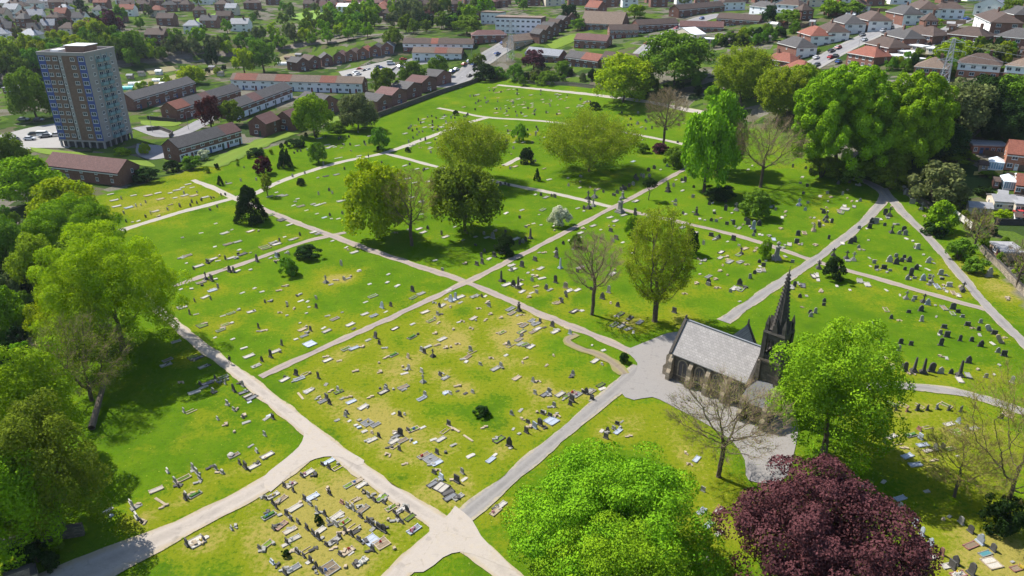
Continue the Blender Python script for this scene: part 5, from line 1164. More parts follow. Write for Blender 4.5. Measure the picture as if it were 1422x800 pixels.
# transept on the far side
tr = MB(); x0, x1, y1 = 6.2, 10.6, CWD + 3.4
tr.box(x0, x0 + .5, CWD, y1 - .5, -.5, ZE - .2); tr.box(x1 - .5, x1, CWD, y1 - .5, -.5, ZE - .2)
tr.prism([(x0, -.5), (x1, -.5), (x1, ZE - .2), ((x0 + x1) / 2, ZR - .9), (x0, ZE - .2)], y1 - .5, y1)
tro = tr.obj('transept', M_ASH, ch)
mb = slabroof(CWD / 2 + .6, y1 - .2, x0, x1, ZE - .15, ZR - .75, .3, .14, M_SLATE, 'y'); mb.obj('transept_roof', M_SLATE, tro)
mb = MB()
for s in (0, 1):
    xa, xb = (x0 - .4, (x0 + x1) / 2) if s == 0 else ((x0 + x1) / 2, x1 + .4); za, zb = (ZE - .6, ZR - .7) if s == 0 else (ZR - .7, ZE - .6)
    mb.hexa([(xa, y1 - .22, za), (xb, y1 - .22, zb), (xb, y1 + .2, zb), (xa, y1 + .2, za)], [(xa, y1 - .22, za + .4), (xb, y1 - .22, zb + .4), (xb, y1 + .2, zb + .4), (xa, y1 + .2, za + .4)])
mb.frus((x0 + x1) / 2, y1, .3, .3, .15, .15, ZR - .4, ZR + .5)
mb.obj('transept_coping', M_SOOT, tro)
# tower, belfry and spire
tx, ty, tw = CL + 2.2, 2.8, 3.4
mb = MB(); mb.frus(tx, ty, tw + .5, tw + .5, tw + .2, tw + .2, -.5, 1.2); mb.frus(tx, ty, tw, tw, tw - .1, tw - .1, 1.2, 9.6); mb.frus(tx, ty, tw + .35, tw + .35, tw + .2, tw + .2, 9.6, 9.95)
tow = mb.obj('tower', M_ASH, ch)
for sx in (-1, 1):
    for sy in (-1, 1):
        mb = MB(); mb.frus(tx + sx * (tw / 2 - .05), ty + sy * (tw / 2 - .05), .95, .95, .8, .8, -.4, 6.0); mb.frus(tx + sx * (tw / 2 - .05), ty + sy * (tw / 2 - .05), .8, .8, .5, .5, 6.0, 9.4); mb.obj('corner_buttress', M_ASH, tow)
bel = MB(); bw = tw - .3
for sx in (-1, 1):
    for sy in (-1, 1): bel.box(tx + sx * bw / 2 - .34 + (-sx) * .1, tx + sx * bw / 2 + .34 + (-sx) * .1, ty + sy * bw / 2 - .34 + (-sy) * .1, ty + sy * bw / 2 + .34 + (-sy) * .1, 9.95, 14.6)
for a in range(4):
    c_, s_ = math.cos(a * math.pi / 2), math.sin(a * math.pi / 2)
    R_ = lambda x, y, z: (tx + x * c_ - y * s_, ty + x * s_ + y * c_, z)
    def bx(xa, xb, ya, yb, za, zb): bel.hexa([R_(xa, ya, za), R_(xb, ya, za), R_(xb, yb, za), R_(xa, yb, za)], [R_(xa, ya, zb), R_(xb, ya, zb), R_(xb, yb, zb), R_(xa, yb, zb)])
    bx(-.13, .13, -bw / 2 - .05, -bw / 2 + .3, 9.95, 12.9)                 # middle shaft of the twin openings
    bx(-bw / 2 + .45, bw / 2 - .45, -bw / 2 - .04, -bw / 2 + .28, 13.55, 14.6)
    for xc in (-.62, .62):                                              # pointed heads
        for s in (-1, 1):
            pts = [(xc + s * .5, 12.4), (xc + s * .5, 13.55), (xc, 13.55), (xc + s * .22, 13.05)]
            bel.hexa([R_(x, -bw / 2 - .03, z) for x, z in pts], [R_(x, -bw / 2 + .27, z) for x, z in pts])
    bx(-bw / 2 + .45, bw / 2 - .45, -bw / 2 - .06, -bw / 2 + .3, 9.95, 10.7)
bel.obj('belfry', M_SOOT, tow)
mb = MB(); mb.frus(tx, ty, tw + .3, tw + .3, tw + .1, tw + .1, 14.6, 14.95); mb.obj('cornice', M_SOOT, tow)
mb = MB(); mb.ngon(tx, ty, 1.32, .07, 14.95, 25.0, 8, 0, math.pi / 8)
for zz_ in (16.6, 18.4, 20.2, 22.0): q_ = 1.32 + (.07 - 1.32) * (zz_ - 14.95) / 10.05; mb.ngon(tx, ty, q_ + .07, q_ + .03, zz_, zz_ + .2, 8, 0, math.pi / 8)
spi = mb.obj('spire', M_SOOT, ch)
mb = MB(); rq = random.Random(4)
for k in range(8):
    for zz_ in np.arange(15.6, 24.3, .62):
        q_ = 1.32 + (.07 - 1.32) * (zz_ - 14.95) / 10.05 + .05; a_ = math.pi / 8 + k * math.pi / 4
        mb.frus(tx + q_ * math.cos(a_), ty + q_ * math.sin(a_), .22, .22, .1, .1, zz_, zz_ + .26)
mb.obj('crockets', M_SOOT, spi)
mb = MB(); mb.tube((tx, ty, 24.9), (tx, ty, 25.9), .05, .04, 6); mb.ngon(tx, ty, .05, .16, 25.0, 25.2, 6); mb.obj('finial', M_SOOT, spi)
for sx in (-1, 1):
    for sy in (-1, 1):
        mb = MB(); cx_, cy_ = tx + sx * (tw / 2 - .3), ty + sy * (tw / 2 - .3); mb.frus(cx_, cy_, .6, .6, .5, .5, 14.95, 16.0); mb.frus(cx_, cy_, .6, .6, .02, .02, 16.0, 17.6); mb.obj('pinnacle', M_SOOT, spi)
for a in range(4):      # gabled openings at the foot of the spire
    c_, s_ = math.cos(a * math.pi / 2), math.sin(a * math.pi / 2); R_ = lambda x, y, z: (tx + x * c_ - y * s_, ty + x * s_ + y * c_, z)
    mb = MB(); mb.hexa([R_(-.5, -1.75, 14.95), R_(.5, -1.75, 14.95), R_(0, -1.7, 17.0)], [R_(-.5, -1.0, 14.95), R_(.5, -1.0, 14.95), R_(0, -1.0, 17.0)]); mb.obj('spire_light', M_SOOT, spi)
# low porch between tower and yard
po = MB(); po.box(CL + .1, CL + 4.6, -2.6, ty - tw / 2 - .06, -.5, 3.6); por = po.obj('porch', M_ASH, ch)
mb = MB(); y0, y1 = -3.0, ty - tw / 2 - .04
mb.hexa([(CL + .05, y0, 3.5), (CL + 4.9, y0, 3.5), (CL + 4.9, y1, 5.8), (CL + .05, y1, 5.8)], [(CL + .05, y0, 3.66), (CL + 4.9, y0, 3.66), (CL + 4.9, y1, 5.96), (CL + .05, y1, 5.96)]); mb.obj('porch_roof', M_LEADD, por)
mb = MB(); mb.prism([(x + CL + 2.35, z) for x, z in lancet(1.5, 2.6)], -2.66, -2.55); mb.obj('door', mat('old_door', (0.07, 0.045, 0.03), .7), por)
link('buttress', BTM, ch, (CL + 4.4, -2.6, 0), (0, 0, 0), (1, 1, .95)); link('buttress', BTM, ch, (CL + .55, -2.6, 0), (0, 0, 0), (1, 1, .95))

# ------------------------------------------------------------------ houses
BRICK = courses('red_brick', (0.20, 0.078, 0.052), (0.22, 0.17, 0.14), .225, .075, .92, .3)
BRICKB = courses('brown_brick', (0.155, 0.075, 0.052), (0.18, 0.14, 0.12), .225, .075, .92, .3)
BRICKO = courses('orange_brick', (0.33, 0.125, 0.07), (0.28, 0.2, 0.15), .225, .075, .92, .25)
RENDER = mat('white_render', (0.78, 0.78, 0.76), .85, (0.55, 0.54, 0.5), .8, .7, .06)
CREAMR = mat('cream_render', (0.60, 0.53, 0.42), .88, (0.42, 0.36, 0.28), .8, .7, .1)
BUFF = courses('buff_brick', (0.40, 0.29, 0.19), (0.3, 0.25, 0.2), .225, .075, .92, .25)
R_BRN = courses('brown_tiles', (0.083, 0.058, 0.048), (0.07, 0.05, 0.042), .33, .28, .85, .22, 'roofx')
R_GRY = courses('grey_tiles', (0.082, 0.078, 0.078), (0.06, 0.058, 0.06), .33, .28, .85, .2, 'roofx')
R_RED = courses('red_tiles', (0.208, 0.076, 0.052), (0.16, 0.06, 0.04), .33, .28, .85, .2, 'roofx')
R_RBN = courses('purple_brown_tiles', (0.132, 0.068, 0.062), (0.08, 0.045, 0.04), .33, .28, .85, .2, 'roofx')
R_TAN = courses('tan_tiles', (0.170, 0.125, 0.095), (0.12, 0.09, 0.07), .33, .28, .85, .2, 'roofx')
R_SLA = courses('blue_slates', (0.19, 0.21, 0.25), (0.1, 0.11, 0.13), .33, .25, .6, .16, 'roofx')
R_FLAT = mat('felt_roof', (0.30, 0.30, 0.31), .9, (0.17, 0.17, 0.18), .6, .8, .1)
R_WHT = mat('white_sheet_roof', (0.70, 0.71, 0.72), .6, (0.5, 0.5, 0.5), .8, .6, .1)
ROOFS = {'n': R_BRN, 'g': R_GRY, 'r': R_RED, 'p': R_RBN, 't': R_TAN, 's': R_SLA, 'f': R_FLAT, 'w': R_WHT}
WALLS = {'b': BRICK, 'n': BRICKB, 'o': BRICKO, 'w': RENDER, 'c': CREAMR, 'u': BUFF}
UPVC = mat('white_frame', (0.80, 0.80, 0.80), .5); PANE = glass_mat('window_glass', (0.05, 0.065, 0.085), .06)
FASC = mat('white_fascia', (0.72, 0.72, 0.70), .6); DOORS = [mat('door_white', (0.7, 0.7, 0.7), .5), mat('door_blue', (0.05, 0.1, 0.25), .5), mat('door_red', (0.25, 0.03, 0.03), .5), mat('door_green', (0.03, 0.09, 0.05), .5), mat('door_brown', (0.1, 0.05, 0.03), .5)]
CLAD = mat('white_cladding', (0.72, 0.74, 0.78), .6, (0.6, 0.62, 0.66), 1, .5, .08)
POT = mat('chimney_pot', (0.35, 0.16, 0.09), .9)
def win_mesh(w, h, mull=1):
    k = ('win', w, h, mull)
    if k not in GM:
        mb = MB(); f = .08
        mb.box(-w / 2, w / 2, -.06, .02, 0, f, 0); mb.box(-w / 2, w / 2, -.06, .02, h - f, h, 0)
        mb.box(-w / 2, -w / 2 + f, -.057, .02, f, h - f, 0); mb.box(w / 2 - f, w / 2, -.057, .02, f, h - f, 0)
        for i in range(mull): x = -w / 2 + w * (i + 1) / (mull + 1); mb.box(x - .035, x + .035, -.054, .02, f, h - f, 0)
        mb.box(-w / 2 + f, w / 2 - f, -.02, .012, f, h - f, 1); mb.box(-w / 2 - .06, w / 2 + .06, -.12, .02, -.07, -.003, 0)
        GM[k] = mb.mesh('window', [UPVC, PANE])
    return GM[k]
def door_mesh(i):
    k = ('door', i)
    if k not in GM: mb = MB(); mb.box(-.5, .5, -.05, .02, -.1, 2.1, 0); mb.box(-.36, .36, -.065, -.05, 1.35, 1.95, 1); GM[k] = mb.mesh('door', [DOORS[i], PANE])
    return GM[k]
HOUSES = []
def house(p1, p2, depth, eave, ridge, roof='gable', wall='b', roofs='n', bays=2, floors=2, front=None, right=None, label=None, cat='house', desc=None, group=None, name='house', chim=1, detail=2, seg=None, winw=1.5, doors=True, world=None, z=None, backwin=False, fl_h=None):
    if world is None: A, B = at(*p1), at(*p2)
    else: A, B = world
    L = float(np.hypot(*(B - A)[:2])); ang = math.atan2(B[1] - A[1], B[0] - A[0])
    z0 = min(A[2], B[2]) if z is None else z
    r = random.Random(int(abs(A[0] * 13 + A[1] * 7) * 10))
    root = empty(name, (A[0], A[1], z0), ang)
    wm = WALLS[wall]; rm = [ROOFS[c] for c in roofs]
    mb = MB(); wl = MB(); low = -4.0
    if roof in ('gable',):
        wl.box(0, L, 0, depth, low, eave)
        for x in (0.0, L - .25): wl.hexa([(x, .02, eave), (x, depth - .02, eave), (x, depth / 2, ridge - .05)], [(x + .25, .02, eave), (x + .25, depth - .02, eave), (x + .25, depth / 2, ridge - .05)])
        rb = slabroof(-.2, L + .2, 0, depth, eave + .02, ridge, .4, .16, None, 'x', seg)
    elif roof == 'gfront':
        wl.box(0, L, 0, depth, low, eave)
        for y in (0.0, depth - .25): wl.hexa([(.02, y, eave), (L - .02, y, eave), (L / 2, y, ridge - .05)], [(.02, y + .25, eave), (L - .02, y + .25, eave), (L / 2, y + .25, ridge - .05)])
        rb = slabroof(-.2, depth + .2, 0, L, eave + .02, ridge, .35, .16, None, 'y', seg)
    elif roof == 'hip':
        wl.box(0, L, 0, depth, low, eave); rb = MB(); o = .45; k = min(L, depth) / 2
        e = [(-o, -o, eave), (L + o, -o, eave), (L + o, depth + o, eave), (-o, depth + o, eave)]
        if L >= depth: a_, b_ = (k * .95, depth / 2, ridge), (L - k * .95, depth / 2, ridge)
        else: a_, b_ = (L / 2, k * .95, ridge), (L / 2, depth - k * .95, ridge)
        e2 = [(x, y, z - .14) for x, y, z in e]
        if L >= depth: rb.face([e[0], e[1], b_, a_]); rb.face([e[2], e[3], a_, b_]); rb.face([e[1], e[2], b_]); rb.face([e[3], e[0], a_])
        else: rb.face([e[0], e[1], a_]); rb.face([e[1], e[2], b_, a_]); rb.face([e[2], e[3], b_]); rb.face([e[3], e[0], a_, b_])
        for i in range(4): rb.face([e2[i], e2[(i + 1) % 4], e[(i + 1) % 4], e[i]])
        rb.face(e2[::-1])
    else:     # flat
        wl.box(0, L, 0, depth, low, eave); rb = MB(); rb.box(-.25, L + .25, -.25, depth + .25, eave + .003, ridge)
    wl.obj('wall', wm, root)
    ro = rb.obj('roof', rm, root)
    if roof in ('gable', 'hip') and detail > 1:
        mb = MB(); oo = .42 if roof == 'gable' else .47; mb.box(-.1, L + .1, -oo - .06, -oo + .05, eave - .55 * (roof == 'gable') - .16, eave - .5 * (roof == 'gable') + .05); mb.obj('gutter', FASC, ro)
    for k in range(chim):
        x = L * ((k + .5) / chim if chim > 1 else r.choice([.3, .5, .7])); y = depth / 2 + r.choice([-.6, .6]) if roof != 'gfront' else depth * .6
        if roof == 'gfront': x = L / 2 + .5
        mb = MB(); mb.box(x - .5, x + .5, y - .35, y + .35, ridge - 1.3, ridge + 1.1, 0); mb.box(x - .56, x + .56, y - .41, y + .41, ridge + 1.1, ridge + 1.24, 0)
        for s in (-.25, .25): mb.ngon(x + s, y, .13, .11, ridge + 1.24, ridge + 1.6, 7, 1)
        mb.obj('chimney', [BRICKB, POT], ro)
    if front:       # white panels along the front, and painted end walls
        mb = MB()
        zs = {'low': [(0.0, 2.5)], 'up': [(2.7, eave - .05)], 'mid': [(2.35, 3.3)], 'all': [(0, eave - .05)]}[front]
        for a, b_ in zs: mb.box(.04, L - .04, -.03, .0, a, b_)
        mb.obj('cladding', CLAD, root)
    if right: mb = MB(); mb.box(L, L + .035, .03, depth - .03, 0, eave - .04); mb.obj('end_wall_panel', {'w': RENDER, 'c': CLAD, 'b': BRICK}[right], root)
    fh = fl_h or (eave - .2) / floors
    yo = -.003 if not front else -.033
    if detail:
        for i in range(bays):
            xc = L * (i + .5) / bays
            for f in range(floors):
                zz = f * fh + .95
                if f == 0 and doors and (bays < 3 or detail > 1):
                    dx = min(.9, L / bays * .28) * (1 if i % 2 else -1)
                    link('door', door_mesh(r.randrange(5)), root, (xc - dx, yo, .05))
                    link('window', win_mesh(min(winw, L / bays * .45), 1.25, 1), root, (xc + dx * .9, yo, zz))
                else: link('window', win_mesh(min(winw, L / bays * .6), 1.2, 1), root, (xc, yo, zz))
                if backwin: link('window', win_mesh(min(winw, L / bays * .6), 1.2, 1), root, (xc, depth + .003, zz), (0, 0, math.pi))
        xo = L + (.038 if right else .003)
        nb = max(1, int(depth / 4.5)) if right else (1 if detail > 1 else 0)
        for i in range(nb):
            for f in range(floors):
                link('window', win_mesh(1.9 if right else .9, 1.25, 2 if right else 0), root, (xo, depth * (i + .5) / nb + (0 if right else 1.2), f * fh + .95), (0, 0, math.pi / 2))
        if detail > 1:
            for f in range(floors): link('window', win_mesh(.9, 1.0, 0), root, (-.003, depth * .62, f * fh + 1.0), (0, 0, -math.pi / 2))
    tag(root, label, cat, group)
    HOUSES.append((root, desc, np.array([*A[:2], z0]), label))
    return root
BK = dict(detail=2, chim=0, cat='terrace')
T_ = lambda a, b, lab, **k: house(a, b, label=lab, name='terraced_block', **{**dict(depth=8, eave=5, ridge=7.6, bays=7, wall='b', roofs='gp', seg=[(.74, 1)], winw=1.7), **BK, **k})
T_((251, 225), (337, 199), 'brick terrace with grey and maroon roof nearest the burial ground', front='low')
T_((66, 247), (168, 259), 'brown-roofed brick block below the tower block', depth=9, eave=4.4, ridge=7.4, roofs='p', seg=None, bays=5, winw=1.1, doors=False)
T_((248, 168), (336, 139), 'terrace with a bright red tiled end bay', roofs='rgp', seg=[(.2, 1), (.42, 2), (.55, 1)])
T_((188, 154), (273, 128), 'grey-roofed terrace just right of the tower block', roofs='g', seg=None)
T_((330, 166), (407, 136), 'terrace with grey roof and maroon patch behind the maroon tree', roofs='gpg', seg=[(.3, 1), (.45, 2)], front='low')
T_((322, 124), (504, 130), 'long white-fronted terrace with patched red and tan roof', depth=7.5, roofs='trtrtr', seg=[(.03, 1), (.2, 2), (.34, 3), (.46, 4), (.68, 5), (.8, 4)], front='all', bays=14, winw=1.6)
T_((560, 72), (657, 67), 'long estate block with brown roof beside the wide road', roofs='nrn', seg=[(.4, 1), (.5, 2)], front='up', bays=9, detail=2)
T_((573, 85), (641, 82), 'white-fronted block with one red roof bay by the wide road', roofs='trt', seg=[(.45, 1), (.7, 2)], front='all', bays=5)
T_((656, 61), (704, 57), 'red-brick block beside the wide road', roofs='p', seg=None, roof='hip', bays=4)
T_((846, 54), (886, 51), 'dark brick terrace along the short estate road, nearer end', roofs='n', seg=None, bays=6)
T_((886, 47), (942, 37), 'dark brick terrace along the short estate road, farther end', roofs='n', seg=None, bays=7)
T_((943, 49), (1004, 43), 'brick terrace on the left of the upper right gardens', roofs='p', seg=None, bays=6)
T_((994, 37), (1054, 33), 'brown-roofed terrace above the upper right gardens', roofs='n', seg=None, bays=6)
T_((942, 25), (1006, 15), 'brick terrace high at the upper right', roofs='n', seg=None, bays=6)
for i in range(2):
    house((347 + 37 * i, 188 - 7 * i), (371 + 37 * i, 190 - 7 * i), 10, 5, 7.8, 'gfront', 'b', 'p', 1, label=['brick house with white gable trim left of the round tree', 'brick house with white gable trim touching the round tree'][i], chim=0)
house((414, 153), (447, 160), 10, 5, 7.8, 'gable', 'b', 'g', 2, label='brick house half hidden behind the bright round tree', chim=0)
for i in range(5):
    house((525 + 20.5 * i, 157 - 9.2 * i), (545 + 20.5 * i, 151.5 - 9.2 * i), 10.5, 5, 7.4, 'gfront', 'b', 'gpgpg'[i], 1, right='c', label=f"{['lowest', 'second lowest', 'middle', 'second highest', 'highest'][i]} of five stepped brick houses by the boundary wall", chim=0, group='stepped brick houses by the boundary wall')
for i in range(8):
    house((414 + 16.6 * i, 99.5 - 3.3 * i), (430 + 16.6 * i, 97 - 3.3 * i), 10, 5, 7.4, 'gfront', 'b', 'gngpnrgs'[i], 1, right='c', label=f"{['first', 'second', 'third', 'fourth', 'fifth', 'sixth', 'seventh', 'eighth'][i]} from the left of eight stepped houses behind the estate yard", chim=0, group='stepped houses behind the estate yard')
for i in range(6):
    house((749 + 8 * i, 61 - 5 * i), (760 + 8 * i, 58 - 5 * i), 9, 5.5, 8, 'gfront', 'n', 'gngngn'[i], 1, label=f"{['nearest', 'second', 'third', 'fourth', 'fifth', 'farthest'][i]} of six dark stepped houses right of the blue building", chim=0, detail=1, group='dark stepped houses right of the blue building')
house((688, 46), (751, 47), 12, 9.5, 10.3, 'flat', 'b', 't', 9, 3, 'all', label='three-storey blue and white building with a flat tan roof', cat='building', name='school_building', chim=0, doors=False, winw=2.6)
house((668, 33), (694, 34), 10, 7.5, 8.2, 'flat', 'w', 't', 4, 2, label='white wing behind the blue and white building', cat='building', name='school_building', chim=0, doors=False)
house((714, 70), (744, 58), 10, 5, 8, 'gable', 'u', 't', 3, label='tan-roofed house beside the wide road below the blue building', chim=0)
house((729, 86), (776, 87), 8.5, 5, 7.8, 'gable', 'b', 's', 4, label='slate-roofed brick pair behind the purple tree', cat='house', chim=0)
house((785, 92), (830, 95), 8.5, 5, 7.8, 'gable', 'b', 'gr', 4, seg=[(.48, 1)], label='brick pair with half grey and half red roof', chim=0, right='b')
house((834, 94), (883, 95), 8.5, 5, 7.8, 'gable', 'b', 'n', 4, label='brown-roofed brick pair beside the short estate road', chim=0)
house((797, 67), (842, 67), 8.5, 5, 7.8, 'gable', 'b', 'p', 4, label='brick block with maroon roof behind the small lawn', chim=0)
house((806, 42), (863, 41), 16, 4.5, 11, 'gable', 'b', 't', 6, label='big building with a sweeping tan tiled roof', cat='building', name='church_hall', chim=0)
house((812, 20), (830, 20), 9, 5, 9, 'gable', 'b', 'r', 2, label='house with a pink-red roof behind the sweeping tan roof', chim=1)
house((931, 57), (961, 61), 9, 5, 7.8, 'gfront', 'c', 'w', 2, label='pale house with a light roof at the bend of the estate road', chim=0)
# semi-detached houses on the rising ground at the right
SEMI = [((1078, 74), (1104, 83), 13, 'b', 'g', 'w', 'grey-roofed semi with white front nearest the great lime tree'), ((1106, 57), (1124, 66), 13, 'b', 'r', 'w', 'red-roofed semi with white front beside the street'),
        ((1129, 52), (1148, 61), 13, 'b', 'n', 'w', 'brown-roofed semi with brick side by the street, behind the red one'), ((1153, 41), (1171, 49), 13, 'b', 'g', 'w', 'semi with a white front midway up the right-hand street'),
        ((1184, 37), (1204, 45), 14, 'b', 'n', 'w', 'brown hipped semi higher up the right-hand street'), ((1228, 29), (1252, 36), 13, 'b', 'g', 'w', 'grey hipped semi with a roof window near the street top'),
        ((1257, 19), (1274, 28), 13, 'b', 'n', 'w', 'semi with pale front at the top of the right-hand street')]
for a, b_, d, w_, rf_, rt, l in SEMI: house(a, b_, d * .8, 5.4, 9.2, 'hip', w_, rf_, 1, right=rt, label=l, winw=1.0, doors=False, detail=2, name='semi_detached_house')
for a, b_, d, w_, rf_, fr_, l, ev in [((1292, 27), (1337, 27), 10, 'b', 'n', 'all', 'large white-fronted semi with a small white gable', 5.4), ((1174, 90), (1212, 93), 10, 'b', 'r', None, 'red-roofed brick semi right of the street near the lime trees', 5),
                                  ((1198, 76), (1232, 82), 10, 'b', 'n', None, 'brown-roofed brick semi right of the street', 5), ((1221, 63), (1253, 70), 10, 'b', 'g', None, 'grey-roofed brick semi right of the street', 5),
                                  ((1244, 61), (1293, 63), 11, 'b', 'n', None, 'wide brown hipped semi with dark windows', 5.2), ((1314, 57), (1362, 59), 11, 'b', 'n', None, 'low bungalow with two white roof windows', 3.0),
                                  ((1376, 69), (1430, 73), 11, 'b', 'g', None, 'grey hipped semi at the right edge', 5.2), ((1266, 112), (1312, 113), 11, 'o', 't', None, 'orange-brick house with tan roof behind the lattice pylon', 5.2),
                                  ((1326, 107), (1386, 108), 11, 'o', 'n', 'up', 'brown hipped semi with pale blue bay windows', 5.2), ((1391, 111), (1440, 116), 11, 'o', 't', 'up', 'orange-brick semi at the right edge with pale bays', 5.2),
                                  ((1060, 91), (1096, 94), 9, 'b', 'r', None, 'low red-roofed house above the brownish olive tree', 3.2), ((1085, 103), (1114, 106), 9, 'o', 'r', None, 'pale red-roofed house tucked above the lime trees', 3.2)]:
    house(a, b_, d, ev, ev + 3.3, 'hip', w_, rf_, 4 if ev > 4 else 3, 2 if ev > 4 else 1, fr_, label=l, name='semi_detached_house', doors=False, winw=1.6)
house((1350, 37), (1372, 49), 12, 5.2, 8.6, 'hip', 'w', 'n', 2, right='b', label='white-walled semi with a brick side at the upper right', name='semi_detached_house', doors=False)
house((1379, 30), (1406, 34), 10, 5.2, 8.4, 'hip', 'b', 'g', 2, label='dark-roofed semi right of the white-walled one', name='semi_detached_house', doors=False)
house((1350, 21), (1392, 23), 11, 5.4, 9, 'gfront', 'w', 's', 3, label='white gabled house at the top right', doors=False)
for i, (a, b_, rf_, l) in enumerate([((1004, 15), (1034, 14), 'n', 'white'), ((1040, 20), (1072, 19), 'g', 'pale'), ((1076, 18), (1108, 17), 'n', 'white'), ((1110, 11), (1148, 9), 'r', 'cream')]):
    house(a, b_, 9, 5.2, 8.4, 'hip', 'wbwc'[i], rf_, 3, front='all' if i < 3 else None, label=f"{l} house in the top row, {['leftmost', 'second from the left', 'third from the left', 'rightmost'][i]} of four", name='semi_detached_house', doors=False)
# back gardens at the right edge
house((1349, 214), (1399, 210), 6, 2.7, 3.1, 'flat', 'o', 'f', 3, 1, label='long brick outbuilding with a grey flat roof below the wooded bank', cat='outbuilding', name='outbuilding', chim=0, winw=1.0)
house((1393, 236), (1440, 238), 9, 5, 8, 'gable', 'o', 'r', 2, label='brick house with a blue window beside the conservatory', chim=0)
house((1408, 270), (1440, 272), 8, 2.8, 5, 'gable', 'o', 'r', 2, 1, label='low red-roofed brick building at the right edge', cat='outbuilding', name='outbuilding', chim=0)
house((1378, 292), (1411, 291), 6, 2.6, 3.6, 'gable', 'c', 'f', 2, 1, label='pinkish outbuilding with a grey roof in the right-hand gardens', cat='outbuilding', name='outbuilding', chim=0, doors=False)
house((1408, 297), (1436, 297), 8, 2.6, 3.0, 'flat', 'c', 'f', 2, 1, label='pale flat-roofed garage at the right edge', cat='outbuilding', name='outbuilding', chim=0)
house((1344, 297), (1377, 297), 4, 2.0, 2.9, 'gable', 'c', 'f', 1, 1, label='small grey garden shed behind the white fence', cat='shed', name='garden_shed', chim=0, detail=1)
house((1373, 347), (1391, 363), 5, 2.2, 2.6, 'flat', 'u', 'f', 1, 1, label='grey flat-roofed shed by the lower stone wall', cat='shed', name='garden_shed', chim=0, detail=1)
for i, (a, b_) in enumerate([((1241, 78), (1266, 80)), ((1262, 71), (1280, 72)), ((1250, 88), (1275, 90)), ((1285, 75), (1302, 76)), ((1230, 84), (1246, 86)), ((1080, 66), (1096, 66)), ((972, 60), (1000, 60)), ((1040, 52), (1060, 52))]):
    house(a, b_, 4.5, 2.3, 2.7, 'flat', 'c', 'w', 1, 1, desc='low white-roofed garden outbuilding', cat='shed', name='garden_shed', chim=0, detail=1)
gr_ = random.Random(5); HOME = [h[2][:2] for h in HOUSES]
def spot(poly, gap):
    us = [p[0] for p in poly]; vs = [p[1] for p in poly]
    for _ in range(400):
        u, v = gr_.uniform(min(us), max(us)), gr_.uniform(min(vs), max(vs))
        if inside(np.array([u]), np.array([v]), poly)[0]:
            p = at(u, v)
            if all(np.hypot(p[0] - h[0], p[1] - h[1]) > gap for h in HOME): HOME.append(p[:2]); return u, v
    return None
GARD = [[(1065, 70), (1100, 50), (1180, 30), (1250, 14), (1180, 10), (1060, 30)], [(1225, 95), (1300, 70), (1420, 95), (1420, 60), (1250, 66)], [(940, 66), (1055, 60), (1055, 48), (945, 56)], [(1330, 215), (1420, 330), (1420, 215)], [(1255, 60), (1360, 45), (1420, 55), (1300, 30)]]
for k in range(26):
    q = spot(GARD[k % 5], 5)
    if q: house(q, (q[0] + gr_.uniform(7, 13), q[1] + gr_.uniform(-1, 1)), gr_.uniform(2.5, 4), 2.1, 2.8, 'gable', gr_.choice('cuwbn'), gr_.choice('fgwnr'), 1, 1, desc=gr_.choice(['small back garden shed', 'little garden outbuilding']), cat='shed', name='garden_shed', chim=0, detail=1, doors=False, winw=.7)
FENB = mat('weathered_boards', (0.16, 0.11, 0.075), .9, (0.08, 0.06, 0.045), 2, .8, .3)
GFEN = []
for k in range(40):
    q = spot(GARD[k % 5], 3)
    if not q: continue
    p = at(*q); a = rad(gr_.choice([-50, 40, 45, -45, 0])) ; L = gr_.uniform(7, 16); d = np.array([math.cos(a), math.sin(a)]); mb = MB(); n_ = 5
    for i in range(n_):
        s, e_ = p[:2] + d * L * i / n_, p[:2] + d * L * (i + 1) / n_; nn = np.array([-d[1], d[0]]) * .05; zs, ze = float(zt(*s)), float(zt(*e_))
        mb.hexa([(*(s - nn), zs - .5), (*(e_ - nn), ze - .5), (*(e_ + nn), ze - .5), (*(s + nn), zs - .5)], [(*(s - nn), zs + 1.7), (*(e_ - nn), ze + 1.7), (*(e_ + nn), ze + 1.7), (*(s + nn), zs + 1.7)])
    o = mb.obj('garden_fence', FENB); tag(o, None, 'fence', 'back garden fences'); GFEN.append((o, 'brown board garden fence', p))
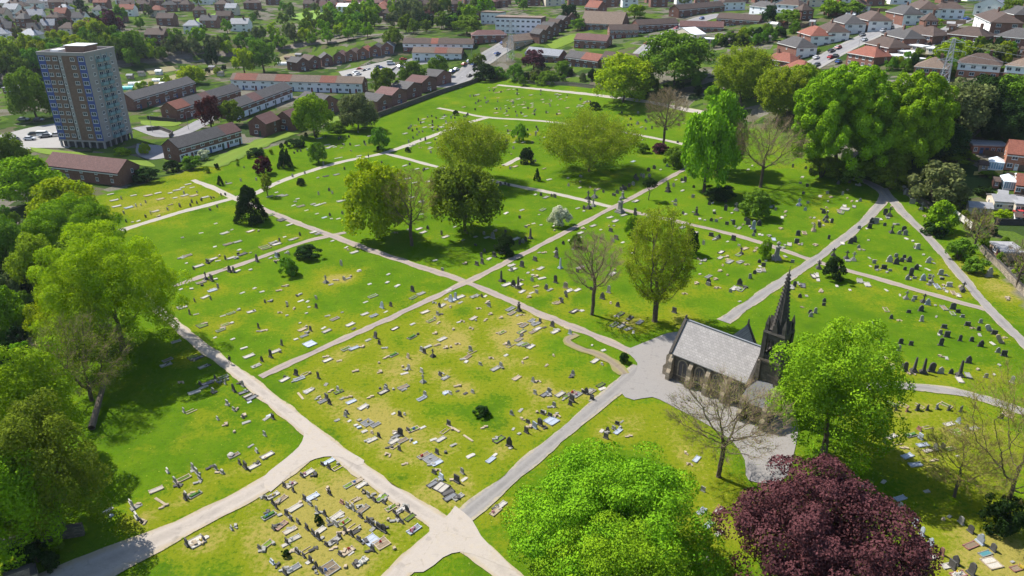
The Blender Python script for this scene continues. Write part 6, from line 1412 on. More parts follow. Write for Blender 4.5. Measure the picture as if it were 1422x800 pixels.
def conservatory(p1, p2, d, label):
    A, B = at(*p1), at(*p2); L = float(np.hypot(*(B - A)[:2])); root = empty('conservatory', A, math.atan2(B[1] - A[1], B[0] - A[0])); mb = MB()
    for k in range(7):
        x = L * k / 6; mb.box(x - .06, x + .06, -.04, .08, -1, 2.4); mb.box(x - .05, x + .05, d - .08, d, -1, 2.4)
    for k in range(5): y = d * k / 4; mb.box(-.04, .06, y - .06, y + .06, -1, 2.4); mb.box(L - .06, L + .04, y - .06, y + .06, -1, 2.4)
    mb.box(-.1, L + .1, -.1, .12, 2.4, 2.6); mb.box(-.1, L + .1, d - .12, d + .1, 2.4, 2.6); mb.box(-.1, .1, .12, d - .12, 2.4, 2.6); mb.box(L - .1, L + .1, .12, d - .12, 2.4, 2.6); mb.box(-.02, L + .02, -.02, d + .02, -2, .6)
    mb.obj('frame', UPVC, root)
    g = MB(); g.box(.05, L - .05, .01, .03, .6, 2.4); g.box(.05, L - .05, d - .03, d - .01, .6, 2.4); g.box(.01, .03, .05, d - .05, .6, 2.4); g.box(L - .03, L - .01, .05, d - .05, .6, 2.4); g.obj('glazing', glass_mat('conservatory_glass', (0.20, 0.32, 0.42), .05), root)
    rb = MB(); rb.hexa([(-.12, -.12, 2.6), (L + .12, -.12, 2.6), (L + .12, d + .12, 2.6), (-.12, d + .12, 2.6)], [(L / 2 - .1, d * .3, 3.5), (L / 2 + .1, d * .3, 3.5), (L / 2 + .1, d * .9, 3.5), (L / 2 - .1, d * .9, 3.5)]); rb.obj('roof', mat('conservatory_roof', (0.62, 0.70, 0.76), .3, (0.5, 0.58, 0.64), 1, .5), root)
    tag(root, label, 'conservatory')
conservatory((1371, 236), (1392, 237), 4, 'white conservatory with blue glazing and a gabled roof')
conservatory((1392, 264), (1412, 264), 6, 'low white conservatory behind a dark garden fence')
# far houses in the upper left
FARH = [(8, 52, 22, 'g', 'b'), (40, 62, 30, 's', 'w'), (47, 14, 24, 'g', 'w'), (75, 36, 22, 'n', 'b'), (88, 24, 20, 's', 'c'), (133, 55, 22, 's', 'w'), (157, 55, 20, 's', 'w'), (216, 60, 32, 'n', 'b'), (217, 24, 20, 'r', 'c'), (230, 36, 26, 'n', 'b'), (267, 47, 24, 's', 'w'),
        (290, 39, 26, 'g', 'b'), (333, 44, 28, 's', 'w'), (15, 24, 24, 's', 'w'), (30, 38, 20, 'g', 'b'), (60, 11, 20, 's', 'w'), (100, 13, 20, 'g', 'c'), (200, 15, 20, 'n', 'b'), (245, 11, 22, 'n', 'b'), (350, 13, 24, 'n', 'b'), (380, 7, 22, 'r', 'b'), (520, 13, 26, 'p', 'b'),
        (548, 9, 26, 'r', 'b'), (575, 7, 24, 'p', 'b'), (600, 15, 24, 'n', 'b'), (630, 10, 26, 'r', 'c'), (655, 7, 22, 'r', 'b'), (595, 28, 18, 'r', 'b'), (622, 3, 22, 'n', 'b'), (700, 6, 22, 'n', 'b'), (740, 8, 24, 'r', 'b'), (770, 5, 24, 'n', 'w'), (845, 10, 26, 'g', 'b'),
        (875, 10, 24, 's', 'w'), (915, 10, 26, 'n', 'b'), (950, 6, 24, 'n', 'w'), (975, 5, 22, 'r', 'b'), (1170, 4, 26, 'n', 'w'), (1215, 8, 30, 'g', 'b'), (1250, 6, 30, 'n', 'w'), (1320, 4, 30, 'n', 'b'), (110, 36, 20, 'g', 'w'), (165, 30, 20, 'n', 'b'), (5, 82, 22, 'g', 'w'), (40, 84, 20, 's', 'w'),
        (430, 14, 20, 'n', 'b'), (460, 4, 24, 'n', 'b'), (310, 8, 22, 'g', 'c'), (170, 6, 20, 's', 'w'), (130, 4, 20, 'n', 'b'), (20, 4, 22, 's', 'w'), (1290, 45, 20, 'n', 'b'), (660, 28, 16, 'n', 'b'), (540, 28, 18, 'n', 'b'), (1030, 5, 24, 'n', 'b'), (1085, 4, 24, 'g', 'w'), (1120, 28, 22, 'n', 'b'), (1160, 22, 22, 'r', 'b'), (1195, 22, 26, 'n', 'w')]
rf_r = random.Random(77); PTS_ = [(h[0], h[1]) for h in FARH]
def more(n, poly, w, mix, walls):
    us = [p[0] for p in poly]; vs = [p[1] for p in poly]; c = t = 0
    while c < n and t < n * 80:
        t += 1; u, v = rf_r.uniform(min(us), max(us)), rf_r.uniform(min(vs), max(vs))
        if not inside(np.array([u]), np.array([v]), poly)[0] or any(abs(u - a) < w * .75 and abs(v - b_) < 3.4 for a, b_ in PTS_): continue
        PTS_.append((u, v)); FARH.append((u, v, w * rf_r.uniform(.8, 1.2), rf_r.choice(mix), rf_r.choice(walls))); c += 1
more(46, [(450, 20), (520, 24), (640, 16), (705, 10), (705, -3), (440, -3)], 21, 'nnrpnr', 'bbbbc')
more(34, [(-10, 62), (170, 46), (340, 34), (340, 2), (-10, 0)], 22, 'sgnnnr', 'wbbc')
more(16, [(700, 13), (860, 7), (990, 3), (990, -3), (700, 0)], 22, 'nrpn', 'bbc')
more(12, [(1000, 9), (1200, 6), (1420, 2), (1420, -4), (1000, -4)], 24, 'nng', 'bww')
RW = {'n': 'brown-roofed', 'g': 'grey-roofed', 's': 'slate-roofed', 'r': 'red-roofed', 'p': 'maroon-roofed', 't': 'tan-roofed', 'w': 'white-roofed'}; WW = {'b': 'brick', 'w': 'white', 'c': 'cream'}
for i, (u, v, w, rf_, wl_) in enumerate(FARH):
    p = at(u, v); Lh = w * mpp(p) * .9; a = random.Random(i).uniform(-.35, .35); hv = np.array([math.cos(a), math.sin(a), 0]) * Lh / 2
    A = p - hv; B = p + hv; A[2] = B[2] = p[2]
    house(None, None, min(9, max(7, Lh * .7)), 5.2, 8.4, random.Random(i).choice(['hip', 'gable']), wl_, rf_, 2, 2, desc=f'far {RW[rf_]} {WW[wl_]} house', group='houses in the far streets', world=(A, B), detail=1, chim=1, doors=False, winw=1.8)
for u, v, w, l in [(488, 20, 40, 'long white-roofed industrial shed at the top'), (20, 130, 30, 'low grey garage row left of the tower')]:
    p = at(u, v); Lh = w * mpp(p); A = p - np.array([Lh / 2, 0, 0]); B = p + np.array([Lh / 2, 0, 0])
    house(None, None, 16 if v < 40 else 7, 6 if v < 40 else 2.6, 8 if v < 40 else 3, 'gable' if v < 40 else 'flat', 'w' if v < 40 else 'b', 'w' if v < 40 else 'f', 4, 1, label=l, world=(A, B), detail=1, chim=0, cat='shed', name='shed_building', doors=False)

# ------------------------------------------------------------------ tower block
M_TBR = courses('tower_brick', (0.20, 0.125, 0.092), (0.2, 0.16, 0.13), .45, .15, .9, .18)
M_TGR = mat('tower_concrete', (0.30, 0.28, 0.27), .9, (0.23, 0.215, 0.208), .25, .7, 0, .2, 3)
M_TBL = mat('tower_blue_panel', (0.04, 0.075, 0.26), .5, (0.035, 0.06, 0.20), .5, .6)
M_TBAL = mat('balcony_steel', (0.20, 0.33, 0.36), .5, (0.12, 0.2, 0.22), 1, .7)
tbx, tby, ta, TW, TD, TH_ = -151.6, 272.9, -0.16, 18.6, 16.8, 34.5
tb = empty('tower_block', (tbx, tby, float(zt(tbx, tby))), ta)       # origin: front corner; left face runs along -x, right face along +y
tag(tb, 'twelve-storey brick tower block with blue window columns and grey end wall', 'tower block')
mb = MB(); mb.box(-TW, 0, 0, TD, 2.6, TH_ - 1.2); mb.obj('wall', M_TBR, tb)
mb = MB(); mb.box(-TW + .9, -.9, .9, TD - .9, -2, 2.6); mb.obj('ground_storey', mat('dark_plinth', (0.06, 0.06, 0.065), .8), tb)
mb = MB()
for i in range(7): x = -.4 - i * (TW - .8) / 6; mb.box(x - .3, x + .3, 0.05, .65, -2, 2.6)
for i in range(6): y = .4 + i * (TD - .8) / 5; mb.box(-.65, -.05, y - .3, y + .3, -2, 2.598)
mb.obj('pillars', M_TGR, tb)
mb = MB(); mb.box(-TW - .1, .1, -.1, TD + .1, 2.35, 2.9); mb.obj('base_band', M_TGR, tb)
mb = MB(); e = .35
mb.box(-TW - .15, .15, -.15, e, TH_ - 1.2, TH_); mb.box(-TW - .15, .15, TD - e, TD + .15, TH_ - 1.2, TH_); mb.box(-TW - .15, -TW + e, e, TD - e, TH_ - 1.2, TH_ - .003); mb.box(-e, .15, e, TD - e, TH_ - 1.2, TH_ - .003)
mb.box(-TW + e, -e, e, TD - e, TH_ - 1.2, TH_ - 1.0)
pr_ = mb.obj('roof', M_TGR, tb)
mb = MB()
for y in (TD * .41 - 1.45, TD * .62 + 1.45, TD * .515): mb.box(.0, .16, y - .1, y + .1, 2.95, TH_ - 1.25)
mb.obj('balcony_fin', M_TBAL, tb)
mb = MB(); mb.box(-TW * .62, -TW * .2, TD * .35, TD * .75, TH_ - 1.0, TH_ + 1.4, 0); mb.box(-TW * .64, -TW * .18, TD * .33, TD * .77, TH_ + 1.4, TH_ + 1.6, 1); mb.box(-TW * .85, -TW * .68, TD * .2, TD * .5, TH_ - 1.0, TH_ + .2, 1); mb.obj('plant_room', [M_TBR, R_WHT], pr_)
mb = MB(); mb.tube((-TW * .7, TD * .7, TH_ - 1), (-TW * .7, TD * .7, TH_ + 3), .05, .04, 5); mb.tube((-TW * .7 - .6, TD * .7, TH_ + 2.4), (-TW * .7 + .6, TD * .7, TH_ + 2.4), .03, .03, 4); mb.obj('aerial', M_LEAD, pr_)
mb = MB(); mb.box(0, .04, .0, TD, 2.9, TH_ - 1.2); mb.obj('end_wall', M_TGR, tb)
fh = (TH_ - 1.3 - 2.9) / 11
for x0, x1 in ((-TW + .02, -TW + 2.9), (-2.9, -.02)):
    mb = MB(); mb.box(x0, x1, -.06, 0, 2.95, TH_ - 1.25); mb.obj('blue_column', M_TBL, tb)
mb = MB(); mb.box(-TW * .52 - .75, -TW * .52 + .65, -.1, 0, 2.95, TH_ - 1.25, 0); mb.box(-TW * .52 - 1.15, -TW * .52 - .753, -.04, 0, 2.95, TH_ - 1.25, 1); mb.obj('stair_column', [M_TGR, mat('dark_gap', (0.04, 0.035, 0.03), .9)], tb)
wa, wb = win_mesh(2.0, 1.35, 1), win_mesh(1.7, 1.25, 1); wc = win_mesh(.7, 1.2, 0)
for f in range(11):
    z = 2.95 + f * fh + 1.0
    for x in (-TW + 1.45, -1.45): link('window', wa, tb, (x, -.065, z))
    for x in (-TW * .79, -TW * .64, -TW * .27): link('window', wb, tb, (x, -.005, z))
    link('stair_window', wc, tb, (-TW * .52 - .05, -.105, z - .3))
    for y in (TD * .2, TD * .84): link('window', win_mesh(1.3, 1.2, 1), tb, (.045, y, z), (0, 0, math.pi / 2))
    for y in (TD * .41, TD * .62):
        mb = MB() ; k = ('balc',)
        if k not in GM:
            mb.box(-1.3, 1.3, -1.1, -.02, -.15, 0); mb.box(-1.3, 1.3, -1.1, -1.06, .12, .95); mb.box(-1.34, 1.34, -1.13, -1.03, .98, 1.06)
            mb.box(-1.3, -1.24, -1.04, -.02, 0, 1.05); mb.box(1.24, 1.3, -1.04, -.02, 0, 1.05); GM[k] = mb.mesh('balcony', M_TBAL)
        bl = link('balcony', GM[k], tb, (.045, y, z - .95), (0, 0, math.pi / 2)); link('balcony_window', win_mesh(2.0, 1.9, 1), bl, (0, 0, .1))
# ------------------------------------------------------------------ cars, people, walls, fences, pylons
TYRE = mat('tyre', (0.02, 0.02, 0.02), .9); CGL = glass_mat('car_glass', (0.02, 0.025, 0.03), .05)
PAINT = {k: mat('car_paint_' + k, c, .3, c, 1, 0, spec=.6) for k, c in dict(white=(0.75, 0.75, 0.75), silver=(0.5, 0.52, 0.55), black=(0.02, 0.02, 0.025), blue=(0.03, 0.08, 0.3), red=(0.4, 0.03, 0.03), grey=(0.17, 0.18, 0.2)).items()}
LAMP = mat('headlamp', (0.7, 0.7, 0.7), .3)
def car_bodies(van):
    b = MB()
    prof = [(-2.1, .35), (2.1, .35), (2.15, .62), (1.95, .86), (1.05, .98), (-1.75, 1.0), (-2.1, .8)] if not van else [(-2.5, .35), (2.4, .35), (2.45, .8), (2.1, 1.15), (1.6, 1.3), (-2.5, 1.3)]
    b.prism(prof, -.88, .88, 0)
    top = [(-1.75, 1.0), (1.05, .98), (.35, 1.44), (-1.15, 1.46)] if not van else [(-2.5, 1.3), (1.6, 1.3), (.9, 2.1), (-2.45, 2.15)]
    def sect(k): return [(x, s * k, z) for x, z in top for s in (1,)]
    g = MB(); lo = top[:2]; hi = top[2:]
    g.hexa([(lo[0][0], -.82, lo[0][1]), (lo[1][0], -.82, lo[1][1]), (lo[1][0], .82, lo[1][1]), (lo[0][0], .82, lo[0][1])], [(hi[1][0], -.68, hi[1][1]), (hi[0][0], -.68, hi[0][1]), (hi[0][0], .68, hi[0][1]), (hi[1][0], .68, hi[1][1])])
    b.hexa([(hi[1][0] - .02, -.69, hi[1][1]), (hi[0][0] + .02, -.69, hi[0][1]), (hi[0][0] + .02, .69, hi[0][1]), (hi[1][0] - .02, .69, hi[1][1])], [(hi[1][0] + .06, -.6, hi[1][1] + .06), (hi[0][0] - .06, -.6, hi[0][1] + .06), (hi[0][0] - .06, .6, hi[0][1] + .06), (hi[1][0] + .06, .6, hi[1][1] + .06)], 0)
    return b, g
CB = {v: car_bodies(v) for v in (False, True)}
wm_ = MB(); 
for y0, y1, r0, r1 in ((-.1, .1, .33, .33),):
    k = 12; wm_.hexa([(r0 * math.cos(i * 2 * math.pi / k), y0, r0 * math.sin(i * 2 * math.pi / k)) for i in range(k)], [(r1 * math.cos(i * 2 * math.pi / k), y1, r1 * math.sin(i * 2 * math.pi / k)) for i in range(k)])
WHEEL = wm_.mesh('wheel', TYRE)
lm = MB(); lm.box(-.03, .03, -.16, .16, -.07, .07); LMP = lm.mesh('headlight', LAMP)
CARS = []
def car(u, v, deg, col, where, van=False):
    p = at(u, v); o = empty('parked_van' if van else 'parked_car', p + np.array([0, 0, .2]), rad(deg)); b, g = CB[van]
    link('body', gm(('car_body', van), lambda: b, PAINT[col]), o); link('windows', gm(('car_windows', van), lambda: g, CGL), o)
    for x in (-1.3, 1.35):
        for y in (-.82, .82): link('wheel', WHEEL, o, (x, y, .33))
    for y in (-.6, .6): link('headlight', LMP, o, (2.1 if not van else 2.42, y, .68))
    tag(o, f"{col} {'van' if van else 'car'} {where}", 'van' if van else 'car', 'parked cars'); CARS.append(o)
for a in [(33, 168, 5, 'grey', 'in the far corner of the tower block yard'), (54, 169, 5, 'black', 'beside the grass verge left of the tower block'), (62, 190, 10, 'white', 'closest to the tower block wall', True), (42, 195, 8, 'silver', 'in the tower block yard nearest the trees'),
          (645, 91, 55, 'red', 'parked at the left kerb of the wide road'), (652, 87, 55, 'blue', 'behind the red one on the wide road'), (634, 98, 55, 'white', 'lower on the wide road near the corner'), (628, 101, 55, 'blue', 'lowest on the wide road'),
          (898, 62, 50, 'red', 'on the short estate road'), (902, 54, 50, 'black', 'beyond the red one on the estate road'), (891, 46, 15, 'silver', 'in front of the dark brick terrace'), (922, 38, 15, 'white', 'at the upper end of the dark terrace', True),
          (1133, 82, 48, 'white', 'low on the right-hand street near the lime trees'), (1163, 68, 48, 'white', 'midway up the right-hand street'), (1160, 80, 48, 'black', 'at the right kerb of the right-hand street'), (1164, 88, 48, 'blue', 'behind the red-roofed semi'), (1342, 28, 40, 'blue', 'before the white gabled house'),
          (543, 90, 10, 'white', 'in the estate parking yard', True), (560, 84, 20, 'red', 'at the top of the estate parking yard'), (530, 96, 10, 'blue', 'in the lower estate parking yard'), (556, 94, 60, 'silver', 'on the estate parking street'), (500, 98, 8, 'red', 'below the stepped houses'), (514, 92, 8, 'grey', 'beside the stepped houses'),
          (1415, 300, 80, 'red', 'in the back garden at the right edge'), (1225, 212, 0, 'silver', 'x')][:-1]:
    car(a[0], a[1], a[2], a[3], a[4], len(a) > 5)

MORE = []
def cars_along(pts, n, off, seed, where):
    r = random.Random(seed); P = smooth_poly(W(pts), 3.0)
    for k in range(n):
        i = min(len(P) - 2, int((k + r.uniform(.2, .8)) / n * (len(P) - 1))); d = P[i + 1] - P[i]; d = d / np.linalg.norm(d); s = r.choice((-1, 1)); q = P[i] + np.array([-d[1], d[0]]) * s * off
        u, v = proj((*q, float(zt(*q)))); col = r.choice(list(PAINT)); car(u, v, math.degrees(math.atan2(d[1], d[0])) + r.choice((0, 180)), col, where); MORE.append((CARS[-1], f'{col} car parked on {where}', np.array([*q, 0])))
cars_along([(640, 108), (680, 78), (705, 62), (760, 40)], 8, 3.6, 1, 'the wide road')
cars_along([(885, 80), (905, 62), (933, 46), (990, 24)], 7, 2.9, 2, 'the short estate road')
cars_along([(1120, 95), (1150, 79), (1185, 61), (1250, 32)], 9, 2.9, 3, 'the right-hand street')
cars_along([(480, 106), (540, 90)], 7, 3.0, 4, 'the estate parking yard')
cars_along([(5, 196), (90, 186)], 5, 3.0, 6, 'the tower block yard')
SKIN = mat('skin', (0.45, 0.28, 0.2), .6); JACK = mat('dark_jacket', (0.025, 0.025, 0.035), .9); TROU = mat('dark_trousers', (0.03, 0.035, 0.055), .9); HAIR = mat('brown_hair', (0.05, 0.03, 0.02), .8)
def person(u, v, deg, label):
    p = at(u, v)
    J = [(0, 0, .95), (0, .02, 1.2), (0, .02, 1.42), (0, .03, 1.52), (0, .05, 1.64), (0, .05, 1.74), (-.1, 0, .9), (-.1, .16, .5), (-.1, .1, .07), (-.1, .26, .03), (.1, 0, .9), (.1, -.05, .5), (.1, -.28, .1), (.1, -.16, .03),
         (-.2, .02, 1.38), (-.26, -.06, 1.1), (-.24, .04, .86), (.2, .02, 1.38), (.26, .1, 1.1), (.24, .2, .9)]
    E = [(0, 1), (1, 2), (2, 3), (3, 4), (4, 5), (0, 6), (6, 7), (7, 8), (8, 9), (0, 10), (10, 11), (11, 12), (12, 13), (2, 14), (14, 15), (15, 16), (2, 17), (17, 18), (18, 19)]
    Rr = [.15, .15, .15, .065, .095, .085, .095, .07, .05, .04, .095, .07, .05, .04, .08, .055, .04, .08, .055, .04]
    me = bpy.data.meshes.new('person'); me.from_pydata(J, E, []); o = link('person', me, None, p + np.array([0, 0, .12]), (0, 0, rad(deg)))
    sk = o.modifiers.new('s', 'SKIN'); lay = me.skin_vertices[0].data
    for i, q in enumerate(Rr): lay[i].radius = (q, q * (.8 if i < 3 else 1))
    lay[0].use_root = True
    sb = o.modifiers.new('d', 'SUBSURF'); sb.levels = sb.render_levels = 1
    dg = bpy.context.evaluated_depsgraph_get(); m2 = bpy.data.meshes.new_from_object(o.evaluated_get(dg)); o.modifiers.clear(); o.data = m2
    m2.materials.clear()
    for q in (JACK, TROU, SKIN): m2.materials.append(q)
    for f in m2.polygons: z = f.center.z; f.material_index = 1 if z < .92 and abs(f.center.x) < .2 else (2 if z > 1.5 or (abs(f.center.x) > .2 and z < .92) else 0)
    mb = MB(); mb.ngon(0, .03, .09, .115, 1.62, 1.72, 8); mb.ngon(0, .03, .115, .04, 1.72, 1.84, 8); mb.obj('hair', HAIR, o)
    tag(o, label, 'person')
person(320, 506, 40, 'person in dark clothes walking along the pale gravel drive')
person(512, 221, -40, 'person in dark clothes standing on the long far path')

M_RUB = courses('rubble_wall', (0.26, 0.22, 0.17), (0.12, 0.1, 0.08), .5, .22, .95, .4)
M_RUBD = courses('dark_rubble_wall', (0.12, 0.11, 0.09), (0.06, 0.05, 0.045), .5, .22, .95, .4)
def wall(name, pts, h, th, m, label, cat, cap=True, panels=None):
    P = [at(*q) for q in pts]; root = None; mb = MB(); cb = MB()
    for a, b_ in zip(P[:-1], P[1:]):
        d = b_ - a; L = np.hypot(*d[:2]); n = np.array([-d[1], d[0], 0]) / L * th / 2
        k = max(1, int(L / 6))
        for i in range(k):
            s, e = a + d * i / k, a + d * (i + 1) / k; zs, ze = float(zt(s[0], s[1])), float(zt(e[0], e[1]))
            q = [(*(s - n)[:2], zs - 1), (*(e - n)[:2], ze - 1), (*(e + n)[:2], ze - 1), (*(s + n)[:2], zs - 1)]; t = [(*(s - n)[:2], zs + h), (*(e - n)[:2], ze + h), (*(e + n)[:2], ze + h), (*(s + n)[:2], zs + h)]
            mb.hexa(q, t)
            if cap:
                n2 = n * 1.25; cb.hexa([(*(s - n2)[:2], zs + h + .003), (*(e - n2)[:2], ze + h + .003), (*(e + n2)[:2], ze + h + .003), (*(s + n2)[:2], zs + h + .003)], [(*(s - n2 * .7)[:2], zs + h + .14), (*(e - n2 * .7)[:2], ze + h + .14), (*(e + n2 * .7)[:2], ze + h + .14), (*(s + n2 * .7)[:2], zs + h + .14)])
    o = mb.obj(name, m)
    if cap: cb.obj('coping', M_SOOT if m is not RENDER else UPVC, o)
    tag(o, label, cat); return o
wall('boundary_wall', [(520, 165), (560, 150), (610, 131), (664, 113)], 2.0, .5, M_RUBD, 'long dark boundary wall below the stepped brick houses', 'wall')
wall('boundary_wall', [(1362, 348), (1390, 376), (1422, 410), (1450, 440)], 1.6, .5, M_RUB, 'buff stone boundary wall at the right edge', 'wall')
wall('boundary_wall', [(1255, 268), (1290, 290), (1316, 300)], 1.5, .5, M_RUBD, 'dark stone wall under the right boundary bushes', 'wall')
wall('stone_wall', [(0, 765), (60, 752), (118, 742)], 1.7, .6, M_RUBD, 'dark stone wall in the lower left corner, nearer the lawn', 'wall')
wall('stone_wall', [(10, 812), (50, 798), (52, 812)], 1.6, .6, M_RUB, 'broken stone wall end at the bottom left edge', 'wall')
wall('retaining_wall', [(720, 116), (790, 119), (850, 126)], 1.6, .4, M_RUB, 'pale garden wall behind the far boundary', 'wall')
wall('retaining_wall', [(204, 182), (222, 180), (240, 187), (236, 192)], 1.4, .4, M_RUBD, 'dark curved retaining wall beside the tower block', 'wall')
wall('garden_wall', [(1392, 278), (1424, 280)], 1.7, .2, mat('dark_fence', (0.05, 0.045, 0.045), .9), 'dark board fence before the low conservatory', 'fence', cap=False)
wall('garden_wall', [(1380, 312), (1424, 313)], 1.7, .2, MATS['dark_fence'], 'dark board fence below the pinkish outbuilding', 'fence', cap=False)
wall('garden_wall', [(205, 166), (245, 170)], 1.6, .2, MATS['dark_fence'], 'dark board fence behind the verge by the tower block', 'fence', cap=False)
wall('garden_wall', [(950, 128), (1010, 130)], 2.0, .2, MATS['dark_fence'], 'dark board fence behind the rounded dark green tree', 'fence', cap=False)
wall('garden_wall', [(1352, 243), (1392, 241)], 1.0, .3, mat('yellow_board', (0.45, 0.36, 0.12), .8), 'yellowish terrace edge under the conservatory', 'wall', cap=False)
# white panelled fence
a, b_ = at(1320, 296), at(1347, 324); d = b_ - a; L = float(np.hypot(*d[:2])); fo = empty('panel_fence', a, math.atan2(d[1], d[0]))
tag(fo, 'white panelled fence between the burial ground and the right-hand gardens', 'fence')
for k in range(6):
    mb = MB(); mb.box(L * k / 6 + .08, L * (k + 1) / 6 - .08, -.03, .03, .1, 1.75); mb.obj('panel', mat('white_boards', (0.62, 0.6, 0.55), .85, (0.4, 0.38, 0.34), 2, .7), fo)
for k in range(7): mb = MB(); mb.box(L * k / 6 - .07, L * k / 6 + .07, -.07, .07, -.6, 1.9); mb.obj('post', M_RUB, fo)
# allotment tunnels and sheds
def tunnel(u, v, L, w, m, label, deg=10):
    o = empty('polytunnel', at(u, v), rad(deg)); mb = MB(); k = 8
    mb.prism([(w / 2 * math.cos(t), w * .45 * math.sin(t)) for t in np.linspace(0, math.pi, k)], 0, L); mb.obj('cover', m, o, rot=(0, 0, math.pi / 2))
    h = MB()
    for y in np.linspace(0.02, L - .02, 5):
        for t0, t1 in zip(np.linspace(0, math.pi, 7)[:-1], np.linspace(0, math.pi, 7)[1:]): h.tube((w / 2 * 1.01 * math.cos(t0), y, w * .455 * math.sin(t0)), (w / 2 * 1.01 * math.cos(t1), y, w * .455 * math.sin(t1)), .05, .05, 4)
    h.obj('hoops', M_LEAD, o, rot=(0, 0, math.pi / 2)); tag(o, label, 'polytunnel')
PT = mat('turquoise_sheet', (0.06, 0.55, 0.52), .5); PW = mat('white_sheet', (0.72, 0.75, 0.72), .5)
tunnel(186, 124, 7, 4, PT, 'turquoise polytunnel in the allotments beside the tower block'); tunnel(204, 118, 9, 4, PW, 'white polytunnel right of the turquoise one'); tunnel(228, 113, 6, 3.5, PW, 'white polytunnel in the middle of the allotments'); tunnel(402, 90, 7, 4, PW, 'white polytunnel left of the stepped houses')
for i, (u, v) in enumerate([(176, 110), (192, 106), (216, 104), (246, 104), (290, 98), (302, 106), (222, 122), (395, 84), (410, 80), (260, 98)]):
    house((u, v), (u + 8, v), 2.6, 2.0, 2.6, 'gable', 'ucwb'[i % 4], 'fgwt'[i % 4], 1, 1, desc='small allotment shed', cat='shed', name='garden_shed', chim=0, detail=1, doors=False, winw=.6)
# lattice pylons and their wires
M_STEEL = mat('galvanised_steel', (0.42, 0.44, 0.46), .5)
def pylon(u, v, H, label, deg):
    p = at(u, v); o = empty('lattice_pylon', p, rad(deg)); mb = MB(); W0, W1 = H * .085, H * .02; q = lambda t, sx, sy: (sx * (W0 + (W1 - W0) * t), sy * (W0 + (W1 - W0) * t), H * t)
    for sx in (-1, 1):
        for sy in (-1, 1): mb.tube(q(-.02, sx, sy), q(1, sx, sy), .11, .08, 4)
    n = 9; ts = [1 - (1 - i / n) ** 1.25 if i else 0 for i in range(n + 1)]
    for i in range(n):
        for (a, b_), (c_, d_) in (((-1, -1), (1, -1)), ((1, -1), (1, 1)), ((1, 1), (-1, 1)), ((-1, 1), (-1, -1))):
            mb.tube(q(ts[i], a, b_), q(ts[i + 1], c_, d_), .06, .06, 3); mb.tube(q(ts[i], c_, d_), q(ts[i + 1], a, b_), .06, .06, 3); mb.tube(q(ts[i + 1], a, b_), q(ts[i + 1], c_, d_), .06, .06, 3)
    mb.obj('mast', M_STEEL, o); tips = []
    for t in (.68, .82, .95):
        am = MB(); A_ = H * (.16 if t != .82 else .2)
        for s in (-1, 1):
            for sy in (-1, 1): am.tube((0, sy * W1 * 1.5, H * t), (s * A_, 0, H * t), .07, .05, 4); am.tube((0, sy * W1 * 1.2, H * t + H * .045), (s * A_, 0, H * t), .06, .05, 4)
            tips.append((s * A_, 0, H * t - .9)); am.tube((s * A_, 0, H * t), (s * A_, 0, H * t - .9), .07, .07, 5)
        am.obj('cross_arm', M_STEEL, o)
    tag(o, label, 'pylon')
    c_, s_ = math.cos(rad(deg)), math.sin(rad(deg))
    return [np.array([p[0] + x * c_ - y * s_, p[1] + x * s_ + y * c_, p[2] + z]) for x, y, z in tips]
t1 = pylon(1303, 146, 22, 'lattice pylon in front of the orange-brick house', -40); t2 = pylon(709, 84, 22, 'lattice pylon beside the wide road', -20)
for i in (1, 3, 5):
    e = t1[i] + np.array([120, -160, 4.0]); mb = MB(); k = 14
    pts = [t1[i] + (e - t1[i]) * s / k - np.array([0, 0, 5 * (1 - (2 * s / k - 1) ** 2)]) for s in range(k + 1)]
    for a, b_ in zip(pts[:-1], pts[1:]): mb.tube(a, b_, .035, .035, 4)
    tag(mb.obj('power_line', M_STEEL), f"{['lowest', 'middle', 'highest'][(i - 1) // 2]} wire running from the pylon over the right-hand gardens", 'wire')
# fallen trunk at the left lawn
p0, p1 = at(128, 598), at(152, 540); mb = MB(); d = p1 - p0
for i in range(6): mb.tube(p0 + d * i / 6 + np.array([0, 0, .5 + i * .35]), p0 + d * (i + 1) / 6 + np.array([0, 0, .85 + i * .35]), .55 - i * .03, .52 - i * .03, 9)
tag(mb.obj('leaning_trunk', BARKP), 'thick leaning grey trunk at the shaded edge of the lower left lawn', 'tree trunk')
# street lamps
LM_ = mat('lamp_column', (0.25, 0.26, 0.27), .5)
for u, v, l in [(212, 184, 'slim street lamp beside the tower block road'), (262, 180, 'street lamp on the turning road by the terraces'), (690, 96, 'street lamp by the pylon on the wide road'), (655, 78, 'street lamp at the left side of the wide road'), (1190, 78, 'street lamp on the right-hand street')]:
    o = empty('street_lamp', at(u, v)); mb = MB(); mb.tube((0, 0, -.3), (0, 0, 7), .1, .06, 6); mb.tube((0, 0, 7), (1.2, 0, 7.4), .05, .04, 5); mb.obj('column', LM_, o); mb = MB(); mb.box(1.0, 1.7, -.14, .14, 7.32, 7.46); mb.obj('lantern', LM_, o); tag(o, l, 'street lamp')
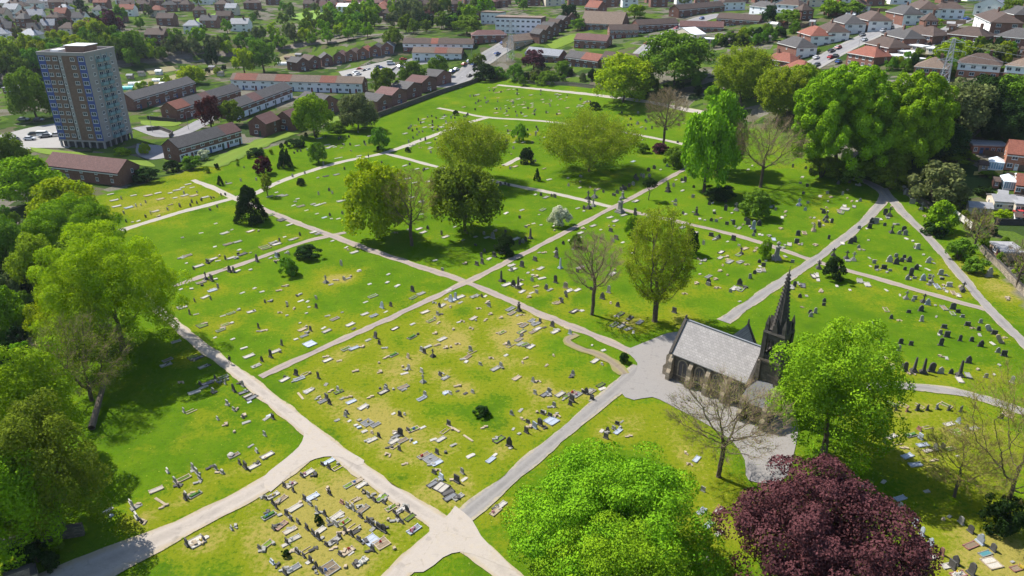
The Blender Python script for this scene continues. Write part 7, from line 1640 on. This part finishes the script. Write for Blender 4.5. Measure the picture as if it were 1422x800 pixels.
# ------------------------------------------------------------------ labels that single out the repeats
LAND = [('the white flowering bush', 778, 312), ('the cone-shaped conifer', 345, 307), ('the maroon shrub', 366, 241), ('the lone dark bush', 668, 577), ('the dark round yew', 1157, 387), ('the chapel spire', 1068, 560), ('the chapel gable', 925, 500), ('the slender bare tree', 822, 437),
        ('the tall sparse olive tree', 909, 446), ('the near path junction', 622, 737), ('the drive fork', 440, 610), ('the middle path crossing', 650, 391), ('the central monument crossing', 850, 288), ('the broad diagonal crossing', 1135, 363), ('the far right path corner', 1222, 262), ('the wide dark shrub', 429, 358),
        ('the round green bush', 401, 381), ('the yellow-green tree', 520, 329), ('the dense dark olive tree', 646, 324), ('the broad flat-topped tree', 818, 238), ('the dark round bush', 732, 227), ('the purple bush', 916, 212), ('the big green bush', 1047, 301), ('the wide bare tree', 1056, 260), ('the leaning lime tree', 985, 268),
        ('the pinnacle-side bush', 1062, 359), ('the miniature conifer', 441, 726), ('the walking person', 320, 506), ('the purple beech', 1145, 760), ('the bare brown tree', 998, 662), ('the huge bright tree', 848, 740), ('the ivy clump', 1388, 735), ('the bright chapel tree', 1152, 630), ('the grey-green boundary bush', 1297, 284),
        ('the far path fork', 676, 163), ('the far path junction', 535, 212), ('the narrow path mouth', 362, 524), ('the dark crossing bush', 701, 353), ('the end of the right path', 1370, 430), ('the curving right path', 1300, 541), ('the white panelled fence', 1335, 310), ('the big lime dome', 200, 470), ('the lower left wall', 118, 742), ('the earth track', 800, 470), ('the yellow plot corner', 268, 250), ('the left end of the yellow plot', 172, 318), ('the upright conifer pair', 396, 232), ('the far boundary wall', 600, 135), ('the end of the boundary path', 902, 142)]
LT = [('the tower block', 140, 205), ('the blue and white building', 715, 46), ('the wide road', 680, 78), ('the long white terrace', 400, 128), ('the turquoise polytunnel', 186, 124), ('the far purple tree', 150, 52), ('the industrial shed', 488, 20), ('the far playing field', 285, 30), ('the far sports pitch', 435, 22), ('the sweeping tan roof', 835, 42), ('the right-hand street', 1165, 72),
      ('the upper right terraces', 1000, 40), ('the lattice pylon', 1303, 146), ('the white gabled house', 1370, 22), ('the bungalow', 1338, 58), ('the conservatory', 1382, 236), ('the white panelled fence', 1335, 310), ('the grey-green boundary bush', 1297, 284), ('the pale track end', 100, 806), ('the left earth track', 20, 465), ('the estate road end', 1000, 20), ('the top centre edge', 711, 2), ('the top right corner', 1418, 3), ('the pink-red roof', 820, 20), ('the eight stepped houses', 470, 90), ('the large grey twiggy tree', 128, 556),
      ('the railway bridge end', 480, 56), ('the top left corner', 5, 5), ('the tall green tree', 363, 102), ('the end of the grass bank', 500, 165), ('the near terrace', 300, 215), ('the purple boundary tree', 741, 99), ('the short estate road', 885, 86), ('the big lime dome', 150, 487), ('the dark lower left wall', 60, 752)]
ORD = ['', 'second', 'third', 'fourth', 'fifth', 'sixth', 'seventh', 'eighth', 'ninth', 'tenth', 'eleventh', 'twelfth', 'thirteenth', 'fourteenth', 'fifteenth', 'sixteenth', 'seventeenth', 'eighteenth']
def single_out(items, land):
    LP = [(n, at(u, v)) for n, u, v in land]; by = {}
    for o, d, p in items: by.setdefault(d, []).append((o, p))
    for d, L in by.items():
        P = np.array([p[:2] for _, p in L]); used = {}
        rk = []
        for n, q in LP:
            ds = np.hypot(P[:, 0] - q[0], P[:, 1] - q[1]); order = np.argsort(ds); r = np.empty(len(L), int); r[order] = np.arange(len(L)); rk.append((r, ds))
        for i, (o, p) in enumerate(L):
            j = min(range(len(LP)), key=lambda j: (rk[j][0][i], rk[j][1][i])); r = rk[j][0][i]
            o['label'] = f"{d}, {ORD[r] + ' ' if 0 < r < 18 else ''}{'nearest' if r < 18 else 'farther'} to {LP[j][0]}" if r < 18 else f"{d}, among the more distant ones from {LP[j][0]}"
single_out(OBJ_G, LAND)
single_out([(o, d, b_) for o, d, b_, c, g, l in TREES if d], LT)
single_out([(o, d, p) for o, d, p, l in HOUSES if d], LT); single_out(GFEN, LT); single_out(MORE, LT)

# ------------------------------------------------------------------ light, air, camera
w = bpy.data.worlds.new('World'); SC.world = w; w.use_nodes = True
bg = w.node_tree.nodes['Background']; sky = w.node_tree.nodes.new('ShaderNodeTexSky'); sky.sky_type = 'NISHITA'; sky.sun_disc = False
EL = 51.0; SD = np.array([-0.80, 0.60])       # the sun stands to the left and a little behind the scene
sky.sun_elevation = rad(EL); sky.sun_rotation = math.atan2(SD[0], SD[1]); sky.air_density = 1.0; sky.dust_density = .6
w.node_tree.links.new(sky.outputs[0], bg.inputs[0]); bg.inputs[1].default_value = 0.105
sl = bpy.data.lights.new('sun', 'SUN'); sl.energy = 5.0; sl.angle = rad(.5); sl.color = (1.0, .95, .87)
so = bpy.data.objects.new('sun', sl); COL.objects.link(so)
dv = Vector((SD[0] * math.cos(rad(EL)), SD[1] * math.cos(rad(EL)), math.sin(rad(EL)))); so.rotation_euler = (-dv).to_track_quat('-Z', 'Y').to_euler(); so.location = (-100, 100, 150)
cam = bpy.data.cameras.new('camera'); cam.sensor_width = 36; cam.lens = F / 1422 * 36; cam.clip_end = 5000; cam.clip_start = 1
co = bpy.data.objects.new('camera', cam); COL.objects.link(co); co.location = (0, 0, HC); co.rotation_euler = (math.pi / 2 - TH, 0, 0); SC.camera = co
if HAZE:
    mb = MB(); mb.box(-1500, 1500, -140, 2400, -12, 90); m, nt, out = nt_new('pale_haze'); nt.nodes.remove([n for n in nt.nodes if n.type == 'BSDF_PRINCIPLED'][0]) if any(n.type == 'BSDF_PRINCIPLED' for n in nt.nodes) else None
    pv = N(nt, 'ShaderNodeVolumePrincipled', i_Density=HAZE); pv.inputs['Color'].default_value = (.75, .85, 1, 1); pv.inputs['Anisotropy'].default_value = .3
    nt.links.new(pv.outputs[0], out.inputs['Volume']); tag(mb.obj('haze', m), 'thin blue distance haze', None, None, 'stuff')
SC.view_settings.view_transform = 'Standard'; SC.view_settings.look = 'None'; SC.view_settings.gamma = 1; SC.view_settings.use_curve_mapping = False
SC.view_settings.exposure = EXPOSURE
SC.render.engine = 'CYCLES'; cy = SC.cycles; cy.use_denoising = True; cy.denoiser = 'OPENIMAGEDENOISE'; cy.max_bounces = 6; cy.diffuse_bounces = 3; cy.glossy_bounces = 2; cy.transmission_bounces = 3; cy.transparent_max_bounces = 4; cy.volume_bounces = 0
cy.use_adaptive_sampling = True; cy.adaptive_threshold = .02
SC.render.threads_mode = 'AUTO'
